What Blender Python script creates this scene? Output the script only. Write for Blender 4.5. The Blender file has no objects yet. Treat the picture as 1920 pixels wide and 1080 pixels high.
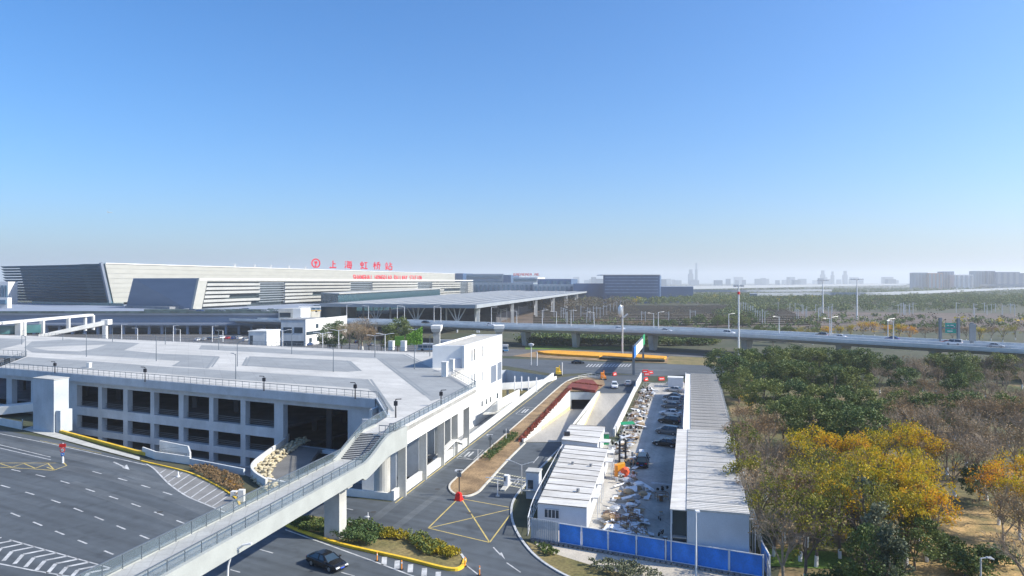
import bpy, bmesh, math, random
from mathutils import Vector as V, Matrix
from mathutils.geometry import tessellate_polygon
R = math.radians
random.seed(7)
SC = bpy.context.scene
COL = SC.collection
# ---------------------------------------------------------------- camera, sky, sun, exposure
F, H, HY = 1300.0, 30.0, 528.0
cd = bpy.data.cameras.new('camera'); cam = bpy.data.objects.new('camera', cd); COL.objects.link(cam)
cam.location = (0, 0, H); cam.rotation_euler = (R(90), 0, 0)
cd.lens = 36*F/1920; cd.sensor_width = 36; cd.shift_y = -(540-HY)/1920
cd.clip_start = 0.5; cd.clip_end = 60000
SC.camera = cam
SUN_EL, SUN_AZ = 36.0, 96.8            # azimuth clockwise from +Y
w = bpy.data.worlds.new('World'); SC.world = w; w.use_nodes = True
nt = w.node_tree; bg = nt.nodes['Background']
sky = nt.nodes.new('ShaderNodeTexSky'); sky.sky_type = 'NISHITA'; sky.sun_disc = False
sky.sun_elevation = R(SUN_EL); sky.sun_rotation = R(SUN_AZ)
sky.air_density = 1.0; sky.dust_density = 2.0; sky.ozone_density = 8.0; sky.altitude = 30
hs = nt.nodes.new('ShaderNodeHueSaturation'); hs.inputs['Saturation'].default_value = 1.16; nt.links.new(sky.outputs[0], hs.inputs['Color']); nt.links.new(hs.outputs[0], bg.inputs[0]); bg.inputs[1].default_value = 0.15
sl = bpy.data.lights.new('sun', 'SUN'); sl.energy = 5.0; sl.angle = R(0.53); sl.color = (1.0, 0.93, 0.80)
sun = bpy.data.objects.new('sun', sl); COL.objects.link(sun)
sd = V((math.sin(R(SUN_AZ))*math.cos(R(SUN_EL)), math.cos(R(SUN_AZ))*math.cos(R(SUN_EL)), math.sin(R(SUN_EL))))
sun.rotation_euler = sd.to_track_quat('Z', 'Y').to_euler(); sun.location = sd*200
SC.view_settings.view_transform = 'Standard'; SC.view_settings.look = 'None'
SC.view_settings.exposure = 0.52; SC.view_settings.gamma = 1.0
SC.cycles.volume_bounces = 1; SC.cycles.max_bounces = 6; SC.cycles.transparent_max_bounces = 12
# ---------------------------------------------------------------- helpers
def P(px, py, z=0.0):
    d = F*(H-z)/(py-HY); return V(((px-960)/F*d, d, z))
def D(px, d, z=0.0): return V(((px-960)/F*d, d, z))
def lerp(a, b, t): return a+(b-a)*t
MATS = {}
def mat(name, col, rough=.7, var=.12, scale=.5, metal=0., bump=0., col2=None, fine=0., spec=None, detail=4, stretch=None, grid=None, streak=None):
    if name in MATS: return MATS[name]
    m = bpy.data.materials.new(name); m.use_nodes = True; n = m.node_tree.nodes; L = m.node_tree.links
    b = n['Principled BSDF']; b.inputs['Roughness'].default_value = rough; b.inputs['Metallic'].default_value = metal
    if spec is not None: b.inputs['Specular IOR Level'].default_value = spec
    tc = n.new('ShaderNodeTexCoord'); src = tc.outputs['Object']
    if stretch:
        mp = n.new('ShaderNodeMapping'); mp.inputs['Scale'].default_value = stretch; L.new(src, mp.inputs[0]); src = mp.outputs[0]
    nz = n.new('ShaderNodeTexNoise'); nz.inputs['Scale'].default_value = scale; nz.inputs['Detail'].default_value = detail
    L.new(src, nz.inputs['Vector'])
    cr = n.new('ShaderNodeValToRGB'); L.new(nz.outputs['Fac'], cr.inputs[0])
    c2 = col2 or tuple(max(0, c*(1+var)) for c in col); c1 = col if col2 else tuple(c*(1-var) for c in col)
    cr.color_ramp.elements[0].position = .35; cr.color_ramp.elements[1].position = .65
    cr.color_ramp.elements[0].color = (*c1, 1); cr.color_ramp.elements[1].color = (*c2, 1)
    out = cr.outputs[0]
    if fine > 0:
        nf = n.new('ShaderNodeTexNoise'); nf.inputs['Scale'].default_value = scale*14; nf.inputs['Detail'].default_value = 3
        L.new(src, nf.inputs['Vector'])
        mr = n.new('ShaderNodeMapRange'); mr.inputs['From Min'].default_value = .3; mr.inputs['From Max'].default_value = .7
        mr.inputs['To Min'].default_value = 1-fine; mr.inputs['To Max'].default_value = 1+fine; L.new(nf.outputs['Fac'], mr.inputs[0])
        mx = n.new('ShaderNodeVectorMath'); mx.operation = 'SCALE'; L.new(out, mx.inputs[0]); L.new(mr.outputs[0], mx.inputs['Scale']); out = mx.outputs[0]
    def mul(fac_out, lo, hi, f0, f1):
        mr = n.new('ShaderNodeMapRange'); mr.inputs['From Min'].default_value = f0; mr.inputs['From Max'].default_value = f1
        mr.inputs['To Min'].default_value = lo; mr.inputs['To Max'].default_value = hi; L.new(fac_out, mr.inputs[0])
        mx = n.new('ShaderNodeVectorMath'); mx.operation = 'SCALE'; L.new(out, mx.inputs[0]); L.new(mr.outputs[0], mx.inputs['Scale']); return mx.outputs[0]
    if grid:                       # slab joints: (size, angle, depth of the joint tone, plane)
        mp2 = n.new('ShaderNodeMapping'); mp2.inputs['Rotation'].default_value = (R(90) if len(grid) > 3 else 0, 0, R(grid[1])); L.new(tc.outputs['Object'], mp2.inputs[0])
        bt_ = n.new('ShaderNodeTexBrick'); bt_.offset = 0; bt_.inputs['Scale'].default_value = 1; bt_.inputs['Brick Width'].default_value = grid[0]; bt_.inputs['Row Height'].default_value = grid[0]
        bt_.inputs['Mortar Size'].default_value = .05; bt_.inputs['Mortar Smooth'].default_value = .3; bt_.inputs['Color1'].default_value = (1,1,1,1); bt_.inputs['Color2'].default_value = (.93,.93,.93,1); bt_.inputs['Mortar'].default_value = (grid[2],)*3+(1,)
        L.new(mp2.outputs[0], bt_.inputs['Vector']); mm = n.new('ShaderNodeVectorMath'); mm.operation = 'MULTIPLY'; L.new(out, mm.inputs[0]); L.new(bt_.outputs['Color'], mm.inputs[1]); out = mm.outputs[0]
    if streak:                     # wheel tracks and run marks: (angle, scale across, strength)
        mp3 = n.new('ShaderNodeMapping'); mp3.vector_type = 'TEXTURE'; mp3.inputs['Rotation'].default_value = (0, 0, R(streak[0])); L.new(tc.outputs['Object'], mp3.inputs[0])
        mp4 = n.new('ShaderNodeMapping'); mp4.inputs['Scale'].default_value = (streak[1]*.03, streak[1], streak[1]*.3); L.new(mp3.outputs[0], mp4.inputs[0])
        ns = n.new('ShaderNodeTexNoise'); ns.inputs['Scale'].default_value = 1; ns.inputs['Detail'].default_value = 5; L.new(mp4.outputs[0], ns.inputs['Vector']); out = mul(ns.outputs['Fac'], 1-streak[2], 1+streak[2], .32, .68)
        nb = n.new('ShaderNodeTexNoise'); nb.inputs['Scale'].default_value = .35; nb.inputs['Detail'].default_value = 6; L.new(tc.outputs['Object'], nb.inputs['Vector']); out = mul(nb.outputs['Fac'], 1-streak[2]*.9, 1, .30, .42)
    L.new(out, b.inputs['Base Color'])
    if bump > 0:
        bp = n.new('ShaderNodeBump'); bp.inputs['Strength'].default_value = bump; L.new(nz.outputs['Fac'], bp.inputs['Height']); L.new(bp.outputs[0], b.inputs['Normal'])
    MATS[name] = m; return m
def leafmat(name, ramp, trans=.25):
    if name in MATS: return MATS[name]
    m = bpy.data.materials.new(name); m.use_nodes = True; n = m.node_tree.nodes; L = m.node_tree.links
    b = n['Principled BSDF']; b.inputs['Roughness'].default_value = .65
    b.inputs['Specular IOR Level'].default_value = .25
    g = n.new('ShaderNodeNewGeometry'); tc = n.new('ShaderNodeTexCoord'); oi = n.new('ShaderNodeObjectInfo')
    nz = n.new('ShaderNodeTexNoise'); nz.inputs['Scale'].default_value = .45; L.new(tc.outputs['Object'], nz.inputs['Vector'])
    a = n.new('ShaderNodeMath'); a.operation = 'MULTIPLY_ADD'; a.inputs[1].default_value = .45; L.new(g.outputs['Random Per Island'], a.inputs[0])
    a2 = n.new('ShaderNodeMath'); a2.operation = 'MULTIPLY_ADD'; a2.inputs[1].default_value = .9; a2.inputs[2].default_value = -.30; L.new(nz.outputs['Fac'], a2.inputs[0])
    a3 = n.new('ShaderNodeMath'); a3.operation = 'MULTIPLY_ADD'; a3.inputs[1].default_value = .55; L.new(oi.outputs['Random'], a3.inputs[0]); L.new(a2.outputs[0], a3.inputs[2])
    L.new(a3.outputs[0], a.inputs[2])
    cr = n.new('ShaderNodeValToRGB'); L.new(a.outputs[0], cr.inputs[0]); e = cr.color_ramp.elements
    while len(e) < len(ramp): e.new(.5)
    for i, c in enumerate(ramp): e[i].position = i/(len(ramp)-1); e[i].color = (*c, 1)
    L.new(cr.outputs[0], b.inputs['Base Color'])
    t = n.new('ShaderNodeBsdfTranslucent'); L.new(cr.outputs[0], t.inputs[0])
    mx = n.new('ShaderNodeMixShader'); mx.inputs[0].default_value = trans; L.new(b.outputs[0], mx.inputs[1]); L.new(t.outputs[0], mx.inputs[2])
    L.new(mx.outputs[0], n['Material Output'].inputs['Surface'])
    MATS[name] = m; return m
def glassmat(name, col, rough=.08, alpha=1.0):
    if name in MATS: return MATS[name]
    m = mat(name, col, rough, .15, .3, spec=.8)
    m.node_tree.nodes['Principled BSDF'].inputs['Alpha'].default_value = alpha
    return m
class MB:
    def __init__(s): s.v = []; s.f = []; s.mi = []; s.m = 0
    def quad(s, *p):
        i = len(s.v); s.v += [V(q) for q in p]; s.f.append(tuple(range(i, i+len(p)))); s.mi.append(s.m); return s
    def hexa(s, b, t):              # 4 bottom points, 4 top points (same winding)
        i = len(s.v); s.v += [V(q) for q in b]+[V(q) for q in t]
        for f in ((3,2,1,0),(4,5,6,7),(0,1,5,4),(1,2,6,5),(2,3,7,6),(3,0,4,7)): s.f.append(tuple(i+k for k in f)); s.mi.append(s.m)
        return s
    def box(s, x0, x1, y0, y1, z0, z1, M=None):
        b = [V((x0,y0,z0)),V((x1,y0,z0)),V((x1,y1,z0)),V((x0,y1,z0))]; t = [V((p.x,p.y,z1)) for p in b]
        if M is not None: b = [M@p for p in b]; t = [M@p for p in t]
        return s.hexa(b, t)
    def beam(s, p0, p1, w, h=None, up=V((0,0,1))):       # centred box along p0-p1
        p0, p1 = V(p0), V(p1); h = h or w; d = (p1-p0)
        if d.length < 1e-6: return s
        d.normalize(); sd_ = d.cross(up)
        if sd_.length < 1e-3: sd_ = V((1,0,0))
        sd_.normalize(); u = sd_.cross(d); a = sd_*(w/2); c = u*(h/2)
        return s.hexa([p0-a-c, p0+a-c, p1+a-c, p1-a-c], [p0-a+c, p0+a+c, p1+a+c, p1-a+c])
    def tube(s, p0, p1, r0, r1=None, n=8, cap=True):
        p0, p1 = V(p0), V(p1); r1 = r0 if r1 is None else r1; d = (p1-p0).normalized()
        a = d.orthogonal().normalized(); b = d.cross(a); i = len(s.v)
        for p, r in ((p0, r0), (p1, r1)):
            for k in range(n):
                t = 2*math.pi*k/n; s.v.append(p+a*(r*math.cos(t))+b*(r*math.sin(t)))
        for k in range(n):
            k2 = (k+1) % n; s.f.append((i+k, i+k2, i+n+k2, i+n+k)); s.mi.append(s.m)
        if cap:
            s.f.append(tuple(i+k for k in reversed(range(n)))); s.f.append(tuple(i+n+k for k in range(n))); s.mi += [s.m]*2
        return s
    def prism(s, pts, z0, z1, holes=(), bottom=True):
        loops = [[V((p[0], p[1], 0)) for p in pts]]+[[V((p[0], p[1], 0)) for p in h] for h in holes]
        tri = tessellate_polygon(loops); flat = [p for l in loops for p in l]
        def add(z, flip):
            i = len(s.v); s.v += [V((p.x, p.y, z)) for p in flat]
            for t in tri:
                a, b, c = (flat[k] for k in t); cw = (b-a).cross(c-a).z < 0
                t = tuple(reversed(t)) if cw != flip else tuple(t)
                s.f.append(tuple(i+k for k in t)); s.mi.append(s.m)
        add(z1, False)
        if z0 is None: return s
        if bottom: add(z0, True)
        for l in loops:
            n = len(l)
            for k in range(n):
                a, b = l[k], l[(k+1) % n]
                s.quad((a.x,a.y,z0), (b.x,b.y,z0), (b.x,b.y,z1), (a.x,a.y,z1))
        return s
    def sheet(s, pts, z, holes=()): return s.prism(pts, None, z, holes)
    def blob(s, c, r, n=1, seed=0, amp=.15):
        bm = bmesh.new(); bmesh.ops.create_icosphere(bm, subdivisions=n, radius=1); rr = random.Random(seed); i = len(s.v)
        for v in bm.verts: s.v.append(V(c)+V((v.co.x*r[0], v.co.y*r[1], v.co.z*r[2]))*(1+rr.uniform(-amp, amp)))
        for f in bm.faces: s.f.append(tuple(i+v.index for v in f.verts)); s.mi.append(s.m)
        bm.free(); return s
def setp(o, label=None, cat=None, group=None, kind=None):
    for k, x in (('label', label), ('category', cat), ('group', group), ('kind', kind)):
        if x: o[k] = x
    return o
ROOT = {}
def mesh_of(mb, name, mats, off=V((0,0,0)), smooth=False, fixn=False):
    me = bpy.data.meshes.new(name); me.from_pydata([tuple(p-off) for p in mb.v], [], mb.f)
    if not isinstance(mats, (list, tuple)): mats = [mats]
    for m in mats: me.materials.append(m)
    if len(mats) > 1: me.polygons.foreach_set('material_index', mb.mi)
    if fixn:
        bm = bmesh.new(); bm.from_mesh(me); bmesh.ops.recalc_face_normals(bm, faces=bm.faces); bm.to_mesh(me); bm.free()
    if smooth: me.polygons.foreach_set('use_smooth', [True]*len(me.polygons))
    me.update(); return me
def build(mb, name, mats, parent=None, label=None, cat=None, group=None, kind=None, smooth=False, fixn=True, local=False):
    if parent is not None: off = ROOT.get(parent.name, V((0,0,0)))
    elif local: off = V((0,0,0))
    elif kind in ('structure', 'stuff') and mb.v and len(mb.v) > 0: off = V((0,0,0))
    else:
        xs = [p.x for p in mb.v]; ys = [p.y for p in mb.v]; off = V(((min(xs)+max(xs))/2, (min(ys)+max(ys))/2, min(p.z for p in mb.v)))
    o = bpy.data.objects.new(name, mesh_of(mb, name, mats, off, smooth, fixn)); COL.objects.link(o)
    if parent is not None: o.parent = parent; ROOT[o.name] = off
    else: o.location = off; ROOT[o.name] = off
    return setp(o, label, cat, group, kind)
def thing(name, label, cat, loc=(0,0,0), group=None):
    o = bpy.data.objects.new(name, None); COL.objects.link(o); o.location = loc; o.empty_display_size = .3
    ROOT[o.name] = V(loc); return setp(o, label, cat, group)
def kids(o): return [c for c in ALLKIDS.get(o.name, [])] if o.name in ALLKIDS else list(o.children)
ALLKIDS = {}
def copy_tree(o, parent=None):
    c = o.copy(); COL.objects.link(c); c.parent = parent
    ch = [copy_tree(k, c) for k in kids(o)]; ALLKIDS[c.name] = ch
    return c
def freeze(o):
    ch = list(o.children); ALLKIDS[o.name] = ch
    for c in ch: freeze(c)
    return o
class Proto:                     # first placement uses the prototype itself
    def __init__(s, o): s.o = freeze(o); s.used = False
    def put(s, loc, rz=0, sc=1, label=None, group=None):
        o = copy_tree(s.o) if s.used else s.o; s.used = True
        o.location = loc; o.rotation_euler = (0, 0, rz); o.scale = (sc, sc, sc) if not hasattr(sc, '__len__') else sc
        return setp(o, label, None, group)
def put_cheap(p, *a, **k): return p.put(*a, **k)
ORD = 'first second third fourth fifth sixth seventh eighth ninth tenth eleventh twelfth thirteenth fourteenth fifteenth sixteenth seventeenth eighteenth nineteenth twentieth'.split()
TENS = {20: 'twenty', 30: 'thirty', 40: 'forty', 50: 'fifty', 60: 'sixty', 70: 'seventy', 80: 'eighty', 90: 'ninety'}
def nth(i):
    if i < 20: return ORD[i]
    n = i+1
    if n % 10 == 0: return TENS[n][:-1]+'ieth'
    return TENS[n//10*10]+'-'+ORD[n % 10-1]
def setmat(o, m, slot=0):
    o.material_slots[slot].link = 'OBJECT'; o.material_slots[slot].material = m
def wall_holes(mb, p0, p1, z0, z1, th, holes, inward=True):
    """wall along p0-p1 (outer face), thickness th to the left of the direction; holes (s0,s1,z0,z1) in metres"""
    p0, p1 = V((p0[0], p0[1], 0)), V((p1[0], p1[1], 0)); d = (p1-p0); Ls = d.length; d.normalize(); n = V((-d.y, d.x, 0))*th
    ss = sorted(set([0, Ls]+[min(max(x, 0), Ls) for h in holes for x in h[:2]])); zz = sorted(set([z0, z1]+[min(max(x, z0), z1) for h in holes for x in h[2:4]]))
    for i in range(len(ss)-1):
        run = None
        for j in range(len(zz)-1):
            sm, zm = (ss[i]+ss[i+1])/2, (zz[j]+zz[j+1])/2
            solid = not any(h[0] < sm < h[1] and h[2] < zm < h[3] for h in holes)
            if solid:
                a, b = p0+d*ss[i], p0+d*ss[i+1]
                if run: run[1] = zz[j+1]
                else: run = [zz[j], zz[j+1]]
            if (not solid or j == len(zz)-2) and run:
                a, b = p0+d*ss[i], p0+d*ss[i+1]; za, zb = run
                mb.hexa([(a.x,a.y,za),(b.x,b.y,za),(b.x+n.x,b.y+n.y,za),(a.x+n.x,a.y+n.y,za)], [(a.x,a.y,zb),(b.x,b.y,zb),(b.x+n.x,b.y+n.y,zb),(a.x+n.x,a.y+n.y,zb)]); run = None
    return d, n
def strip(mb, pts, wd, z=None):                 # flat painted line along world points
    for a, b in zip(pts[:-1], pts[1:]):
        a, b = V(a), V(b); d = (b-a); d.z = 0
        if d.length < 1e-4: continue
        d.normalize(); n = V((-d.y, d.x, 0))*(wd/2); za = a.z if z is None else z; zb = b.z if z is None else z
        mb.quad((a.x-n.x, a.y-n.y, za), (b.x-n.x, b.y-n.y, zb), (b.x+n.x, b.y+n.y, zb), (a.x+n.x, a.y+n.y, za))
def smooth_path(pts, n=6):
    out = []; pts = [V(p) for p in pts]; q = [pts[0]*2-pts[1]]+pts+[pts[-1]*2-pts[-2]]
    for i in range(1, len(q)-2):
        a, b, c, d = q[i-1:i+3]
        for k in range(n):
            t = k/n; out.append(.5*((2*b)+(c-a)*t+(2*a-5*b+4*c-d)*t*t+(-a+3*b-3*c+d)*t**3))
    out.append(pts[-1]); return out
def ribbon(mb, path, prof):                     # sweep closed profile [(lateral, z)] along a path
    n = len(prof); i0 = len(mb.v)
    for k, p in enumerate(path):
        a = path[max(0, k-1)]; b = path[min(len(path)-1, k+1)]; d = V((b.x-a.x, b.y-a.y, 0)).normalized(); s_ = V((d.y, -d.x, 0))
        for (l, z) in prof: mb.v.append(p+s_*l+V((0, 0, z)))
    for k in range(len(path)-1):
        for j in range(n):
            j2 = (j+1) % n; a = i0+k*n; mb.f.append((a+j, a+j2, a+n+j2, a+n+j)); mb.mi.append(mb.m)
    mb.f.append(tuple(i0+j for j in range(n))); mb.f.append(tuple(i0+(len(path)-1)*n+j for j in reversed(range(n)))); mb.mi += [mb.m]*2
    return mb
def px(points, z=0): return [P(a, b, z) for a, b in points]
# ---------------------------------------------------------------- materials
m_ground = mat('ground_earth', (.035,.05,.02), .95, scale=.03, col2=(.075,.07,.04), fine=.25)
m_asph = mat('asphalt', (.070,.083,.095), .85, .16, .05, fine=.10, streak=(-29,.8,.22))
m_asph2 = mat('asphalt_old', (.10,.10,.10), .88, .2, .12, fine=.12, streak=(0,.5,.15))
m_asphg = mat('asphalt_pale', (.20,.20,.195), .9, .12, .3, fine=.12)
m_conc = mat('concrete', (.44,.44,.41), .8, .10, .25, fine=.05, streak=(90,1.0,.10))
m_concd = mat('concrete_dark', (.24,.25,.26), .85, .14, .25, fine=.06)
m_yard = mat('yard_concrete', (.42,.40,.36), .88, .16, .15, fine=.12, grid=(5,-14.4,.72), streak=(75,.7,.16))
m_roof1 = mat('roof_paving_grey', (.27,.285,.29), .8, .09, .12, fine=.05, grid=(3.2,-25,.80), streak=(-24,.4,.06))
m_roof2 = mat('roof_paving_light', (.48,.475,.45), .8, .09, .1, fine=.05, grid=(3.2,-25,.84), streak=(-24,.4,.07))
m_roofd = mat('roof_paving_dark', (.22,.24,.25), .8, .06, .3)
m_white = mat('white_render', (.68,.68,.65), .7, .07, .2, fine=.03, streak=(0,.8,.07))
m_fac = mat('facade_grey', (.46,.50,.53), .75, .08, .2, fine=.04, streak=(90,.6,.08))
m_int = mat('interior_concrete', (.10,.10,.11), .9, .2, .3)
m_line = mat('line_paint', (.44,.45,.45), .7, .25, .8, fine=.2)
m_yel = mat('yellow_paint', (.50,.39,.12), .7, .2, .8, fine=.1)
m_yelb = mat('yellow_kerb_paint', (.75,.48,.03), .6, .15, .8)
m_kerb = mat('kerb_stone', (.52,.50,.44), .8, .12, .8)
m_soil = mat('tan_soil', (.17,.11,.055), .95, scale=.3, col2=(.32,.215,.11), fine=.35)
m_grass = mat('winter_grass', (.12,.11,.035), .95, scale=.2, col2=(.22,.17,.07), fine=.35)
m_leafl = mat('leaf_litter', (.055,.075,.02), .95, scale=.09, col2=(.20,.14,.07), fine=.45, bump=.3)
m_glass = glassmat('dark_glass', (.03,.05,.07))
m_glassb = glassmat('blue_glass', (.06,.13,.20), .15)
m_rail = mat('rail_steel', (.16,.19,.22), .45, .05, 1, metal=.5)
m_railg = glassmat('rail_glass', (.16,.22,.25), .1, .20)
m_black = mat('black_metal', (.02,.02,.025), .5, .1, 2)
m_pole = mat('galvanised_pole', (.55,.56,.57), .45, .05, 1, metal=.3)
m_wpole = mat('white_pole', (.72,.73,.74), .5, .05, 1)
m_red = mat('red_plastic', (.75,.02,.015), .45, .1, 1)
m_orange = mat('orange_plastic', (.85,.28,.02), .5, .1, 1)
m_blue = mat('blue_fence_sheet', (.02,.19,.62), .55, .22, .5, fine=.12, streak=(0,1.5,.12))
m_green = mat('green_sheet', (.02,.30,.12), .6, .12, 1)
# ---------------------------------------------------------------- THE GROUND with its pit and two ramps
far = 14000
pit = px([(112,810),(255,849),(350,869),(458,890),(500,908),(560,922),(650,929),(736,938),(1037,706)])+[V((-2,236,0)),V((-60,205,0)),V((-104,190,0)),V((-103,158,0))]
ramp1 = [V((2.2,129.6,0)),V((9.2,129.6,0)),V((22.9,188,0)),V((15.8,188,0))]
ramp2 = [V((12.9,146,0)),V((20.4,136,0)),V((33.2,186,0)),V((23.6,186,0))]
ramp2 = [V((10.2,134,0)),V((19.6,134,0)),V((32.6,186,0)),V((23.6,186,0))]
gm = MB().sheet([(-far,-60),(far,-60),(far,far),(-far,far)], 0, [pit, ramp1, ramp2])
build(gm, 'ground', m_ground, kind='structure')
# asphalt sheets
a = px([(-330,735),(-60,790),(0,806),(112,826),(190,847),(262,866),(352,886),(402,909),(447,940),(458,960),(500,975),(600,950),(640,945),(736,945)])
a += px([(1040,708),(1098,702),(1130,711),(1128,722)])+[V((23.2,188.6,0)),V((33,188.6,0))]+px([(1215,702),(1215,716)])
asph = px([(-330,735),(-60,790),(0,806),(112,826),(190,847),(262,866),(352,886),(402,909),(447,940),(458,962),(520,950),(600,934),(650,933),(736,942),(1040,709),(1085,704)])
asph += [V((13.6,190,0)), V((1.6,129.2,0)), V((9.0,129.2,0))]+px([(1052,838),(1000,893),(962,936),(958,972),(980,1014),(1030,1056),(1120,1100)])+[V((9,56,0)),V((-20,30,0)),V((-70,30,0)),V((-140,60,0))]
build(MB().sheet(asph, .02), 'road', m_asph, kind='structure')
# cross street beyond the ramps, sealed in three sheets
cs = px([(940,672),(1100,678),(1350,686),(1500,690),(1500,702),(1345,702),(1216,706),(1160,700),(1090,700),(1040,702),(960,688),(905,680)])
build(MB().sheet(cs, .05), 'cross_street', m_asph, kind='structure')
build(MB().sheet([V((23.4,186.3,0)),V((33.2,186.3,0)),V((40,212,0)),V((44,222,0)),V((24,222,0)),V((20,205,0))], .03), 'ramp_head_road', m_asph, kind='structure')
# broad old avenue under the viaduct
av = [P(500,668),P(700,668),P(900,668),P(1000,668),P(1270,676),P(1560,678),P(1560,664),P(1300,662),P(1000,655),P(700,650),P(500,650)]
build(MB().sheet(av, .06), 'avenue', m_asph2, kind='structure')
build(MB().sheet([V((-290,262,0)),V((-40,214,0)),V((-12,240,0)),V((-20,318,0)),V((-118,350,0)),V((-120,396,0)),V((-420,396,0))], .05), 'parking_lot', m_asph2, kind='structure')
# yard between the cabins
yd = [V((2.6,81.2,0)),V((25.6,71.5,0)),V((29,90,0)),V((54,190,0)),V((56,205,0)),V((41,205,0)),V((34.4,186,0)),V((19.9,130,0)),V((10,125,0)),V((9,113,0))]
build(MB().sheet(yd, .03), 'yard', m_yard, kind='structure')
# pale hatched apron beside the kerb
ap = px([(262,868),(275,870),(300,890),(318,908),(350,930),(385,945),(432,965),(452,955),(440,935),(402,911),(350,888)])
build(MB().sheet(ap, .03), 'apron', m_asphg, kind='structure')
build(MB().sheet(px([(40,806),(112,824),(190,845),(262,864),(262,858),(190,838),(112,814),(60,800)]), .12), 'pavement', m_conc, kind='structure')
# pit floor and retaining walls
build(MB().sheet([(p.x*1.0, p.y) for p in pit], -5.0), 'pit_floor', m_concd, kind='structure')
mb = MB()
for i in range(len(pit)):
    p, q = pit[i], pit[(i+1) % len(pit)]
    mb.quad((p.x,p.y,-5),(q.x,q.y,-5),(q.x,q.y,0),(p.x,p.y,0))
build(mb, 'pit_wall', m_fac, kind='structure', fixn=False)
# ramps
def ramp(name, r, near_z, far_z, wall_m, label):
    nl, nr, fr, fl = r
    build(MB().quad((nl.x,nl.y,near_z),(nr.x,nr.y,near_z),(fr.x,fr.y,far_z),(fl.x,fl.y,far_z)), name, mat('ramp_concrete', (.36,.34,.30), .85, .12, .12, fine=.08, stretch=(2,.25,1)), kind='structure')
    mb = MB(); lo = min(near_z, far_z)-.2
    mb.quad((nl.x,nl.y,lo),(fl.x,fl.y,lo),(fl.x,fl.y,0),(nl.x,nl.y,0)); mb.quad((nr.x,nr.y,lo),(fr.x,fr.y,lo),(fr.x,fr.y,0),(nr.x,nr.y,0))
    build(mb, name+'_wall', wall_m, kind='structure', fixn=False)
ramp('entry_ramp', ramp1, 0.02, -4.6, m_white, '')
ramp('exit_ramp', ramp2, -6.2, 0.02, m_white, '')
# portal wall at the end of the first ramp, tunnel beyond
g = thing('tunnel_portal', 'grey concrete tunnel mouth at the bottom of the sunken ramp', 'tunnel portal', (19, 188.2, -4.6))
mb = MB(); wall_holes(mb, (15.8,188), (22.9,188), -4.8, 0.0, .6, [(.3,6.8,-4.9,-2.0)]); build(mb, 'portal_wall', m_fac, g)
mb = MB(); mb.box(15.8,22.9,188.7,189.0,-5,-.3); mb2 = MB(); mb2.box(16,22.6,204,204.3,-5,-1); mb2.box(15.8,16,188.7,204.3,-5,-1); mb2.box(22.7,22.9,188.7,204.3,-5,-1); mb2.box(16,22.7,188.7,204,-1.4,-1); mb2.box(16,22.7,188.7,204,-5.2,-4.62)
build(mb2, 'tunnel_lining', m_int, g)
# parapets of the ramps (top 0.9 m over the ground) as low walls; the yellow band is painted on the sunken wall
m_yw = mat('yellow_wall_paint', (.72,.60,.30), .7, .12, .5)
def low_wall(pts, h, th, name, label, m, cat='wall', z0=0., cap=None, group=None):
    pts = [V(p) for p in pts]; mb = MB(); ribbon(mb, [V((p.x,p.y,p.z+z0)) for p in pts], [(-th/2,0),(th/2,0),(th/2,h),(-th/2,h)])
    if cap is None: return build(mb, name, m, label=label, cat=cat, group=group)
    t = thing(name, label, cat, (pts[0].x, pts[0].y, pts[0].z+z0), group); build(mb, 'wall', m, t)
    mb = MB(); ribbon(mb, [V((p.x,p.y,p.z+z0)) for p in pts], [(-th/2-.05,h+.002),(th/2+.05,h+.002),(th/2+.05,h+.10),(-th/2-.05,h+.10)]); build(mb, 'coping', cap, t)
    return t
t = thing('ramp_side_wall', 'white left wall of the sunken ramp with a yellow painted foot', 'wall', (2.0,129.6,0))
ribbon(mb := MB(), [V((2.05,129.6,0)),V((15.6,188,0))], [(-.2,0),(.15,0),(.15,.55),(-.2,.55)]); build(mb, 'parapet', m_white, t)
mb = MB(); mb.quad((2.21,129.7,.02),(15.81,187.9,-4.58),(15.81,187.9,-3.7),(2.21,129.7,.54)); build(mb, 'yellow_band', m_yw, t, fixn=False)
t = thing('ramp_divider', 'thick white dividing wall between the two sunken ramps with a yellow foot', 'wall', (16,160,0))
mb = MB(); nl, fl = ramp1[1], ramp1[2]; nr2, fr2 = ramp2[0], ramp2[3]
mb.hexa([(9.2,129.6,-.3),(10.2,134,-.3),(23.6,186,-.3),(22.9,186,-.3)], [(9.2,129.6,.6),(10.2,134,.6),(23.6,186,.6),(22.9,186,.6)])
build(mb, 'parapet', m_white, t)
mb = MB(); mb.quad((10.23,134,-6.18),(23.63,186,.02),(23.63,186,.5),(10.23,134,-5.4)); build(mb, 'yellow_band', m_yw, t, fixn=False)
t = low_wall([(19.7,134,0),(32.8,186,0),(35,195,0),(38.4,208,0)], 1.5, .4, 'ramp_outer_wall', 'long white wall between the sunken ramp and the scrap strewn yard', m_white)
low_wall([(33.7,188.6,0),(39,209,0)], 2.6, .12, 'white_hoarding', 'short tall white hoarding at the head of the ramp by the yard gate', m_wpole, 'hoarding')
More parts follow.
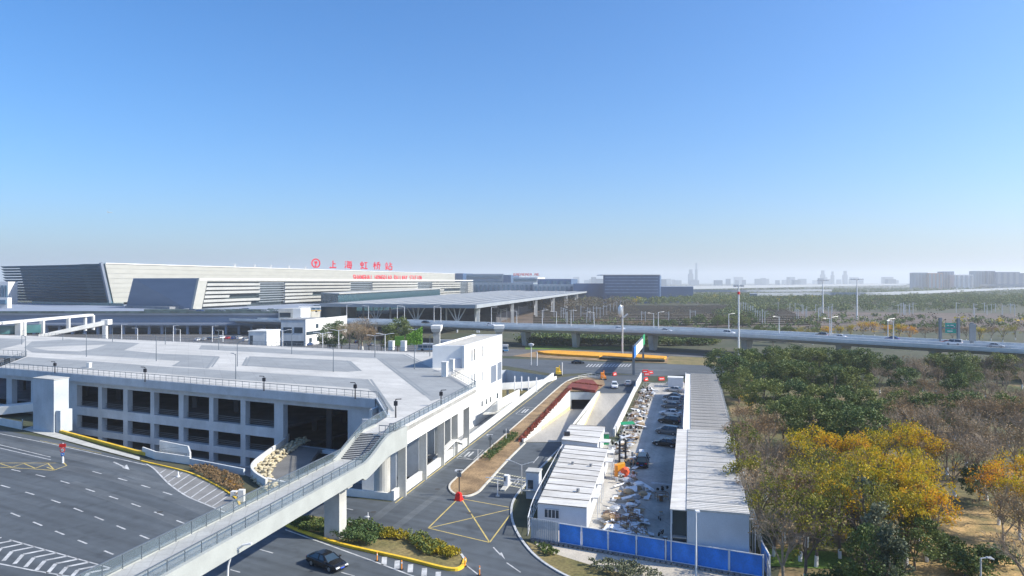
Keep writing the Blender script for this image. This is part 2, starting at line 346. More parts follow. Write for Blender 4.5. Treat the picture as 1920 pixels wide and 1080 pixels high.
# street wall of the pit
low_wall(px([(736,939),(800,892),(880,830),(960,767),(1037,707)]), 1.25, .45, 'street_wall', 'long white parapet wall between the side street and the sunken court', m_white, cap=m_white)
low_wall(px([(500,908),(560,922),(650,929),(734,938)]), 1.0, .35, 'court_wall', 'low grey parapet of the sunken court behind the footbridge pier', m_white)
low_wall(px([(357,871),(458,891)]), 1.0, .3, 'court_parapet', 'blue grey parapet with railing above the sunken court beside the planted bank', m_fac)
low_wall(px([(112,811),(255,850),(275,854)]), .55, .5, 'yellow_flower_kerb', 'long yellow painted kerb wall from stair block toward the court entrance', m_yelb)
# --------------------------------------------------------- raised kerbs
def kerb(pts, label, m=m_kerb, h=.15, wd=.28, name='kerb', closed=False):
    path = smooth_path(pts, 5); mb = MB(); ribbon(mb, path, [(-wd/2,0),(wd/2,0),(wd/2,h),(-wd/2,h)])
    return build(mb, name, m, kind='structure')
kerb(px([(1052,838),(1000,893),(966,933),(959,965),(970,1000),(1000,1040),(1050,1075),(1120,1105)]), '', m_line)
kerb(px([(265,865),(352,886),(402,909),(440,933),(452,952)]), '', m_yelb)
# median island of tan soil
med = px([(862,930),(845,922),(843,910),(860,893),(1000,770),(1062,716),(1100,707),(1132,714),(1134,722)])+[V((22.9,189,0)),V((15,189.5,0)),V((1.3,129,0))]+px([(975,838),(915,905),(895,925)])
build(MB().prism(med, 0, .16), 'median_soil', m_soil, kind='structure')
kerb(px([(985,831),(950,866),(912,908),(895,925),(872,932),(850,926),(843,912),(862,892),(920,840),(1000,770),(1062,716),(1100,706),(1130,711)]), '', m_kerb, h=.22)
# nose island in front
isl = px([(520,978),(560,996),(640,1023),(760,1050),(838,1068),(862,1066),(871,1052),(856,1036),(800,1016),(740,1001),(690,988),(640,978),(580,968)])
build(MB().prism(isl, 0, .15), 'island_soil', m_grass, kind='structure')
kerb(px([(520,978),(560,996),(640,1023),(760,1050),(838,1069),(864,1067),(872,1052)]), '', m_yelb, h=.3, wd=.35)
kerb(px([(872,1052),(856,1036),(800,1016),(740,1001),(690,988),(640,978)]), '', m_line, h=.2)
# path, grass strip and park ground on the right
build(MB().sheet(px([(1000,1018),(1120,1035),(1300,1064),(1440,1092),(1440,1125),(1240,1100),(1100,1062),(1030,1040)]), .04), 'path', mat('sandy_path', (.46,.42,.35), .9, .12, .4, fine=.15), kind='structure')
build(MB().sheet(px([(985,1015),(1030,1036),(1100,1058),(1240,1096),(1300,1120),(1120,1120),(1050,1075),(1005,1042)]), .06), 'verge', m_grass, kind='structure')
build(MB().sheet([V((26.5,55,0)),V((26.8,70,0)),V((28.3,73,0)),V((58,190,0)),V((66,214,0)),V((240,190,0)),V((240,60,0)),V((100,30,0)),V((24,30,0))], .03), 'park_ground', m_leafl, kind='structure')
build(MB().sheet(px([(1752,968),(1830,950),(1990,960),(1990,1130),(1700,1130),(1690,1050)]), .05), 'leafy_slope', mat('leafy_slope', (.16,.13,.05), .95, scale=.35, col2=(.46,.30,.12), fine=.45, bump=.3), kind='structure')
build(MB().sheet(px([(1442,1030),(1560,1035),(1600,1050),(1560,1068),(1440,1062)]), .06), 'mown_grass', mat('green_grass', (.07,.14,.015), .95, scale=.3, col2=(.14,.22,.03), fine=.35), kind='structure')
mb = MB(); WT = 0
for pts, w_ in (([(-60,818),(60,842),(190,868),(290,905),(400,962),(440,985)], 2.6), ([(60,866),(190,890),(330,935),(420,975)], 2.2), ([(130,905),(300,965),(380,1000)], 2.0), ([(700,975),(790,905),(880,840),(960,780)], 1.3), ([(740,990),(850,905),(930,845)], 1.1)):
    zt_ = .0205+.0008*WT; WT += 1; path = smooth_path([P(x, y, zt_) for x, y in pts], 6); ribbon(mb, path, [(-w_/2,0),(w_/2,0),(w_/2,.0004),(-w_/2,.0004)])
build(mb, 'worn_wheel_tracks', mat('asphalt_worn', (.092,.105,.115), .8, .12, .15, fine=.1, streak=(-29,.8,.22)), kind='structure', fixn=False)
# ---------------------------------------------------------------- ROAD MARKINGS
Z = .028
mk = MB()
rows = [[(10,912),(56,925),(104.5,940),(147,956),(186,972),(227,989),(271,1007)], [(30,882),(76,892),(122,904),(169,919),(213,933),(255,947),(298,963),(339.5,979)],
        [(182,886),(230,899),(273,912),(314,925)], [(-14,948),(29,965),(70.5,982),(112,999),(154.5,1016),(204,1036)]]
for rw in rows:
    for i, (x, y) in enumerate(rw):
        x2, y2 = rw[min(i+1, len(rw)-1)]; x1, y1 = rw[max(i-1, 0)]; dx, dy = x2-x1, y2-y1; k = 8.5/dx
        strip(mk, [P(x-dx*k, y-dy*k, Z), P(x+dx*k, y+dy*k, Z)], .22)
for l in ([(18,1012),(225,1070)], [(-30,1051),(60,1069),(150,1084)], [(-60,803),(0,813),(100,833),(190,853),(275,872)], [(-40,826),(0,834),(95,857)], [(-40,832),(0,840),(95,862)]):
    strip(mk, [P(x, y, Z) for x, y in l], .2)
for u in range(-2, 10):
    x, y = 18+u*20.6+6, 1012+(u*20.6+6)*.2802
    strip(mk, [P(x+20, y+5.6, Z), P(x-22, y+14, Z), P(x-38, y+32, Z)], .42)
strip(mk, smooth_path([P(x, y, .036) for x, y in [(275,870),(288,878),(300,890),(318,908),(350,930),(385,945),(432,965)]], 4), .25)
for (x0,y0,x1,y1) in [(300,887,311,880),(307,896,328,882),(315,904,342,886),(324,911,355,890),(334,918,368,895),(345,925,382,902),(358,933,394,907),(370,939,408,915),(383,944,420,921),(397,950,430,928),(410,955,440,936),(425,961,448,945)]:
    strip(mk, [P(x0, y0, .036), P(x1, y1, .036)], .22)
strip(mk, [P(213,866,Z), P(234,876,Z)], .3); mk.quad(P(229,877,Z), P(243,881,Z), P(238,871,Z))
build(mk, 'carriageway_markings', m_line, kind='structure', fixn=False)
mk = MB()
strip(mk, [P(0,868,Z),P(120,868,Z),P(125,873,Z),P(100,882,Z),P(60,879,Z),(P(0,876,Z))], .18)
zz = [(0,869),(22,876),(45,869),(66,878),(90,869),(102,881),(88,876)]
strip(mk, [P(x, y, Z) for x, y in zz], .18)
for l in ([(858,936),(803,990)], [(803,990),(918,1017)], [(866,936),(918,1017)], [(870,936),(954,951)], [(804,990),(955,955)], [(918,1017),(956,966)]): strip(mk, [P(x, y, Z) for x, y in l], .17)
strip(mk, [P(741,943,Z), P(1042,711,Z)], .16)
strip(mk, [P(75,826,Z), P(190,850,Z)], .12)
build(mk, 'yellow_markings', m_yel, kind='structure', fixn=False)
mk = MB()
strip(mk, [P(535,993,Z), P(600,1016,Z), P(700,1052,Z), P(790,1086,Z)], .2)
for (x, y) in [(722,1050),(746,1057),(771,1064),(797,1071),(823,1078)]: strip(mk, [P(x-1, y-6, Z), P(x-2, y+9, Z)], .55)
for l in ([(872,1058),(905,1084)], [(925,1026),(939,1041)], [(950,1055),(976,1073)], [(487,1030),(512,1037)], [(640,1073),(665,1080)], [(432,1068),(450,1073)], [(600,941),(616,945)], [(640,951),(662,956)],
          [(860,855),(890,863)], [(1000,868),(1010,856)],[(975,900),(966,910)], [(962,906),(973,896)], [(1010,880),(1022,868)]): strip(mk, [P(x, y, Z) for x, y in l], .15)
mk.quad(P(936,1037,Z), P(947,1049,Z), P(941,1036,Z))
for (cx, cy) in [(880,851), (985,770)]:            # outlined box with two bars
    s_ = (cy-HY)/323; o4 = [(cx-24*s_, cy+8*s_), (cx+8*s_, cy+11*s_), (cx+26*s_, cy-7*s_), (cx-2*s_, cy-9*s_), (cx-24*s_, cy+8*s_)]
    strip(mk, [P(x, y, Z) for x, y in o4], .12)
    for e in (-4, 3): strip(mk, [P(cx+e*s_-5*s_, cy+5*s_, Z), P(cx+e*s_+5*s_, cy-4*s_, Z)], .35)
# zebra and lane lines over on the cross street
for i in range(14): x = 1105+i*6; strip(mk, [P(x, 682.5, .056), P(x-6, 688, .056)], .45)
strip(mk, [P(1200,694,.056), P(1330,696,.056)], .15); strip(mk, [P(1120,691,.056), P(1260,693,.056)], .15)
strip(mk, [P(1030,714,Z), P(985,750,Z)], .1)
build(mk, 'lane_markings', m_line, kind='structure', fixn=False)
# stud rows in front of the barrier gate
mk = MB()
for r_ in range(4):
    for i in range(15):
        p = P(918+i*4.6+r_*5, 903-r_*5.5+i*.9, Z); s_ = .16; mk.quad((p.x-s_,p.y-s_,Z),(p.x+s_,p.y-s_,Z),(p.x+s_,p.y+s_,Z),(p.x-s_,p.y+s_,Z))
build(mk, 'stud_markings', mat('cream_stud', (.62,.58,.40), .7), kind='structure', fixn=False)
# ---------------------------------------------------------------- CAR PARK with roof plaza
def kline(pxx, p0, p1):                          # where the sight line of column px meets the line p0-p1
    k = (pxx-960)/F; d = p1-p0; t = (k*p0.y-p0.x)/(d.x-k*d.y); return t*V((d.x, d.y, 0)).length
A, B = P(0, 690, 10), P(705, 749, 10); A.z = B.z = 0
LF = (B-A).normalized(); NF = V((-LF.y, LF.x, 0))
park = thing('car_park', 'large grey multi storey car park with a pale striped roof plaza and open bays', 'car park', (-70, 150, -5))
tl, tr = V((-18.4,160.5,0)), V((-11,160.5,0))
roof = [P(705,749,10), P(-5,689.4,10), P(50,668,10), P(-120,662,10), V((-330,285,0)), P(0,628,10), P(100,631,10), P(300,639,10), P(500,648,10), P(740,659,10), V((-10.8,194.5,0)), tl, tr, P(845,703,10), P(893,729,10), P(740,812,10), P(727,818,10), V((-19.9,91.9,0)), P(725,782,10)]
roof = [V((p.x, p.y, 0)) for p in roof]
build(MB().prism(roof, 9.35, 10.0), 'roof', m_roof2, park)
RZ = 10.006
def rp(l): return [P(a, b, 10) for a, b in l]
G = [ [(468,668),(560,672),(640,675.5),(656,677),(677,695),(655,697),(560,692),(453,685)],
 [(378,647),(480,651),(560,657),(757,664),(815,693),(845,705),(885,731),(808,752),(797,742),(710,672),(620,668),(450,659),(372,655)],
 [(60,640),(130,636),(262,643.5),(232,657),(300,663),(411,668),(391,691),(321,686.5),(338,677),(200,668),(60,661),(45,652)],
 [(52,669.5),(160,676),(300,687),(450,696),(560,703),(688,711),(722,745),(712,744),(690,729),(560,720),(420,710),(300,700),(170,692),(10,684)],
 [(-100,634),(0,634),(50,636),(40,645),(0,655),(-100,655)] ]
mb = MB()
for g in G: mb.sheet(rp(g), RZ)
# hole in field three: pale wedge laid one sheet higher
build(mb, 'grey_paving', m_roof1, park)
mb = MB(); mb.sheet(rp([(60,652),(140,648),(200,646),(180,653),(150,659),(90,657)]), RZ+.006); build(mb, 'pale_paving', m_roof2, park)
mb = MB()
for l in ([(708,672),(797,741)], [(715,672),(806,742)], [(688,711),(728,768)], [(695,711),(737,771)], [(650,676),(671,695.5)], [(656,677),(677,695.5)], [(397,688),(411,669)], [(387,691),(403,669)], [(455,685),(463,670)], [(461,686),(470,670)], [(327,686),(339,677)], [(757,665),(790,683)], [(762,664),(795,681)], [(860,717),(880,729)], [(468,668.5),(560,673),(650,677)], [(453,685),(560,692),(655,697)], [(232,657),(300,663.5),(411,669)]):
    strip(mb, [P(a, b, 10.016) for a, b in l], .45)
build(mb, 'paving_joint', m_roofd, park, fixn=False)
# front facade
o = NF*.9; fa, fb = A+o-LF*70, B+o
holes = []
bays = [(-62,-30),(-22,12),(22,58),(144,184),(191,231),(239,282),(289,335),(344,392),(400,451),(460,514)]
for (x0, x1) in bays:
    s0, s1 = kline(x0, fa, fb), kline(x1, fa, fb)
    if x1 < 60: holes += [(s0, s1, 1.2, 7.5)]
    else: holes += [(s0, s1, 2.9, 7.5), (s0, s1, -1.8, 1.1), (s0, s1, -4.9, -3.1)]
s0, s1 = kline(531, fa, fb), kline(652, fa, fb); holes += [(s0, s1, .02, 7.5), (s0, s1, -4.9, -.6)]
mb = MB(); wall_holes(mb, fa, fb, -5, 9.34, 1.2, holes); build(mb, 'facade', m_fac, park)
mb = MB(); ribbon(mb, [A-LF*.1, B], [(-.0,8.55),(.35,8.55),(.35,10.12),(-.0,10.12)]); build(mb, 'roof_edge_beam', m_fac, park)
# bay railings and inner floors
mb = MB()
for h in holes:
    if h[2] in (2.9, -1.8):
        a, b = fa+LF*h[0]+NF*.9, fa+LF*h[1]+NF*.9
        mb = MB()
        for q in (.35, .7, 1.05): mb.beam((a.x,a.y,h[2]+q), (b.x,b.y,h[2]+q), .06)
        build(mb, 'bay_railing', m_rail, park)

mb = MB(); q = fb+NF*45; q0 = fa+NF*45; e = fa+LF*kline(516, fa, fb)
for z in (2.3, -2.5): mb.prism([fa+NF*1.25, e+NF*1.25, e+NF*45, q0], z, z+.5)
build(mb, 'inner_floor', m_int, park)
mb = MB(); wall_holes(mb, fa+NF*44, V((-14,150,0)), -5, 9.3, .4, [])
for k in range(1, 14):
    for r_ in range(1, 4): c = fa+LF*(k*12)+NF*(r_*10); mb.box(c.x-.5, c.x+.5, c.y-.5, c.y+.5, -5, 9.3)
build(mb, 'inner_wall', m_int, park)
# V-shaped soffit wall from facade end to the platform
mb = MB(); e1 = P(725,782,10); mb.hexa([(B.x,B.y,8.4),(e1.x,e1.y,8.0),(e1.x+.5,e1.y+.2,8.0),(B.x+.5,B.y+.4,8.4)], [(B.x,B.y,10.3),(e1.x,e1.y,10.3),(e1.x+.5,e1.y+.2,10.3),(B.x+.5,B.y+.4,10.3)])
build(mb, 'edge_beam', m_fac, park)
# east side: recessed wall, columns, deep edge beam
def PX1(d): return -11+.2412*(d-160)
e0, e1_, e2 = V((PX1(112),112,0)), V((PX1(160),160,0)), V((PX1(194),194,0))
eh = []
for (x, z, ww, hh) in [(887,-.6,1.5,1.6),(885,-3.4,1.5,1.6),(826,-1,2.5,3.4),(838,1.5,1.6,2.4),(848,3.2,2.2,2.6)]:
    s = kline(x, e0, e1_); eh.append((s-ww/2, s+ww/2, z-hh/2, z+hh/2))
mb = MB(); wall_holes(mb, e0, e1_, -5, 9.34, .5, eh); build(mb, 'side_wall', m_white, park)
for h in eh: mb = MB(); a = e0+(e1_-e0).normalized()*h[0]; b = e0+(e1_-e0).normalized()*h[1]; mb.quad((a.x-.3,a.y,h[2]),(b.x-.3,b.y,h[2]),(b.x-.3,b.y,h[3]),(a.x-.3,a.y,h[3])); build(mb, 'side_window', m_glass, park, fixn=False)
b0, b1 = P(740,812,10), P(893,729,10); b0.z = b1.z = 0; LB = (b1-b0).normalized(); NB = V((-LB.y, LB.x, 0))
mb = MB(); ribbon(mb, [b0, b1], [(-.9,7.5),(0,7.5),(0,10.25),(-.9,10.25)]); build(mb, 'side_edge_beam', m_white, park)
colb = MB().box(-.55,.55,-.55,.55,-5,9.34)
for d in (97.0, 105.2, 113.4, 120.6, 127.5):
    x = b0.x+.2286*(d-b0.y)-1.1; c = MB().box(x-.55,x+.55,d-.5,d+.5,-5,9.34); build(c, 'column', m_fac if 0 else m_conc, park)
for (x0, x1, dd) in ((-22.5,-17.4,104),(-20,-15.2,113),(-18.4,-13.6,121.5),(-16,-11.5,130)): build(MB().box(x0,x1,dd,dd+.4,-5,9.34), 'cross_wall', m_fac, park)
mb = MB(); mb.tube((-18.1,96.8,0),(-18.1,96.8,9.4),1.15,n=20); build(mb, 'round_column', m_conc, park, smooth=False)
build(MB().box(-23,-12.5,100,104,-2.2,-1.8), 'gallery', m_fac, park); build(MB().box(-20,-10,113,121,-2.2,-1.8), 'gallery', m_fac, park)
# outside stair in the court
st = thing('court_staircase', 'concrete staircase with railing rising between the white columns of the court', 'staircase', (-12, 118, -5))
mb = MB()
for i in range(18): mb.box(-14.6+i*.0,-12.4,112+i*.32,112.34+i*.32,-4.6,-3.2+i*.17)
mb.box(-14.6,-10.4,117.7,121,-.4,-.1); build(mb, 'steps', m_concd, st)
mb = MB(); mb.beam((-12.3,112,-2.1),(-12.3,117.8,.95),.07); mb.beam((-12.3,112,-2.5),(-12.3,117.8,.5),.05)
for i in range(7): y = 112+i*.95; mb.beam((-12.3,y,-3.2+i*.5),(-12.3,y,-2.1+i*.5),.06)
mb.beam((-10.5,117.8,.9),(-10.5,121,.9),.07)
build(mb, 'handrail', m_rail, st)
g = thing('stair_shelter', 'white gabled shelter frame over the court stair beside the street wall', 'shelter', P(838,850))
def sh(pts): return [P(a, b, z) for a, b, z in pts]
mb = MB(); q = [V((-12.6,113,1)),V((-10.0,119,2.8)),V((-9.0,124,1.2))]
for a_, b_ in ((q[0],q[1]),(q[1],q[2])): mb.beam(a_, b_, .8, .35)
build(mb, 'frame', m_white, g)
mb = MB()
for p in q: build(MB().beam((p.x,p.y,-5),(p.x,p.y,p.z-.1),.35), 'post', m_white, g)
# ---------------------------------------------------------------- TOWER block on the roof
tw = thing('stair_tower', 'tall white rendered stair tower rising above the roof plaza, slit windows on its sunlit side', 'tower', (-9, 177, -5))
mb = MB(); ths = []
def thole(x, y0, y1, ww): # px column, px rows -> hole on plane P1
    s = kline(x, e1_, e2); d = 160+s*(34/(e2-e1_).length); ths.append((s-ww/2, s+ww/2, 30-(y1-HY)*d/F, 30-(y0-HY)*d/F))
for h in ((885,656,678,.9),(890,654,676,.9),(905.5,648.5,669,.9),(885,702,722,.8),(890,700,722,.8),(905.5,697,714,.9),(925.5,685,717,5.6),(936.5,679,712,4.6),(904,752,762,1.4),(912,748,758,1.4),(920,744,754,1.4),(932.5,737,747,1.6)): thole(*h)
wall_holes(mb, e1_, e2, -5, 15.2, .5, ths)
mb.hexa([(-18.4,160.5,9.9),(-11.5,160.5,9.9),(-11.4,161,9.9),(-18.4,161,9.9)], [(-18.4,160.5,15.2),(-11.5,160.5,15.2),(-11.4,161,15.2),(-18.4,161,15.2)])
mb.hexa([(-18.4,161,9.9),(-17.9,161,9.9),(-10.2,194,9.9),(-10.7,194,9.9)], [(-18.4,161,15.2),(-17.9,161,15.2),(-10.2,194,15.2),(-10.7,194,15.2)])
mb.box(-11.3,-3.4,194,194.5,-5,15.2)
mb.hexa([(-17.5,160.5,-5),(-11.5,160.5,-5),(-11.4,161,-5),(-17.5,161,-5)], [(-17.5,160.5,9.3),(-11.5,160.5,9.3),(-11.4,161,9.3),(-17.5,161,9.3)])
build(mb, 'wall', mat('tower_tile', (.72,.73,.72), .6, .04, .4, fine=.02), tw)
build(MB().prism([(-18.0,161),(-11.6,161),(-3.6,193.9),(-10.4,193.9)], 14.6, 14.9), 'roof', mat('tower_roof', (.45,.43,.38), .85, .12, .3, fine=.1, stretch=(1,.3,1)), tw)
LT = (e2-e1_).normalized()
for i, h in enumerate(ths):
    a, b = e1_+LT*h[0], e1_+LT*h[1]; m_ = MB(); m_.hexa([(a.x-.05,a.y,h[2]),(b.x-.05,b.y,h[2]),(b.x-.12,b.y,h[2]),(a.x-.12,a.y,h[2])],[(a.x-.05,a.y,h[3]),(b.x-.05,b.y,h[3]),(b.x-.12,b.y,h[3]),(a.x-.12,a.y,h[3])])
    build(m_, 'window', m_glass if i not in (6,7) else mat('louvre_grey', (.16,.19,.24), .5, .1, 1), tw)
mb = MB(); mb.box(-13.6,-11.9,160.2,160.49,10,12.2); build(mb, 'door', mat('grey_tile', (.36,.40,.47), .6, .08, .6), tw)
# annex walls and ramp behind the tower by the court
g = thing('court_annex', 'low white parapet walkway on posts beside the foot of the tower', 'walkway', P(965,760,-5))
mb = MB(); q = [P(932,752,0), P(955,732,0)]; ribbon(mb, [V((-3.6,168,0)),V((1.9,186,0))], [(-.15,-1.1),(.15,-1.1),(.15,1.1),(-.15,1.1)]); build(mb, 'parapet', m_white, g)
mb = MB(); mb.hexa([(-7,166,-2),(-3.6,168,-2),(1.9,186,-2),(-3,190,-2)],[(-7,166,-1.7),(-3.6,168,-1.7),(1.9,186,-1.7),(-3,190,-1.7)])
for t in (0,.33,.66,1): x, y = -3.8+5.5*t, 168+18*t; mb.box(x-.25,x+.25,y-.25,y+.25,-5,-1.7)
build(mb, 'deck', m_conc, g)
g = thing('curved_ramp_slab', 'curved pale ramp slab on round columns at the back of the sunken court', 'ramp', P(985,700,0))
mb = MB(); path = smooth_path([V((-8,199,0)),V((0,202,0)),V((7,206,0)),V((11.5,214,0))], 6); ribbon(mb, path, [(-2.5,-.9),(2.5,-.9),(2.5,1.0),(2.2,1.0),(2.2,-.3),(-2.5,-.3)]); build(mb, 'slab', m_white, g)
for p in path[::5]: build(MB().tube((p.x,p.y,-5),(p.x,p.y,-.9),.35,n=12), 'column', m_white, g)
build(MB().sheet([(-6,194.5),(8,194.5),(12.4,214),(8,224),(-4,225),(-8,205)], -4.9), 'court_lawn', m_grass, kind='structure')
for i, (x, y) in enumerate([(957,735),(975,735),(990,735),(1003,736)]):
    pass
# ---------------------------------------------------------------- STAIR BLOCK at the left
g = thing('stair_block', 'square grey stair block with a pale sunlit side standing before the car park', 'stair block', P(95,812))
p0 = P(62,806); p1 = P(101,812); dd = (p1-p0); z1 = 30-(713-HY)*p1.y/F
q = V((9.0/1.0, 0, 0)); off = V((3.9, 15.5, 0))
pts = [p0, p1, p1+V((.9,3.2,0)), p0+V((.9,3.2,0))]
build(MB().prism(pts, -.5, z1), 'block', m_fac, g)
build(MB().prism([p0+V((-.1,-.1,0)), p1+V((.1,-.1,0)), p1+V((1.0,3.3,0)), p0+V((.8,3.3,0))], z1, z1+.15), 'roof', m_conc, g)
mb = MB(); mb.prism([p1+V((.25,.3,0)), p1+V((1.3,0,0)), p1+V((2.0,2.6,0)), p1+V((1.0,2.9,0))], 0, 4.4); build(mb, 'annex', m_fac, g)
# raised side ramp at far left
g = thing('side_ramp', 'short raised ramp with a white parapet at the left end of the car park', 'ramp', P(20,790))
mb = MB(); a_, b_ = P(-60,770,1.6), P(62,757,2.9)
mb.hexa([a_+V((0,0,-1.7)), b_+V((0,0,-1.7)), b_+V((0,5,-1.7)), a_+V((0,5,-1.7))], [a_, b_, b_+V((0,5,0)), a_+V((0,5,0))]); build(mb, 'parapet', m_white, g)
g = thing('white_stairhead', 'small white open topped stair enclosure at the far left kerb', 'stair enclosure', P(20,808))
mb = MB(); ribbon(mb, [P(-10,795),P(42,805.5),P(42,800)], [(-.1,0),(.1,0),(.1,1.5),(-.1,1.5)]); build(mb, 'wall', m_white, g)
# court entrance enclosure
g = thing('court_entrance', 'white walled stair entrance with a glass screen at the edge of the sunken court', 'stair enclosure', P(318,866))
mb = MB(); ribbon(mb, [P(268,852),P(292,861),P(357,871)], [(-.12,0),(.12,0),(.12,1.3),(-.12,1.3)]); ribbon(mb, [P(357,870),P(353,857),P(300,846)], [(-.12,0),(.12,0),(.12,1.9),(-.12,1.9)])
build(mb, 'wall', m_white, g)
mb = MB(); a_, b_ = P(298,858), P(350,866); mb.beam(a_+V((0,0,1.5)), b_+V((0,0,2.6)), .1)
mb.hexa([a_, b_, b_+V((0,.1,0)), a_+V((0,.1,0))], [a_+V((0,0,1.4)), b_+V((0,0,1.4)), b_+V((0,.1,1.4)), a_+V((0,.1,1.4))]); build(mb, 'screen', m_railg, g)
# ---------------------------------------------------------------- railings
def railing(name, label, pts, h=1.15, sp=1.6, glass=True, mids=1, group=None, m=m_rail, pw=.06, cat='railing'):
    pts = [V(p) for p in pts]; t = thing(name, label, cat, pts[0], group)
    mb = MB()
    for a_, b_ in zip(pts[:-1], pts[1:]):
        mb.beam(a_+V((0,0,h)), b_+V((0,0,h)), .09)
        for k in range(mids): z = h*(k+1)/(mids+1.6)*1.0; mb.beam(a_+V((0,0,z)), b_+V((0,0,z)), .035)
        mb.beam(a_+V((0,0,.12)), b_+V((0,0,.12)), .05)
    build(mb, 'rail', m, t)
    if glass:
        mb = MB()
        for a_, b_ in zip(pts[:-1], pts[1:]): mb.hexa([a_+V((0,0,.15)), b_+V((0,0,.15)), b_+V((0,.012,.15)), a_+V((0,.012,.15))],[a_+V((0,0,h-.08)), b_+V((0,0,h-.08)), b_+V((0,.012,h-.08)), a_+V((0,.012,h-.08))])
        build(mb, 'panel', m_railg, t)
    pm = None; n_ = 0
    tot = sum((b_-a_).length for a_, b_ in zip(pts[:-1], pts[1:])); sp = max(sp, tot/95)
    for a_, b_ in zip(pts[:-1], pts[1:]):
        L_ = (b_-a_).length; k = max(1, round(L_/sp))
        for i in range(k+(1 if (b_-pts[-1]).length < .01 else 0)):
            p = lerp(a_, b_, i/k)
            if pm is None: pm = build(MB().box(-pw/2,pw/2,-pw/2,pw/2,0,h), 'post', m, local=True); o = pm
            else: o = pm.copy(); COL.objects.link(o)
            o.parent = t; o.location = p-pts[0]
    return t
railing('roof_railing', 'long thin post railing along the front edge of the roof plaza', [A+NF*.25+V((0,0,10)), B+NF*.25+V((0,0,10))], 1.25, 1.7, False, 2)
railing('roof_railing', 'short railing around the notch at the far left of the roof', [P(-60,661.5,10), P(50,667,10), P(-5,688,10)], 1.25, 1.8, False, 2)
railing('roof_railing', 'dark railing along the sunlit street side of the roof down to the footbridge stairs', [V((-17.2,88.2,10))+V((1.0,3.4,0)), P(738,812,10), P(889,729.5,10), P(893,728,10)], 1.25, 1.9, True, 1)
railing('roof_railing', 'diagonal dark railing beside the tower at the light well edge', [P(892,727.5,10), P(846,702.5,10)], 1.25, 1.3, False, 2)
railing('roof_railing', 'thin railing along the far back edge of the roof plaza', [P(170,634.2,10), P(300,639.5,10), P(500,648.5,10), P(740,659.5,10), P(806,662.5,10)], 1.2, 1.9, False, 2)
railing('roof_railing', 'glass railing on the angled roof edge above the driveway opening', [B+V((.3,.3,10)), P(727,780,10)], 1.25, 1.5, False, 2)
# ---------------------------------------------------------------- FOOTBRIDGE
fb_ = thing('footbridge', 'pale concrete footbridge with steps sloping from the roof plaza over the road', 'footbridge', (-24, 70, 0))
c0, c1, c2, c3 = V((-34.7,27,7.8)), V((-19.55,86.4,7.8)), V((-17.9,91.2,10)), V((-17.0,94.5,10))
dB = (c1-c0); dB.z = 0; dB.normalize(); nB = V((dB.y, -dB.x, 0))         # to the right
W2 = 2.05
mb = MB()
def slab(a_, b_, ta, tb, ba, bb, w0, w1, mb):
    mb.hexa([(a_+nB*w0).xy.to_3d()+V((0,0,ba)), (a_+nB*w1).xy.to_3d()+V((0,0,ba)), (b_+nB*w1).xy.to_3d()+V((0,0,bb)), (b_+nB*w0).xy.to_3d()+V((0,0,bb))],
            [(a_+nB*w0).xy.to_3d()+V((0,0,ta)), (a_+nB*w1).xy.to_3d()+V((0,0,ta)), (b_+nB*w1).xy.to_3d()+V((0,0,tb)), (b_+nB*w0).xy.to_3d()+V((0,0,tb))])
slab(c0, c1, 7.8, 7.8, 7.45, 7.45, -W2, W2, mb)
slab(c0, c1, 7.44, 7.44, 6.7, 6.7, -1.3, 1.3, mb)
slab(c2, c3, 9.99, 9.99, 9.4, 9.4, -W2, W2, mb)
build(mb, 'deck', mat('bridge_paving', (.38,.39,.38), .8, .08, .3, fine=.08, grid=(1.2,-15.5,.8)), fb_)
mb = MB(); n_ = 15
for i in range(n_):
    a_, b_ = lerp(c1, c2, i/n_), lerp(c1, c2, (i+1)/n_); z = 7.8+2.2*(i+1)/n_
    slab(a_, b_, z, z, z-.9, z-.9, -W2+.1, W2-.1, mb)
build(mb, 'steps', mat('stair_concrete', (.40,.41,.41), .85, .1, .6), fb_)
mb = MB()
for i in range(n_):                                # dark nosing strips on the steps
    a_ = lerp(c1, c2, i/n_); z = 7.8+2.2*(i+1)/n_; slab(a_-dB*.012, a_+dB*.05, z+.006, z+.006, z-.13, z-.13, -W2+.15, W2-.15, mb)
build(mb, 'step_nosing', m_railg if 0 else mat('nosing_grey', (.10,.11,.12), .8), fb_)
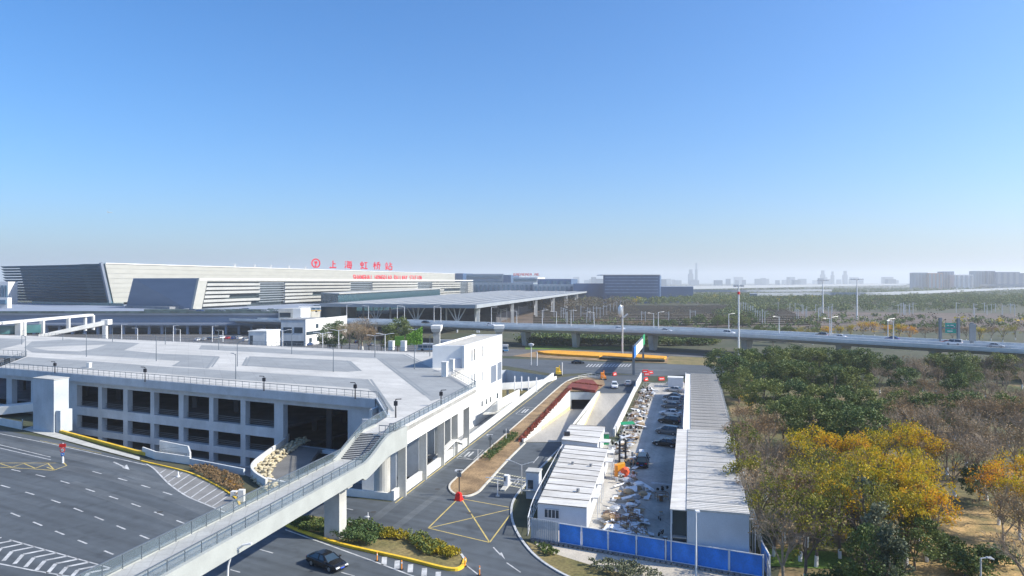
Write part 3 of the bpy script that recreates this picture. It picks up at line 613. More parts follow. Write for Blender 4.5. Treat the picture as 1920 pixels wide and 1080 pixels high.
# side plates: straight, then an S-curve up along the steps
def side(w0, w1, name):
    prof = [(c0, 8.05, 6.4), (lerp(c0, c1, .955), 8.05, 6.4)]
    k = 14; s_ = lerp(c0, c1, .955)
    for i in range(1, k+1):
        t = i/k; q = lerp(s_, c2, t); e = t*t*(3-2*t); prof.append((q, 8.05+2.2*e, 6.0+1.5*e if t < .98 else 7.5))
    prof.append((c3, 10.25, 7.5)); prof.append((c3+dB*1.2, 10.25, 7.5))
    mb = MB()
    for (a_, ta, ba), (b_, tb, bb) in zip(prof[:-1], prof[1:]): slab(a_, b_, ta, tb, ba, bb, w0, w1, mb)
    return build(mb, name, mat('bridge_side', (.34,.36,.345), .75, .06, .5, fine=.04), fb_)
side(W2, W2+.38, 'side_plate'); side(-W2-.38, -W2, 'side_plate')
for q, w_, zt in ((V((-20.7,81.3,0)), 2.0, 6.68), (V((-30.3,44.0,0)), 2.0, 6.68)):
    M = Matrix.Translation(q)@Matrix.Rotation(math.atan2(dB.y, dB.x), 4, 'Z')
    mb = MB(); pr = []
    for k in range(24):
        t = 2*math.pi*k/24; r = 1.0/max(abs(math.cos(t)), abs(math.sin(t)))**.75; pr.append(M@V((r*math.cos(t)*.95, r*math.sin(t)*1.05, 0)))
    build(MB().prism(pr, -.3, zt-.7), 'pier', m_conc, fb_); mb.box(-.6,.6,-1.9,1.9,zt-.7,zt, M); build(mb, 'pier_cap', m_conc, fb_)
off = V((0,0,.26))
railing('bridge_railing', 'dark glass panel railing on the road side of the footbridge', [V((*(c0+nB*W2).xy, 7.85)), V((*(c1+nB*(W2-.05)).xy, 7.85)), V((*(c2+nB*(W2-.05)).xy, 10.1)), V((*(c3+nB*(W2-.05)).xy, 10.05))], 1.15, 1.9, True, 1)
railing('bridge_railing', 'dark glass panel railing on the far side of the footbridge toward the wide carriageway', [V((*(c0-nB*W2).xy, 7.85)), V((*(c1-nB*(W2-.05)).xy, 7.85)), V((*(c2-nB*(W2-.05)).xy, 10.1)), V((*P(723,783).xy*0, 0)) if 0 else V((-19.4,96,10.05)), P(726,781,10.05)], 1.15, 1.9, True, 1)
railing('handrail', 'short bare handrail at the head of the footbridge steps', [V((-17.6,91.9,10)), V((-15.9,91.4,10))], .95, .9, False, 0)
# ---------------------------------------------------------------- DRIVEWAY into the building
dv = px([(655,938),(505,965),(482,915),(486,893),(512,870),(540,846),(548,838)])
d_ = [P(560,925), P(497,912), P(488,895), P(512,868), P(545,842), fa+LF*kline(533,fa,fb)+NF*.6, fa+LF*kline(606,fa,fb)+NF*.6, P(598,845), P(572,880), P(560,905), P(640,930)]
build(MB().prism([V((p.x,p.y,0)) for p in d_], -.5, .05), 'driveway', mat('driveway_concrete', (.15,.15,.145), .85, .12, .3, fine=.08), kind='structure')
low_wall(smooth_path([P(500,915), P(480,902), P(472,890), P(478,878), P(500,860), P(530,838), P(541,826)], 5), 1.3, .35, 'curved_wall', 'curved white parapet wall wrapping the bend of the driveway', m_white)
low_wall([P(590,905), P(625,880), P(662,850), P(690,838)], 1.8, .3, 'driveway_wall', 'blue grey parapet on the inner side of the driveway behind the footbridge', m_fac)
# ---------------------------------------------------------------- VIADUCT in front of the rail yard
vp = [(430,597,9.3),(560,600,9.3),(700,603,9.3),(830,607.5,9.3),(960,612,9.3),(1200,618,9.3),(1440,628,9.3),(1600,637,9.3),(1800,648,9.3),(1960,657,9.3),(2150,670,9.3)]
vpath = smooth_path([P(a, b, 9.3) for a, b, z in vp], 6)
for p in vpath: p.z = 0
vd = thing('viaduct', 'long pale elevated road viaduct crossing the whole view in front of the rail yard', 'viaduct', (0, 320, 0))
WV = 25
mb = MB(); ribbon(mb, vpath, [(-WV,8.4),(-WV,8.1),(-WV+4,7.6),(-WV+6,6.4),(-5.5,6.4),(-3.5,7.4),(0,7.9),(0,8.4)]); build(mb, 'deck_girder', mat('viaduct_concrete', (.64,.66,.68), .8, .05, .1, fine=.03), vd)
mb = MB(); ribbon(mb, vpath, [(-WV+.4,8.41),(-.4,8.41),(-.4,8.43),(-WV+.4,8.43)]); build(mb, 'roadway', mat('viaduct_asphalt', (.36,.38,.40), .8, .08, .1), vd)
for l in (0, -WV/2, -WV):
    mb = MB(); ribbon(mb, vpath, [(l-.25,8.44),(l+.25,8.44),(l+.2,9.3),(l-.2,9.3)]); build(mb, 'parapet', m_white, vd)
def on_path(pxx, path):
    for a_, b_ in zip(path[:-1], path[1:]):
        ka, kb = a_.x/a_.y*F+960, b_.x/b_.y*F+960
        if min(ka, kb) <= pxx <= max(ka, kb):
            t = (pxx-ka)/(kb-ka) if abs(kb-ka) > 1e-6 else 0
            dd = (b_-a_).normalized(); return lerp(a_, b_, t), dd
    return path[-1], (path[-1]-path[-2]).normalized()
for x in (560, 640, 740, 975, 1072, 1214, 1385, 1560, 1740, 1900):
    p, dd = on_path(x, vpath); n = V((dd.y, -dd.x, 0)); c = p-n*8
    if x > 1300: c = p-n*10
    M = Matrix.Translation((c.x, c.y, 0))@Matrix.Rotation(math.atan2(dd.y, dd.x), 4, 'Z')
    mb = MB(); mb.hexa([M@V(q) for q in ((-1.1,-2.2,0),(1.1,-2.2,0),(1.1,2.2,0),(-1.1,2.2,0))], [M@V(q) for q in ((-1.1,-4.5,6.5),(1.1,-4.5,6.5),(1.1,4.5,6.5),(-1.1,4.5,6.5))]); build(mb, 'pier', m_conc, vd)
for (x, d, lab) in ((819, 283, 'lone white hammerhead pier left of the tower, waiting for a deck'), (936, 283, 'lone white hammerhead pier peeping over the tower roof')):
    t = thing('lone_pier', lab, 'bridge pier', D(x, d)); c = D(x, d)
    build(MB().box(c.x-1.3,c.x+1.3,c.y-1.3,c.y+1.3,0,9.6), 'shaft', m_conc, t)
    mb = MB(); mb.hexa([(c.x-1.6,c.y-3,9.6),(c.x+1.6,c.y-3,9.6),(c.x+1.6,c.y+3,9.6),(c.x-1.6,c.y+3,9.6)], [(c.x-2,c.y-4,11),(c.x+2,c.y-4,11),(c.x+2,c.y+4,11),(c.x-2,c.y+4,11)]); mb.box(c.x-2,c.x+2,c.y-4,c.y+4,11,12.2); build(mb, 'cap', m_white, t)
# far viaducts on the right and across the middle
def far_road(name, label, pts, z, wd, th=4.2, m=None):
    path = smooth_path([P(a, b, z) for a, b in pts], 6)
    for p in path: p.z = 0
    t = thing(name, label, 'viaduct', (path[0].x, path[0].y, 0)); mb = MB(); ribbon(mb, path, [(-wd,z-th),(0,z-th),(0,z),(-.3,z),(-.3,z-.9),(-wd+.3,z-.9),(-wd+.3,z),(-wd,z)]); build(mb, 'deck', m or mat('far_viaduct_concrete', (.30,.33,.37), .8), t)
    L_ = 0
    for a_, b_ in zip(path[:-1], path[1:]):
        L_ += (b_-a_).length
        if L_ > 45:
            L_ = 0; c = a_; dd = (b_-a_).normalized(); n = V((-dd.y, dd.x, 0)); c = c+n*wd*.5*(1)
            build(MB().box(c.x-1,c.x+1,c.y-1,c.y+1,0,z-th), 'pier', m_conc, t)
    return t
far_road('far_viaduct', 'sweeping elevated road beyond the woods, rising toward the right side', [(1420,549.5),(1540,548.5),(1640,548.5),(1720,546.5),(1800,543.5),(1900,540),(2000,537)], 13, 16)
far_road('far_viaduct', 'thin straight elevated road just below the hazy skyline', [(1230,537),(1400,535.2),(1560,533.2),(1700,532),(1800,532.5),(1960,534)], 20, 22, 7)
far_road('far_viaduct', 'pale elevated road passing below the dark blue office block', [(1075,545),(1130,543.5),(1250,543),(1400,543.5),(1560,542.5)], 14, 16)
# ---------------------------------------------------------------- STATION
m_stone = mat('station_panel', (.36,.36,.325), .7, .05, .08, fine=.02, stretch=(1,1,4))
m_stgrey = mat('station_grey_panel', (.17,.20,.25), .6, .06, .05, stretch=(1,1,5))
m_stblue = glassmat('station_louvre_glass', (.03,.10,.17), .3)
st = thing('railway_station', 'huge pale stone clad railway station hall with a dark louvred end and striped lower wing', 'railway station', (-200, 600, 12))
S = .3
def W(px_, d0, x0, slope=S):                      # point of a G-wall seen in column px
    k = (px_-960)/F; d = (x0-slope*d0)/(k-slope); return V((k*d, d, 0))
m0 = D(197, 525); zt = 43.7
def mw(px_, z): p = W(px_, m0.y, m0.x); return V((p.x, p.y, z))
c_top = mw(197, zt); c_bot = W(212, m0.y, m0.x); e_top = mw(853, zt)
lk = D(5, 594); 
mb = MB()
# long stone wall, battered slightly, with real thickness
k1 = mw(213, 0); zb = 14.0; HV = V((lk.x-c_top.x+8, lk.y-c_top.y+20, 0))
w1 = V((c_top.x,c_top.y,zt)); w2 = V((k1.x+3,k1.y+4,zb)); 
Ld = (e_top-c_top).normalized(); Nn = V((-Ld.y, Ld.x, 0)); DEP = 90
a0 = V((c_top.x,c_top.y,0)); bz = a0+Ld*((k1-V((a0.x,a0.y,0))).length)
mb.hexa([V((bz.x,bz.y,zb)), V((e_top.x,e_top.y,zb)), V((e_top.x,e_top.y,zb))+Nn*DEP, V((bz.x,bz.y,zb))+HV+V((26,10,0))], [c_top, e_top, e_top+Nn*DEP, c_top+HV])
build(mb, 'hall', m_stone, st)
mb = MB()
for i in range(1, 8):
    z = zb+(zt-zb)*i/8; s_ = bz+(c_top.xy.to_3d()-bz)*(i/8); mb.beam(V((s_.x,s_.y,z))-Nn*.06, V((e_top.x,e_top.y,z))-Nn*.06, .2, .14)
build(mb, 'panel_joint', mat('joint_grey', (.25,.26,.25)), st)
mb = MB(); mb.beam(c_top+V((0,0,.2))-Nn*.1, e_top+V((0,0,.2))-Nn*.1, 1.0, .7); build(mb, 'parapet', m_white, st)
# dark louvred end
lt, lb = V((lk.x, lk.y, zt)), V((D(19,592).x, 592, zb)); ct = c_top-Ld*4; cb = V((bz.x,bz.y,zb))
mb = MB(); NL = 13
mb.hexa([lb+V((3,16,0)), cb+V((0,9,0))+Ld*2, cb+Nn*30+Ld*12, lb+V((10,40,0))], [lt+V((3,16,0)), ct+V((0,9,0))+Ld*2, ct+Nn*30+Ld*12, lt+V((10,40,0))]); build(mb, 'glazed_end', m_stblue, st)
mb = MB()
for i in range(NL):
    t0, t1 = i/NL, (i+.72)/NL; a_, b_ = lerp(lb, lt, t0), lerp(cb-Ld*3, ct, t0); c_, e_ = lerp(lb, lt, t1), lerp(cb-Ld*3, ct, t1)
    mb.hexa([a_, b_, b_+V((.5,2,0)), a_+V((.5,2,0))], [c_+V((-1.2,-1.6,0)), e_+V((-.4,-1.9,0)), e_+V((.5,2,0)), c_+V((.5,2,0))])
build(mb, 'louvre_blade', mat('louvre_blue_steel', (.11,.23,.31), .35, .08, .05, metal=.4), st)
mb = MB(); mb.beam(lerp(cb-Ld*2.5, ct, 0)+V((0,-1.5,0)), ct+V((1.5,-2,.5)), 1.4, 2.4); build(mb, 'end_frame', m_stgrey, st)
# lower striped wing
b0_ = D(360, 450, 12); b0t = D(372, 446, 32.2)
def bw(px_, z): p = W(px_, b0_.y, b0_.x); return V((p.x,p.y,z))
bt = V((b0_.x+1.5, b0_.y, 0)); Lw = (bw(887,0)-bw(360,0)).normalized(); Nw = V((-Lw.y, Lw.x, 0))
s0 = bw(372, 0); eW = bw(887, 0); z0w, z1w = 12.0, 32.0
b36 = bw(360, 0); gl, glt = D(262, 482, 12), D(276, 477, 32.2)
mb = MB()
mb.hexa([V((b36.x,b36.y,z0w))+Nw*3, V((eW.x,eW.y,z0w))+Nw*3, V((eW.x,eW.y,z0w))+Nw*44, gl+Nw*10], [V((s0.x,s0.y,z1w-2))+Nw*3, V((eW.x,eW.y,z1w-2))+Nw*3, V((eW.x,eW.y,z1w-2))+Nw*50, glt+V((0,0,-2))+Nw*10]); build(mb, 'lower_wing', glassmat('wing_glass', (.05,.07,.08), .2), st)
mb = MB()
mb.hexa([gl, V((b36.x,b36.y,12)), V((b36.x,b36.y,12))+Nw*2.9, gl+Nw*12], [glt, V((s0.x,s0.y,32.2)), V((s0.x,s0.y,32.2))+Nw*2.9, glt+Nw*12]); build(mb, 'grey_end', m_stgrey, st)
mb = MB(); mb.hexa([V((s0.x,s0.y,30.8)), V((eW.x,eW.y,30.8)), V((eW.x,eW.y,30.8))+Nw*52, glt+V((0,0,-1.4))+Nw*12], [V((s0.x,s0.y,32.3))-Nw*.4, V((eW.x,eW.y,32.3))-Nw*.4, V((eW.x,eW.y,32.3))+Nw*52, glt+V((0,0,.1))+Nw*12]); build(mb, 'wing_roof', m_white, st)
mb = MB(); mb.beam(V((b36.x,b36.y,12))-Nw*.3, V((s0.x,s0.y,32.2))-Nw*.3, 1.6, 1.2)
q0, q1 = bw(364,12), bw(376,30.8); mb.hexa([V((b36.x,b36.y,12)), bw(378,12), bw(378,12)+Nw*2, V((b36.x,b36.y,12))+Nw*2], [V((s0.x,s0.y,30.8)), bw(389,30.8), bw(389,30.8)+Nw*2, V((s0.x,s0.y,30.8))+Nw*2]); build(mb, 'corner_pylon', m_stone, st)
mb = MB(); seg = [(388,487),(534,657),(698,783),(810,863),(877,887)]; rz = random.Random(5)
for (x0, x1) in seg:
    for r_ in range(6):
        za = 28.9-r_*2.75; a_, b_ = x0-(r_*1.6 if x0 == 388 else 0), x1
        if r_ == 3 and x1 != 887: b_ = x0+(x1-x0)*.42
        if r_ == 5 and x0 == 388: b_ = 470
        if r_ == 5 and x0 == 534: b_ = 634
        p, q = bw(a_, 0), bw(b_, 0)
        mb.hexa([V((p.x,p.y,za-1.75)),V((q.x,q.y,za-1.75)),V((q.x,q.y,za-1.75))+Nw*1.5,V((p.x,p.y,za-1.75))+Nw*1.5], [V((p.x,p.y,za))-Nw*.5,V((q.x,q.y,za))-Nw*.5,V((q.x,q.y,za))+Nw*1.5,V((p.x,p.y,za))+Nw*1.5])
build(mb, 'stone_band', mat('band_stone', (.46,.46,.43), .65, .05, .1), st)
mb = MB()
for (x0, x1) in [(487,534),(657,698),(783,810),(863,877)]:
    for r_ in range(9): za = 29-r_*1.75; p, q = bw(x0, za), bw(x1, za); mb.beam(p+Nw*.8, q+Nw*.8, .6, .5)
build(mb, 'steel_louvre', mat('steel_louvre', (.32,.35,.38), .5, .05, 1, metal=.3), st)
mb = MB(); # entrance opening in the grey end
a_, b_ = lerp(gl, V((b36.x,b36.y,12)), .08), lerp(gl, V((b36.x,b36.y,12)), .78); nn = V((-.35,-.95,0)); mb.hexa([a_+nn*.5+V((0,0,2.8)), b_+nn*.5+V((0,0,2.8)), b_+V((0,0,2.8)), a_+V((0,0,2.8))],[a_+nn*.5+V((0,0,4.8)), b_+nn*.5+V((0,0,4.8)), b_+V((0,0,4.8)), a_+V((0,0,4.8))]); build(mb, 'ribbon_window', m_glass, st)
a_, b_ = gl+nn*5, V((b36.x,b36.y,12))+nn*5; mb = MB(); mb.hexa([gl+nn*7+V((-4,0,0)), lerp(gl,b36.xy.to_3d()+V((0,0,12)),.75)+nn*7, lerp(gl,b36.xy.to_3d()+V((0,0,12)),.8), gl], [gl+nn*7+V((-4,0,1.6)), lerp(gl,b36.xy.to_3d()+V((0,0,12)),.75)+nn*7+V((0,0,1.6)), lerp(gl,b36.xy.to_3d()+V((0,0,12)),.8)+V((0,0,1.6)), gl+V((0,0,1.6))]); build(mb, 'porch', m_concd, st)
# concourse under the dark end
mb = MB(); mb.hexa([D(60,560,12), D(232,510,12), D(232,540,12), D(60,600,12)], [D(60,560,14), D(232,510,14), D(232,540,14), D(60,600,14)])
mb.hexa([D(60,562,9.5), D(232,512,9.5), D(232,540,9.5), D(60,600,9.5)], [D(60,562,12), D(232,512,12), D(232,540,12), D(60,600,12)]); build(mb, 'concourse', glassmat('teal_glass', (.06,.16,.17), .15), st)
# roof plant on the hall (small white masts)
for i, x in enumerate((445, 482, 512, 546, 577)):
    p = mw(x, zt)+Nn*3; t = thing('roof_mast', '%s small white lattice mast from the left on the station roof' % nth(i), 'roof mast', p, 'white masts on the station roof')
    mb = MB()
    for k in range(4): an = k*math.pi/2; mb.beam(p, p+V((math.cos(an)*3.2, math.sin(an)*3.2, 3.4)), .3)
    mb.beam(p, p+V((0,0,4.2)), .4); build(mb, 'struts', m_white, t)
# red station sign: emblem and characters built as strokes, standing on the hall roof
m_sign = mat('sign_red', (.85,.0,.02), .45, .05, 1)
def glyph(t, org, right, strokes, hgt, wd, th):
    mb = MB(); u = V((0,0,1))
    for s_ in strokes:
        q = [org+right*((a_-.5)*wd)+u*(b_*hgt) for a_, b_ in s_]
        for a_, b_ in zip(q[:-1], q[1:]):
            vv = abs((b_-a_).normalized().z) > .99; mb.beam(a_, b_, th if vv else .5, .5 if vv else th, up=right.cross(u) if vv else u)
    build(mb, 'character', m_sign, t)
    mb = MB(); n = right.cross(u)
    for e in (-.3, .3): mb.beam(org+right*(e*wd)+V((0,0,-.8)), org+right*(e*wd)+V((0,0,hgt*.25)), .3); mb.beam(org+right*(e*wd)-n*3+V((0,0,-.8)), org+right*(e*wd)+V((0,0,hgt*.6)), .22)
    build(mb, 'bracket', m_pole, t)
CH = [('shang', [[(.5,.95),(.5,.08)],[(.5,.55),(.85,.55)],[(.05,.06),(.95,.06)]]),
 ('hai', [[(.08,.92),(.2,.8)],[(.02,.62),(.14,.52)],[(.02,.08),(.2,.38)],[(.45,.98),(.34,.8)],[(.4,.86),(.95,.86)],[(.42,.7),(.36,.12),(.88,.12)],[(.42,.7),(.88,.7),(.84,.0),(.72,.0)],[(.28,.42),(.98,.42)],[(.6,.62),(.66,.5)],[(.58,.34),(.64,.2)]]),
 ('hong', [[(.05,.78),(.42,.78),(.42,.48),(.05,.48),(.05,.78)],[(.235,.98),(.235,.12)],[(.02,.1),(.44,.16)],[(.36,.26),(.46,.06)],[(.54,.84),(.96,.84)],[(.75,.84),(.75,.08)],[(.5,.06),(1,.06)]]),
 ('qiao', [[(.02,.7),(.4,.7)],[(.22,.98),(.22,.02)],[(.2,.66),(.03,.34)],[(.24,.62),(.38,.46)],[(.88,.96),(.52,.86)],[(.44,.7),(1,.7)],[(.7,.9),(.66,.62),(.44,.42)],[(.72,.7),(.98,.44)],[(.6,.44),(.58,.2),(.46,.02)],[(.82,.44),(.82,.0)]]),
 ('zhan', [[(.2,.98),(.26,.84)],[(.02,.76),(.44,.76)],[(.12,.62),(.17,.22)],[(.34,.62),(.28,.2)],[(.02,.1),(.46,.16)],[(.7,.98),(.7,.5)],[(.7,.76),(.98,.76)],[(.54,.5),(.94,.5),(.94,.04),(.54,.04),(.54,.5)]])]
lz = {'shang': 'red first rooftop character of the station name, after the round emblem', 'hai': 'red second rooftop character of the station name, with three water dots', 'hong': 'red third rooftop character of the station name, between two denser ones', 'qiao': 'red fourth rooftop character of the station name, next to the last one', 'zhan': 'red last rooftop character of the station name, nearest the roof end'}
for (nm, stx), x in zip(CH, (627, 656, 685, 709, 731)):
    p = mw(x, 0)+Nn*2; d = p.y; org = V((p.x, p.y, zt+1.2)); hgt = 14.5*d/F; org.z = 30+(HY-(502.5+(x-627)*.036))*d/F
    t = thing('sign_character', lz[nm], 'sign', org, 'red station name characters on the roof'); rt = V((1,0,0)); glyph(t, org, V((.94,.34,0)).normalized(), stx, hgt, hgt*.95, 1.35)
p = mw(595, 0)+Nn*2; d = p.y; hh = 17*d/F; org = V((p.x, p.y, 30+(HY-502.5)*d/F)); rt = V((.94,.34,0)).normalized()
t = thing('railway_emblem', 'round red railway emblem standing on the station roof', 'emblem', org)
mb = MB(); c = org+V((0,0,hh*.52)); N_ = 28
for k in range(N_):
    a0_, a1_ = 2*math.pi*k/N_-math.pi/2, 2*math.pi*(k+1)/N_-math.pi/2
    if abs(((a0_+math.pi/2) % (2*math.pi))-math.pi) > math.pi-.32: continue
    mb.beam(c+rt*(math.cos(a0_)*hh*.42)+V((0,0,math.sin(a0_)*hh*.46)), c+rt*(math.cos(a1_)*hh*.42)+V((0,0,math.sin(a1_)*hh*.46)), .6, 1.5)
mb.beam(c+V((0,0,-hh*.42)), c+V((0,0,hh*.08)), 1.2, 1.5, up=V((.34,-.94,0))); mb.beam(c-rt*1.7+V((0,0,hh*.1)), c+rt*1.7+V((0,0,hh*.1)), .8, 2.6); mb.beam(c-rt*2.4+V((0,0,-hh*.42)), c+rt*2.4+V((0,0,-hh*.42)), .8, 1.4)
build(mb, 'emblem', m_sign, t); mb = MB()
for e in (-3, 3): mb.beam(org+rt*e+V((0,0,-1)), org+rt*e*.4+V((0,0,hh*.3)), .4)
build(mb, 'bracket', m_pole, t)
# Latin lettering on the wall: STROKE letters with a hairline of real depth
LET = {'S':[[(1,.9),(.6,1),(.1,.9),(0,.72),(.2,.55),(.8,.45),(1,.25),(.8,.05),(.3,0),(0,.12)]],'H':[[(0,0),(0,1)],[(1,0),(1,1)],[(0,.5),(1,.5)]],'A':[[(0,0),(.5,1),(1,0)],[(.2,.35),(.8,.35)]],'N':[[(0,0),(0,1),(1,0),(1,1)]],
 'G':[[(1,.85),(.6,1),(.2,.95),(0,.5),(.2,.05),(.6,0),(1,.15),(1,.5),(.6,.5)]],'I':[[(.5,0),(.5,1)]],'O':[[(.5,1),(.1,.85),(0,.5),(.1,.15),(.5,0),(.9,.15),(1,.5),(.9,.85),(.5,1)]],'Q':[[(.5,1),(.1,.85),(0,.5),(.1,.15),(.5,0),(.9,.15),(1,.5),(.9,.85),(.5,1)],[(.6,.3),(1,0)]],
 'R':[[(0,0),(0,1),(.8,1),(1,.78),(.8,.5),(0,.5)],[(.5,.5),(1,0)]],'L':[[(0,1),(0,0),(1,0)]],'W':[[(0,1),(.25,0),(.5,.8),(.75,0),(1,1)]],'Y':[[(0,1),(.5,.5),(1,1)],[(.5,.5),(.5,0)]],'T':[[(0,1),(1,1)],[(.5,1),(.5,0)]]}
txt = 'SHANGHAI HONGQIAO RAILWAY STATION'; t = thing('wall_lettering', 'long line of red capital letters on the upper wall of the station', 'sign', mw(725, 38))
pa, pb = mw(662, 0), mw(791, 0); Lt = (pb-pa).length; st_ = Lt/len(txt); mb_first = True
for i, chh in enumerate(txt):
    if chh == ' ': continue
    mb = MB(); o_ = pa+Ld*(st_*i)-Nn*.35
    d = o_.y; hz = 10.0*d/F*.5; zc = 30+(HY-(521.5))*d/F; zc = 32.9+(i/len(txt))*.4; hz = 5.6
    for s_ in LET[chh]:
        q = [o_+Ld*(a_*st_*.66)+V((0,0,zc+b_*hz)) for a_, b_ in s_]
        for a_, b_ in zip(q[:-1], q[1:]):
            vv = abs((b_-a_).normalized().z) > .99; mb.beam(a_, b_, .8 if vv else .5, .5 if vv else .8, up=Nn if vv else V((0,0,1)))
    build(mb, 'letter', m_sign, t)
# ---------------------------------------------------------------- PODIUM decks in front of the station
m_pod = mat('podium_concrete', (.22,.26,.33), .8, .08, .05, fine=.04)
pd = thing('station_podium', 'long blue grey two level podium of access roads in front of the station', 'podium', (-200, 390, 0))
f0, f1 = D(-420, 395), D(548, 397); f1b = D(548, 452)
mb = MB(); mb.prism([f0, f1, D(640,470), D(640,560), D(-420,640)], 10.8, 12.0); mb.prism([f0+V((0,1.5,0)), D(546,398.5), D(546,460), D(-420,500)], 5.0, 10.79); build(mb, 'upper_deck', m_pod, pd)
mb = MB(); mb.prism([D(-420,391), D(549,393), D(549,400), D(-420,400)], 5.2, 6.4); mb.prism([D(-420,398), D(547,399), D(547,460), D(-420,500)], 3.6, 4.98); build(mb, 'lower_deck', m_pod, pd)
mb = MB(); mb.prism([D(-420,410), D(547,412), D(547,460), D(-420,500)], 0, 3.59); build(mb, 'back_wall', glassmat('podium_glass', (.03,.05,.08), .3), pd)
mb = MB(); mb.prism([D(-420,394), D(560,396), D(560,396.4), D(-420,394.4)], 12.01, 13.2); mb.prism([D(270,410), D(522,410), D(522,414), D(270,414)], 12.01, 13.6); build(mb, 'parapet', mat('podium_planter', (.10,.14,.13), .9, .25, .3), pd)
mb = MB()
for x in range(-200, 560, 24): c = D(x, 394.5); build(MB().box(c.x-.6,c.x+.6,c.y-.6,c.y+.6,0,5.2), 'column', m_pod, pd)
b = thing('gate_house', 'small white two storey building with a dark ground floor strip beside the podium', 'building', D(590, 318)); 
def boxpx(name, label, x0, x1, d, z0, z1, dep, m, cat='building', slope=.257, group=None, par=None, mroof=None, wins=None, mw_=None):
    a_, b_ = D(x0, d), D(x1, d); sl = V((slope*dep, dep, 0)); t = par or thing(name, label, cat, V((a_.x, a_.y, z0)), group)
    build(MB().prism([a_, b_, b_+sl, a_+sl], z0, z1), 'wall', m, t)
    if mroof: build(MB().prism([a_+V((-.2,-.2,0)), b_+V((.2,-.2,0)), b_+sl+V((.2,.2,0)), a_+sl+V((-.2,.2,0))], z1+.002, z1+.3), 'roof', mroof, t)
    for (u0, u1, v0, v1) in (wins or []):
        p, q = lerp(a_, b_, u0), lerp(a_, b_, u1); za, zb = lerp(z0, z1, v0), lerp(z0, z1, v1)
        build(MB().hexa([V((p.x,p.y-.12,za)),V((q.x,q.y-.12,za)),V((q.x,q.y+.1,za)),V((p.x,p.y+.1,za))],[V((p.x,p.y-.12,zb)),V((q.x,q.y-.12,zb)),V((q.x,q.y+.1,zb)),V((p.x,p.y+.1,zb))]), 'window', mw_ or m_glass, t)
    return t
def sidewall(t, x1, d, z0, z1, dep, slope, m, wins=()):
    b_ = D(x1, d); s_ = V((slope*dep, dep, 0)).normalized(); n = V((s_.y, -s_.x, 0))
    for (u0, u1, v0, v1) in wins:
        p, q = b_+s_*(dep*u0), b_+s_*(dep*u1); build(MB().hexa([V((*(p-n*.05).xy,v0)),V((*(q-n*.05).xy,v0)),V((*(q+n*.08).xy,v0)),V((*(p+n*.08).xy,v0))],[V((*(p-n*.05).xy,v1)),V((*(q-n*.05).xy,v1)),V((*(q+n*.08).xy,v1)),V((*(p+n*.08).xy,v1))]), 'window', m, t)
t = boxpx('', '', 527, 572, 322, 0, 12.2, 17, m_fac, par=b, mroof=m_concd, wins=[(.1,.45,.5,.72),(.55,.9,.5,.72),(.05,.95,.02,.2)])
q = D(572, 322); s_ = V((.257*17,17,0)).normalized(); n = V((s_.y,-s_.x,0))
build(MB().hexa([V((*(q+n*.02).xy,0)),V((*(q+s_*40+n*.02).xy,0)),V((*(q+s_*40+n*.3).xy,0)),V((*(q+n*.3).xy,0))],[V((*(q+n*.02).xy,12.3)),V((*(q+s_*40+n*.02).xy,12.3)),V((*(q+s_*40+n*.3).xy,12.3)),V((*(q+n*.3).xy,12.3))]), 'white_wall', m_white, b)
q2 = q+n*.3; p_ = [q2+s_*.5, q2+s_*16.5]; build(MB().hexa([V((*p_[0].xy,5)),V((*p_[1].xy,5)),V((*(p_[1]+n*.12).xy,5)),V((*(p_[0]+n*.12).xy,5))],[V((*p_[0].xy,6.6)),V((*p_[1].xy,6.6)),V((*(p_[1]+n*.12).xy,6.6)),V((*(p_[0]+n*.12).xy,6.6))]), 'dark_strip', m_glass, b)
for (u, z_) in ((9, 7.8), (3, 1.5), (10, 1.5)):
    p = q2+s_*u; r_ = q2+s_*(u+2.4); build(MB().hexa([V((*p.xy,z_)),V((*r_.xy,z_)),V((*(r_+n*.1).xy,z_)),V((*(p+n*.1).xy,z_))],[V((*p.xy,z_+2)),V((*r_.xy,z_+2)),V((*(r_+n*.1).xy,z_+2)),V((*(p+n*.1).xy,z_+2))]), 'window', m_glass, b)
t = boxpx('ramp_building', 'pale boxy building with a ribbon window above the small white two storey building', 522, 549, 392, 6, 14.6, 30, m_conc, wins=[(.1,.85,.45,.75)])
q = D(549, 392); build(MB().hexa([q+V((0,.05,6)),q+V((4.5,0,6)),q+V((6.5,12,6)),q+V((2,12,6))],[q+V((0,.05,14.8)),q+V((4.5,0,14.8)),q+V((6.5,12,14.8)),q+V((2,12,14.8))]), 'wing', m_white, t)
build(MB().prism([D(522,391.9),D(549,391.9),D(549,391.5),D(522,391.5)],12.7,12.8), 'ledge', m_white, t)
t = boxpx('white_hut', 'small white flat roofed hut at the back edge of the roof plaza', 466, 499, 222, 9, 14.0, 7, m_fac, slope=.3, mroof=m_white, cat='hut', wins=[(.08,.25,.1,.75)])
q = D(499, 222); s_ = V((.3*7,7,0)).normalized(); n = V((s_.y,-s_.x,0)); build(MB().hexa([V((*q.xy,9)),V((*(q+s_*7).xy,9)),V((*(q+s_*7+n*.2).xy,9)),V((*(q+n*.2).xy,9))],[V((*q.xy,14)),V((*(q+s_*7).xy,14)),V((*(q+s_*7+n*.2).xy,14)),V((*(q+n*.2).xy,14))]), 'side_wall', m_white, t)
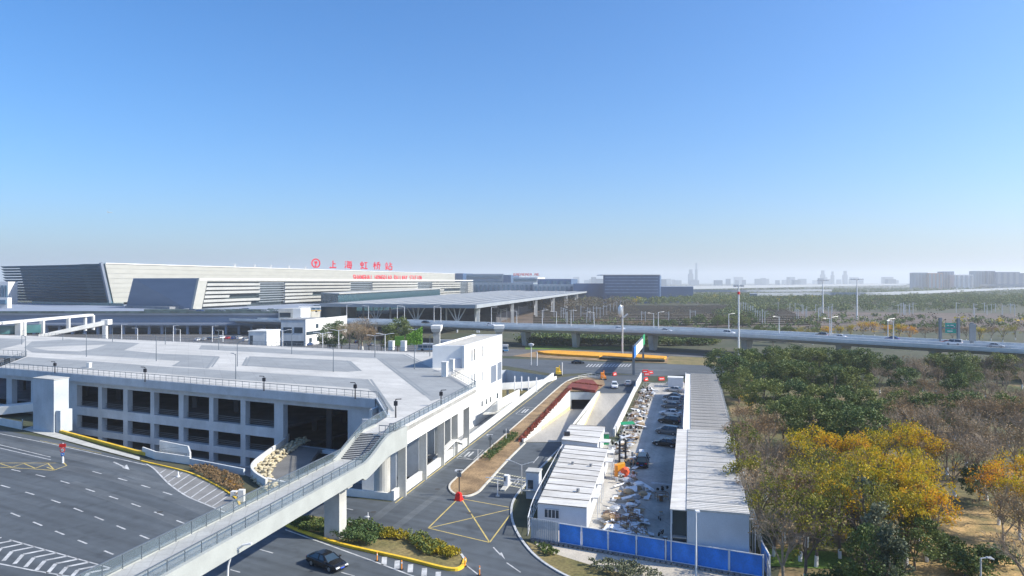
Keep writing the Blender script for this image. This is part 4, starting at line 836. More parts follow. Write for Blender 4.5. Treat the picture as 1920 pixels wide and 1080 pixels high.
# covered pedestrian ramp at the far left
g = thing('covered_ramp', 'long white pergola frame ramp climbing behind the left end of the roof', 'ramp', D(60, 270, 10))
top = [D(-60,255,13.2), D(0,262,14.3), D(170,300,15.6)]; mb = MB()
for a_, b_ in zip(top[:-1], top[1:]): mb.beam(a_, b_, 3.2, .9)
build(mb, 'roof_beam', m_white, g); mb = MB()
for (x, d, w_) in ((35,268,2.2),(44,269,1.6),(79,276,1.6),(128,288,1.2),(160,297,.8),(175,302,.8)):
    c = D(x, d); zt_ = 14.3+(x/170)*1.3; build(MB().box(c.x-w_/2,c.x+w_/2,c.y-.5,c.y+.5,9,zt_-.3), 'column', m_white, g)
for (x0, x1, d) in ((0,31,266),(48,76,272)):
    mb = MB(); a_, b_ = D(x0,d), D(x1,d+3); mb.hexa([V((a_.x,a_.y,9.8)),V((b_.x,b_.y,9.8)),V((b_.x,b_.y+.3,9.8)),V((a_.x,a_.y+.3,9.8))],[V((a_.x,a_.y,13)),V((b_.x,b_.y,13)),V((b_.x,b_.y+.3,13)),V((a_.x,a_.y+.3,13))]); build(mb, 'window', glassmat('teal_glass', (.06,.16,.17)), g)

g = thing('sloping_walkway', 'white parapet walkway slanting down onto the back left of the roof plaza', 'walkway', D(150, 250, 8))
mb = MB(); a_, b_ = P(72,629,10.3), D(196,262,15.2); mb.hexa([V((a_.x,a_.y,9.3)),V((b_.x,b_.y,13.6)),V((b_.x,b_.y+4,13.6)),V((a_.x,a_.y+4,9.3))],[V((a_.x,a_.y,10.6)),V((b_.x,b_.y,15.3)),V((b_.x,b_.y+4,15.3)),V((a_.x,a_.y+4,10.6))]); build(mb, 'deck', m_white, g)
c = D(195,262); build(MB().box(c.x-.7,c.x+.7,c.y,c.y+1.4,0,13.6), 'column', m_white, g); c = D(199,263); build(MB().box(c.x-1.4,c.x+1.2,c.y-1,c.y+2,13.7,15.6), 'end_block', m_white, g)
railing('walkway_railing', 'short thin railing where the white walkway meets the roof', [P(70,630.5,10), P(118,631.8,10)], 1.3, 1.6, False, 2)
# ---------------------------------------------------------------- PLATFORM CANOPY
cn = thing('platform_canopy', 'vast flat grey platform roof on V shaped struts beyond the viaduct', 'canopy', (-20, 500, 0))
Q = [D(600,423), D(892,396), D(1108,1011), D(950,1100)]; zc = 16.5
mb = MB(); mb.prism(Q, zc-.6, zc); build(mb, 'roof', mat('canopy_sheet', (.21,.225,.24), .6, .12, .02, stretch=(8,.4,1), fine=.05), cn)
mb = MB()
for a_, b_ in ((Q[0],Q[1]),(Q[1],Q[2])): ribbon(mb, [a_, b_], [(0,zc-1.8),(.5,zc-1.8),(.5,zc+.3),(0,zc+.3)])
build(mb, 'fascia', mat('canopy_fascia', (.30,.33,.36), .6, .05, .1), cn)
mb = MB()
for k in range(1, 9): t_ = k/9; a_, b_ = lerp(Q[0],Q[1],t_), lerp(Q[3],Q[2],t_); mb.beam(V((a_.x,a_.y,zc+.15)), V((b_.x,b_.y,zc+.15)), 1.2, .3)
build(mb, 'roof_rib', mat('canopy_rib', (.27,.285,.30)), cn)
for (x, d) in ((705,424),(780,415),(857,408)):
    c = D(x, d); mb = MB()
    for e in (-6, -2.2, 2.2, 6): mb.tube((c.x,c.y,5.5),(c.x+e,c.y+e*.2,zc-.6),.38,n=6)
    mb.tube((c.x,c.y,0),(c.x,c.y,5.6),.6,n=8); build(mb, 'strut', m_pole, cn)
for k in range(7):
    c = lerp(Q[1], Q[2], .02+k*.15)-V((2,0,0)); build(MB().box(c.x-1,c.x+1,c.y-1,c.y+1,0,zc-.6), 'column', m_white, cn)
    mb = MB(); c2_ = c+V((-1,18,0))
    for e in (-5, 5): mb.tube((c2_.x,c2_.y,6),(c2_.x+e*.3,c2_.y+e,zc-.6),.35,n=6)
    mb.tube((c2_.x,c2_.y,0),(c2_.x,c2_.y,6),.5,n=8); build(mb, 'strut', m_pole, cn)
for k in range(5):
    c = lerp(lerp(Q[0],Q[1],.15+k*.19), lerp(Q[3],Q[2],.15+k*.19), .05); build(MB().tube((c.x,c.y,0),(c.x,c.y,zc-.6),.6,n=8), 'column', m_pole, cn)
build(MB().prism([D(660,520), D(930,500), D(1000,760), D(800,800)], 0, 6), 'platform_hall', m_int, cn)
t = boxpx('viaduct_hall', 'dark glazed low hall between the striped wing and the platform roof', 588, 640, 428, 6, 15.5, 18, glassmat('hall_glass', (.04,.09,.11), .2), slope=.3)
t = boxpx('dark_link', 'long dark low link block under the striped station wing', 634, 905, 480, 8, 19, 30, m_glass, slope=0.3) if 0 else None
mb = MB(); qa, qb = D(634,472), D(825,800); lk_ = thing('link_hall', 'long dark low link hall below the striped station wing', 'hall', V((qa.x,qa.y,0)))
build(MB().prism([qa, qb, qb+V((-20,30,0)), qa+V((-20,30,0))], 0, 21.5), 'wall', glassmat('hall_glass', (.04,.09,.11)), lk_); build(MB().prism([qa+V((1,-1,0)), qb+V((1,-1,0)), qb+V((-20,30,0)), qa+V((-20,30,0))], 21.51, 22), 'roof', m_conc, lk_)
# ---------------------------------------------------------------- FAR BUILDINGS
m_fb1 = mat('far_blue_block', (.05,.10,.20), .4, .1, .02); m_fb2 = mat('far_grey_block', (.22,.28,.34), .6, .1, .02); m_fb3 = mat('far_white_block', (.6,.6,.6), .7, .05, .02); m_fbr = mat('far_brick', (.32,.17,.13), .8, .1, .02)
def zy(y, d): return 30+(HY-y)*d/F
def farb(x0, x1, y0, d, m, label, bands=0, mb_=None, dep=60, roofm=None, nv=0, mv=None, name='office_block'):
    a_, b_ = D(x0, d), D(x1, d); z1 = zy(y0, d); t = thing(name, label, 'building', V((a_.x, a_.y, 0)))
    build(MB().prism([a_, b_, b_+V((dep*.25,dep,0)), a_+V((dep*.25,dep,0))], 0, z1), 'wall', m, t)
    for i in range(bands):
        z_ = 12+(z1-14)*(i+.5)/bands; build(MB().box(a_.x+(b_.x-a_.x)*.03, b_.x-(b_.x-a_.x)*.03, d-1.2, d-.02, z_, z_+(z1-12)/bands*.42), 'window', mb_ or m_glassb, t)
    for i in range(nv):
        x = lerp(a_.x, b_.x, (i+.3)/nv); build(MB().box(x, x+(b_.x-a_.x)/nv*.5, d-1.0, d-.02, 6, z1-3), 'window', mv or m_glassb, t)
    return t
t = farb(1131, 1237, 516, 950, m_fb1, 'wide dark blue glass office block alone on the horizon', 6, glassmat('far_glass', (.10,.17,.30), .3)); a_, b_ = D(1130,948.5), D(1238.5,948.5)
build(MB().prism([a_, b_, b_+V((0,66,0)), a_+V((0,66,0))], zy(516,950)+.01, zy(514.8,950)), 'roof', m_fb3, t)
t = farb(962, 1008, 520, 1150, m_fb3, 'white office block carrying a red rooftop sign', 3)
mb = MB(); p = D(962,1149); zz_ = zy(516.5,1150)
sg = thing('rooftop_sign', 'faded red letter row on top of the white office block', 'sign', V((p.x,1149,zz_)))
for i in range(11):
    if i == 8: continue
    x = D(963+i*4.4,1149).x; mm = MB(); w_ = 2.7
    for q in (([0,0],[0,1]), ([0,1],[1,1]), ([0,.5],[1,.5]), ([1,0],[1,1]) if i % 2 else ([0,0],[1,0])):
        (u0,v0),(u1,v1) = q; mm.beam((x+u0*w_,1149,zz_+v0*3.2),(x+u1*w_,1149,zz_+v1*3.2),.8,.8, up=V((0,1,0)))
    build(mm, 'letter', m_sign, sg)
mm = MB(); mm.beam((D(962,1150).x,1150.5,zz_),(D(1012,1150).x,1150.5,zz_),.4)
for x in (965,975,985,995,1005): mm.beam((D(x,1150).x,1150.5,zz_-4),(D(x,1150).x,1150.5,zz_),.5)
build(mm, 'frame', m_pole, sg)
farb(852, 944, 513.5, 1250, m_fb2, 'grey glass office block just past the end of the station hall', 3, m_glassb); farb(850, 868, 512.5, 1230, m_fb1, 'narrow dark blue panel block touching the station hall end')
farb(944, 958, 515.5, 1200, m_fb1, 'slim dark blue block beside the white office block'); farb(1008, 1071, 523, 1020, m_fb1, 'low dark glass block between the white office block and the open horizon', 0, nv=5)
farb(880, 1000, 530, 1050, m_fb2, 'low grey hall with small square windows behind the platform roof', 0, nv=14)
farb(1000, 1075, 533, 990, m_fb2, 'long low grey terminal hall with posts left of the dark blue office block', 0, nv=9); farb(1075, 1132, 531.5, 960, m_fb1, 'low dark annex at the foot of the dark blue office block'); farb(1237, 1300, 537.5, 990, m_fb1, 'long low dark sheds right of the dark blue office block', 0)
farb(-30, 15, 528, 560, m_fb3, 'white balconied block peeping out past the dark station end', 0, nv=7, dep=8); farb(-40, 14, 558, 470, m_fb3, 'white flat terrace roof below the balconied block at the far left edge', 1, dep=3)
RB = [(1715,1740,511,m_fb2),(1740,1768,512,m_fbr),(1768,1789,509,m_fb1),(1790,1825,515,m_fb3),(1829,1850,508,m_fb2),(1851,1866,508,m_fb1),(1867,1912,510,m_fb1),(1912,1990,512,m_fb1)]
RL = ['grey tower at the left end of the far right housing cluster','reddish brown block in the far right housing cluster','dark slab beside the reddish brown block in the far right cluster','low bright white block in the middle of the far right cluster','light grey slab between the bright white block and dark slab','narrow dark slab right of the light grey slab','wide dark block right of the narrow dark slab','very wide dark block cut off by the right edge of view']
for (x0,x1,y,m_), lb in zip(RB, RL): farb(x0, x1, y, 2650+random.uniform(0,90), m_, lb, 0, dep=60, nv=4, mv=mat('far_window', (.16,.2,.26)), name='housing_block')
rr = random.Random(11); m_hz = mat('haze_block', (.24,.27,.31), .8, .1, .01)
hzb = []
for i in range(95):
    x = rr.uniform(1080, 2000) if i > 12 else rr.uniform(620, 1130); d = rr.uniform(4200, 8000); hh = rr.choice((8,10,12,14,16,20,26))/1300*d*.55; wd = rr.uniform(5,16)/1300*d
    hzb.append((x, d, wd, 30+hh*.6))
for i, (x, d, wd, zt_) in enumerate(sorted(hzb)):
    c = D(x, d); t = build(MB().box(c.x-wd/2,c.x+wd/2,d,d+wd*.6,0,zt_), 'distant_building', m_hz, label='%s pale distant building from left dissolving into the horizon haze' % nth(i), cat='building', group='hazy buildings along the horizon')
for x, y0, w_, lab in ((1306,493,4,'very tall slim hazy skyscraper standing highest on the horizon'),(1544,507,7,'twin topped hazy high rise above the low skyline'),(1562,509,5,'slim hazy high rise right of the twin topped one'),(1586,508,7,'broad hazy high rise right of the slim one'),(1296,505,8,'hazy high rise at the foot of the tallest skyscraper')):
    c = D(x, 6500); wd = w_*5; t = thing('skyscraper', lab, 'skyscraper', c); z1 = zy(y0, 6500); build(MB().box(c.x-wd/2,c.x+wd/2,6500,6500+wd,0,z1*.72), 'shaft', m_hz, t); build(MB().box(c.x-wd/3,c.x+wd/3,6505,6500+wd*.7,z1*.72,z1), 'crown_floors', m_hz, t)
# haze: one closed box of even thin air
hb = MB().box(-13500,13500,-55,13500,-7,0); hz = MB().box(-15000,15000,-3000,15000,-8,232)
hm = bpy.data.materials.new('haze_air'); hm.use_nodes = True; n = hm.node_tree.nodes; n.remove(n['Principled BSDF']); pv = n.new('ShaderNodeVolumePrincipled'); pv.inputs['Color'].default_value = (.90,.95,1,1); pv.inputs['Density'].default_value = HAZE_D = .00015; pv.inputs['Anisotropy'].default_value = .2
hm.node_tree.links.new(pv.outputs[0], n['Material Output'].inputs['Volume'])
build(hz, 'haze', hm, kind='stuff')
# ---------------------------------------------------------------- VEGETATION
m_ever = leafmat('evergreen_leaf', [(.03,.065,.028),(.06,.11,.04),(.11,.155,.045),(.18,.20,.05)], .15)
m_yell = leafmat('autumn_leaf', [(.07,.10,.015),(.20,.21,.02),(.48,.38,.015),(.66,.42,.015),(.66,.27,.03)], .35)
m_rust = leafmat('rust_leaf', [(.15,.11,.07),(.22,.16,.09),(.30,.19,.09),(.26,.21,.12)], .2)
m_olive = leafmat('olive_leaf', [(.05,.075,.02),(.10,.13,.025),(.22,.21,.03),(.42,.34,.03)], .3)
m_greyg = leafmat('grey_green_leaf', [(.035,.055,.035),(.07,.095,.055),(.13,.15,.09),(.19,.20,.12)], .15)
m_bark = mat('bark', (.14,.11,.09), .9, .2, 2); m_twig = mat('twig_bark', (.27,.22,.165), .9, .25, 1)
m_lime = mat('lime_wash', (.75,.75,.72), .8, .06, 2)
def leaves(mb, c, r, n, s, rr, flat=.8):
    for _ in range(n):
        while 1:
            p = V((rr.uniform(-1,1), rr.uniform(-1,1), rr.uniform(-1,1)))
            if .3 < p.length < 1: break
        p = c+V((p.x*r, p.y*r, p.z*r*flat)); a = V((rr.gauss(0,1), rr.gauss(0,1), rr.gauss(0,.7))).normalized(); b = a.orthogonal().normalized(); k = rr.uniform(0, 6.28)
        u = (b*math.cos(k)+a.cross(b)*math.sin(k)); v = a.cross(u); e = s*rr.uniform(.6,1.3)
        i = len(mb.v); mb.v += [p-u*e*.5, p+v*e*.38, p+u*e*.5, p-v*e*.38]; mb.f.append((i,i+1,i+2,i+3)); mb.mi.append(mb.m)
def branch(mb, p, d, L_, r, lvl, rr, tips, n=5, droop=.0):
    q = p+d*L_; mb.tube(p, q, r, r*.62, n=5 if r > .05 else 3, cap=False)
    if lvl == 0: tips.append(q); return
    k = rr.choice((3,4)) if lvl > 1 else n
    for i in range(k):
        t = rr.uniform(.45, 1) if i else 1; a = rr.uniform(0, 6.28); o = d.orthogonal().normalized(); o2 = d.cross(o); sp = rr.uniform(.3, .8)
        nd = (d+(o*math.cos(a)+o2*math.sin(a))*sp+V((0,0,.12-droop))).normalized(); branch(mb, lerp(p, q, t), nd, L_*rr.uniform(.55,.8), r*.55, lvl-1, rr, tips, n)
TREES = {}
def tree_proto(kind, seed):
    rr = random.Random(seed); Hh = 10.0; root = bpy.data.objects.new({'oliv':'olive_green_tree','ever':'evergreen_tree','yell':'autumn_tree','rust':'rusty_tree','bare':'bare_tree','grey':'grey_green_tree','bush':'bush'}[kind], None); COL.objects.link(root); ROOT[root.name] = V((0,0,0))
    root['category'] = 'bush' if kind == 'bush' else 'tree'
    tr = MB(); tips = []; th = {'oliv':3.2,'ever':2.2,'yell':3.4,'rust':3,'bare':3.0,'grey':1.5,'bush':.3}[kind]
    lean = V((rr.uniform(-.1,.1), rr.uniform(-.1,.1), 1)).normalized()
    tr.tube((0,0,-.2), lean*th, .2 if kind != 'bush' else .06, .15 if kind != 'bush' else .05, n=8, cap=False); p = lean*th
    lv = {'oliv':3,'ever':2,'yell':3,'rust':4,'bare':4,'grey':2,'bush':1}[kind]; k = {'bare':5,'rust':4}.get(kind, 4)
    for i in range(k):
        a = 6.28*i/k+rr.uniform(-.4,.4); sp = rr.uniform(.35,.7) if i else .1
        branch(tr, p-lean*rr.uniform(0,.7), V((math.cos(a)*sp, math.sin(a)*sp, 1)).normalized(), 2.6 if kind != 'bush' else .45, .11 if kind != 'bush' else .03, lv, rr, tips, 4)
    cr = MB()
    if kind == 'ever':
        for i in range(46):
            a, z = rr.uniform(0, 6.28), rr.uniform(0, 1); R_ = 3.9*math.sin(math.pi*(.13+.80*z))**.7*rr.uniform(.55, 1.0)
            leaves(cr, V((math.cos(a)*R_, math.sin(a)*R_, 2.4+z*6.9)), rr.uniform(.8,1.4), 105, .34, rr, .85)
    elif kind in ('yell', 'oliv'):
        for q in tips[::3]+[V((rr.gauss(0,1.35), rr.gauss(0,1.35), rr.uniform(2.6,9.6))) for _ in range(24)]:
            if rr.random() < (.25 if kind == 'yell' else .4): continue
            leaves(cr, q, rr.uniform(.5,1.05), 27, .25, rr, .95)
    elif kind == 'rust':
        for q in tips[::3]: leaves(cr, q, .6, 6, .22, rr)
    elif kind == 'bare':
        for q in tips[::9]: leaves(cr, q, .4, 3, .22, rr)
    elif kind == 'grey':
        for i in range(40):
            z = rr.uniform(0, 1); a = rr.uniform(0, 6.28); R_ = (1.9*(1-z)**.6+.3)*rr.uniform(.4,1); leaves(cr, V((math.cos(a)*R_, math.sin(a)*R_, 1.2+z*8.4)), rr.uniform(.5,.9), 80, .28, rr, .9)
    else:
        for i in range(14): a = rr.uniform(0, 6.28); R_ = rr.uniform(0, 1.1); leaves(cr, V((math.cos(a)*R_, math.sin(a)*R_, .75+rr.uniform(-.2,.35))), .65, 75, .2, rr, .8)
    build(cr, 'crown', {'oliv':m_olive,'ever':m_ever,'yell':m_yell,'rust':m_rust,'bare':m_rust,'grey':m_greyg,'bush':m_ever}[kind], root, fixn=False)
    t = build(tr, 'trunk', m_twig if kind in ('bare','rust') else m_bark, root, fixn=False)
    if kind in ('bare','yell','rust','oliv'):
        build(MB().tube((0,0,-.1), lean*1.3, .225, .205, n=9), 'lime_wash_band', m_lime, t)
    return Proto(root)
NV = {'ever':3,'yell':4,'oliv':3,'rust':2,'bare':3,'grey':2,'bush':2}
for k_, n_ in NV.items(): TREES[k_] = [tree_proto(k_, 10*ord(k_[0])+i) for i in range(n_)]
rt_ = random.Random(3)
def plant(kind, loc, h, label, group, wide=1.0):
    p = rt_.choice(TREES[kind]); base = 1.6 if kind == 'bush' else 9.6; s_ = h/base
    return p.put(loc, rt_.uniform(0, 6.28), (s_*wide, s_*wide, s_), label, group)
def treeT(x, y, h, kind, label, group, wide=1.0):
    d = F*(H-h)/(y-HY); return plant(kind, D(x, d), h, label, group, wide)
KD = {'oliv':'olive green autumn tree','ever':'dense dark evergreen tree','yell':'yellow and orange autumn tree','rust':'half bare tree with rusty brown leaves','bare':'leafless tree of fine grey brown branches','grey':'narrow grey green conical tree','bush':'rounded dark green bush'}
LIST = []
def add(kind, h, row, pts, wide=1.0):
    for x, y in pts: LIST.append((kind, h, row, x, y, wide))
add('ever', 9.5, 'at the park edge nearest the elevated road', [(1372,668),(1412,655),(1452,650),(1492,648),(1530,653),(1568,655),(1606,657),(1640,662)], 1.15)
add('ever', 9.5, 'in the deep park row below the elevated road', [(1386,690),(1432,681),(1478,676),(1520,680),(1562,685),(1604,690),(1700,690)], 1.15)
add('ever', 9.5, 'in the middle of the park beside the far grey cabins', [(1440,712),(1490,716),(1535,722),(1578,726),(1620,732),(1470,742),(1524,748),(1574,752),(1612,764)], 1.15)
add('ever', 8.5, 'on the right of the park, just under the elevated road', [(1672,668),(1770,668),(1798,672),(1826,668),(1870,672),(1900,655),(1925,652),(1945,668),(1815,690),(1790,700)], 1.0)
add('bare', 8, 'on the right of the park, just under the elevated road', [(1702,672),(1730,678),(1650,684),(1678,688),(1755,684),(1848,688),(1885,690),(1925,690)])
add('yell', 6, 'among the bare trees under the elevated road', [(1735,678),(1408,738)])
add('rust', 8, 'among the bare trees in the middle right of the park', [(1672,720),(1712,716),(1740,704),(1765,720),(1700,745),(1728,752),(1400,752)])
add('bare', 8.5, 'in the middle right of the park', [(1780,726),(1820,716),(1856,708),(1895,714),(1930,720),(1755,752),(1800,756),(1846,748),(1890,756),(1930,760),(1664,768),(1690,776),(1776,790),(1828,796),(1870,800)])
add('rust', 8, 'right beside the fence of the grey cabins', [(1384,782),(1396,800),(1418,776),(1440,768)])
add('bare', 8.8, 'by the cabin fence in front of the evergreens', [(1408,826),(1436,812),(1462,822),(1425,868),(1505,862)])
add('yell', 8.6, 'in the bright band of autumn trees', [(1494,806),(1532,802),(1570,812),(1608,812),(1648,806),(1688,790),(1722,800),(1752,818),(1630,838),(1672,842),(1712,846),(1742,862)])
add('oliv', 8.8, 'mixed into the autumn trees', [(1570,848),(1530,842),(1590,868),(1655,872),(1545,885),(1715,880),(1512,872),(1690,910),(1625,905),(1384,800),(1398,840),(1466,862),(1450,900),(1530,905),(1510,930)])
add('yell', 8.2, 'in front of the bright autumn band', [(1668,890),(1722,884),(1700,925),(1600,886),(1738,908),(1575,905)])
add('yell', 7.5, 'at the far right edge of the park', [(1872,868),(1905,852),(1938,846),(1912,892),(1945,905)])
add('ever', 5, 'alone on the leaf strewn slope at the right', [(1836,872)], 1.2)
add('grey', 8.4, 'standing among the nearest park trees', [(1618,902),(1646,945),(1672,985)], 1.1)
add('ever', 7.0, 'low among the nearest park trees', [(1640,990)], .9)
add('bare', 9, 'near the camera at the lower right', [(1930,965),(1470,940)])
add('bush', 2.4, 'on the ground beside the mown grass', [(1600,1058),(1630,1070),(1560,1073),(1660,1056),(1790,1010),(1810,1035),(1860,1020)], 1.2)
add('ever', 9.5, 'right under the viaduct', [(1352+i*34, 655+rt_.uniform(-3,4)) for i in range(9)]+[(1760,664),(1800,660),(1880,664)], 1.3)
add('bare', 9, 'right under the viaduct', [(1668,664),(1700,662),(1732,666),(1846,664),(1916,668)], 1.2)
add('ever', 8.5, 'between the bare trees', [(1690,735),(1745,738),(1812,735),(1868,738),(1916,742),(1650,752)], 1.2)
add('rust', 9, 'crowding the middle right', [(1720,735),(1790,742),(1840,738),(1890,736),(1812,778),(1900,786),(1684,752),(1790,812)], 1.25)
add('bare', 9, 'crowding the middle right', [(1735,758),(1832,772),(1912,776),(1850,812)], 1.2)
add('yell', 8.8, 'in the yellow thicket', [(1560,872),(1640,862)], 1.0)
add('rust', 9, 'in the yellow thicket', [(1470,865),(1500,905)], 1.1)
add('ever', 6.0, 'as undergrowth near the blue fence', [(1716,965)], 1.1)
add('rust', 8.5, 'behind the orange trees', [(1935,925),(1880,905)], 1.0)
cnt = {}
tot_ = {}
for k in LIST: tot_[(k[0], k[2])] = tot_.get((k[0], k[2]), 0)+1
SH = {'at the park edge nearest the elevated road':'at the park edge nearest the viaduct','in the deep park row below the elevated road':'in the second park row','in the middle of the park beside the far grey cabins':'beside the grey cabins','on the right of the park, just under the elevated road':'below the viaduct at right','in the middle right of the park':'in the middle right park','by the cabin fence in front of the evergreens':'by the cabin fence','among the bare trees in the middle right of the park':'in the middle right park','in the bright band of autumn trees':'in the bright autumn band','right beside the fence of the grey cabins':'beside the cabin fence','standing among the nearest park trees':'among the nearest trees'}
for kind, h, row, x, y, wd in sorted(LIST, key=lambda q: q[3]):
    i = cnt.get((kind, row), 0); cnt[(kind, row)] = i+1; n_ = tot_[(kind, row)]
    row_ = row; row = SH.get(row, row); lb = KD[kind]+' '+row if n_ == 1 else ((nth(i)+', leftmost, ') if 0 else 'leftmost ' if i == 0 else 'rightmost ' if i == n_-1 else nth(i)+' from left, ')+KD[kind]+' '+row
    if len(lb.split()) > 16: lb = lb.replace('of fine grey brown branches', '').replace('  ', ' ').replace('yellow and orange autumn tree','yellow orange tree')
    treeT(x, y, h*rt_.uniform(.92, 1.06), kind, lb, KD[kind]+'s of the park', wd)
# trees by the viaduct and parking lot on the left
for x, d, h, k, wd, lb in [(618,292,12,'ever',1,'dark evergreen at the left end of the clump beside the white two storey building'),(640,300,13,'ever',1,'dark evergreen behind the bare trees of the car lot clump'),(655,288,15,'bare',1.1,'tall leafless reddish tree in the middle of the car lot clump'),(672,285,13,'rust',1.3,'half bare brown tree in the middle of the car lot clump'),(693,285,12,'rust',1.3,'half bare brown tree right of centre in the car lot clump'),(680,300,15,'bare',1.2,'leafless tree topping the car lot clump'),(715,290,9,'rust',1.2,'low brownish tree at the right end of the car lot clump'),(746,290,15,'ever',1.0,'full rounded green tree standing alone right of the brown clump'),(733,286,10,'ever',1.0,'small dark tree at the foot of the full rounded green tree')]:
    plant(k, D(x, d), h, lb, None, wd)
# orange and brown row just beyond the viaduct
ORW = [(1450,616,'ever'),(1478,612,'ever'),(1552,612,'yell'),(1572,610,'yell'),(1596,607,'yell'),(1618,603,'yell'),(1640,603,'yell'),(1664,609,'yell'),(1686,608,'yell'),(1706,611,'yell'),(1735,610,'rust'),(1760,610,'rust'),(1785,612,'rust'),(1812,610,'rust'),(1836,612,'yell'),(1858,609,'rust'),(1880,611,'oliv'),(1904,608,'oliv'),(1930,612,'rust'),(1500,613,'oliv'),(1524,615,'oliv'),(1425,610,'ever')]
for i, (x, y, k) in enumerate(sorted(ORW)): treeT(x, y, 8, k, nth(i)+' tree from left in the orange row beyond the elevated road', 'orange row beyond the elevated road', 1.25)
SB = [(x, 330+rt_.uniform(-6,6)) for x in range(988, 1345, 12)]
for i, (x, d) in enumerate(SB): plant('bush', D(x, d), 3.6+rt_.uniform(-.6,1.2), nth(i)+' dark shrub from left in the row under the elevated road', 'shrub row under the elevated road', 1.4)
YB = [(1168,455),(1180,450),(1192,452),(1206,458),(1218,450),(1232,462),(1246,455),(1262,460),(1122,470),(1136,472),(1290,470),(1310,480),(1345,450),(1352,468),(1370,455),(1392,460),(1410,470)]
for i, (x, d) in enumerate(sorted(YB)): plant('rust' if x < 1230 else 'ever', D(x, d), 5 if x < 1300 else 7.5, nth(i)+' small tree from left along the near edge of the rail yard', 'small trees by the rail yard', 1.6)
# far woods that read as one mass
def wood(name, label, zones, m, seed, s=1.6, n=26):
    rr = random.Random(seed); mb = MB()
    for (x0, x1, d0, d1, k, h) in zones:
        for _ in range(k):
            d = rr.uniform(d0, d1); c = D(rr.uniform(x0, x1), d); hh = h*rr.uniform(.7, 1.15); w_ = rr.uniform(3, 6)
            for _ in range(5): leaves(mb, c+V((rr.gauss(0,w_*.5), rr.gauss(0,w_*.5), hh*rr.uniform(.3,.85))), w_*.62, n//5+2, s, rr, .7)
    return build(mb, name, m, label=label, cat='woodland', kind='stuff', fixn=False)
wood('far_woodland', 'dark green far woodland band beyond the rail yard', [(1170,1990,850,1180,1700,11),(1360,1990,690,850,220,6),(985,1180,900,1150,120,10),(1500,1990,400,600,45,3),(1000,2000,1180,2400,1500,12)], m_ever, 5, 1.5, 60)
wood('far_bare_woodland', 'brown bare far woodland band mixed into the green one', [(985,1190,700,1000,260,11),(1300,1990,820,1150,90,10),(1480,1990,400,620,60,1.8),(560,1100,1200,2400,300,12),(1100,2000,2400,4200,500,16)], leafmat('scrub_leaf', [(.05,.045,.03),(.08,.07,.04),(.12,.09,.055),(.10,.10,.05)], .1), 6, 1.2, 34)
wood('far_yellow_woodland', 'few yellow crowns scattered through the far woodland', [(1320,1370,900,1000,16,11),(1190,1196,880,900,5,11),(1440,1560,950,1100,30,10),(1560,1960,1000,1150,60,9),(1800,1960,430,560,4,5)], m_yell, 8)
m_scrub = leafmat('scrub_leaf', [(.05,.045,.03),(.08,.07,.04),(.12,.09,.055),(.10,.10,.05)], .1)
wood('scrub', 'low scrub and hedges between the tracks of the rail yard', [(1040,1500,470,820,150,1.5),(1340,1440,520,640,60,4)], m_scrub, 9, 1.0, 24)
wood('green_scrub', 'dark green scrub patches around the rail yard edge', [(1040,1500,440,520,60,2.5),(1345,1440,540,640,90,6),(985,1350,345,372,190,3)], m_ever, 12, 1.2, 24)
# hedges on the nose island
m_gold = leafmat('gold_hedge_leaf', [(.03,.06,.015),(.07,.10,.02),(.16,.16,.02),(.42,.32,.02)], .2)
def hedge(name, label, pts, h, m, n, seed, s=.22):
    rr = random.Random(seed); P_ = [P(a, b) for a, b in pts]; mb = MB()
    xs, ys = [p.x for p in P_], [p.y for p in P_]
    def inside(x, y):
        c = False; j = len(P_)-1
        for i in range(len(P_)):
            if (P_[i].y > y) != (P_[j].y > y) and x < (P_[j].x-P_[i].x)*(y-P_[i].y)/(P_[j].y-P_[i].y)+P_[i].x: c = not c
            j = i
        return c
    k = 0
    while k < n:
        x, y = rr.uniform(min(xs), max(xs)), rr.uniform(min(ys), max(ys))
        if inside(x, y): leaves(mb, V((x, y, .15+h*rr.uniform(.35,.8))), h*.33, 14, s, rr, .7); k += 1
    return build(mb, name, m, label=label, cat='hedge', fixn=False)
hedge('hedge', 'dark green clipped hedge in front of the footbridge pier', [(540,985),(566,978),(630,990),(628,1008),(610,1010),(560,998)], 1.0, m_ever, 240, 1)
hedge('hedge', 'dense green clipped hedge right of the footbridge pier', [(620,1012),(655,988),(700,990),(716,1005),(700,1028),(650,1022)], 1.2, m_ever, 330, 2)
hedge('hedge', 'yellow flowering hedge strip along the back of the traffic island', [(706,994),(765,1006),(768,1018),(712,1013)], .7, m_gold, 150, 3)
hedge('hedge', 'green and gold hedge at the right tip of the traffic island', [(775,1015),(830,1026),(862,1044),(850,1052),(790,1040),(772,1028)], .8, m_gold, 220, 4)
hedge('hedge', 'dark bushes behind the gold hedge of the traffic island', [(768,1004),(790,1010),(840,1040),(800,1046),(768,1026)], 1.0, m_ever, 110, 5)
hedge('hedge', 'short clipped hedge with yellow tips on the long median', [(905,862),(960,815),(972,820),(918,868)], .9, m_ever, 200, 6)
hedge('hedge', 'brown flower bank beside the white hatched apron', [(352,880),(380,876),(450,898),(458,925),(446,934),(402,908)], .7, m_rust, 330, 7)
hedge('hedge', 'gold flowering patch in the brown bank by the apron', [(415,904),(430,905),(452,925),(446,930),(425,916)], .6, m_yell, 22, 8)
hedge('hedge', 'dark shrubs on the verge in front of the blue fence', [(1100,1058),(1190,1066),(1250,1092),(1180,1088),(1120,1076)], .9, m_greyg, 150, 9)
hedge('hedge', 'green tuft at the left end of the verge', [(1004,1025),(1028,1028),(1050,1044),(1020,1044)], .5, m_ever, 60, 10)
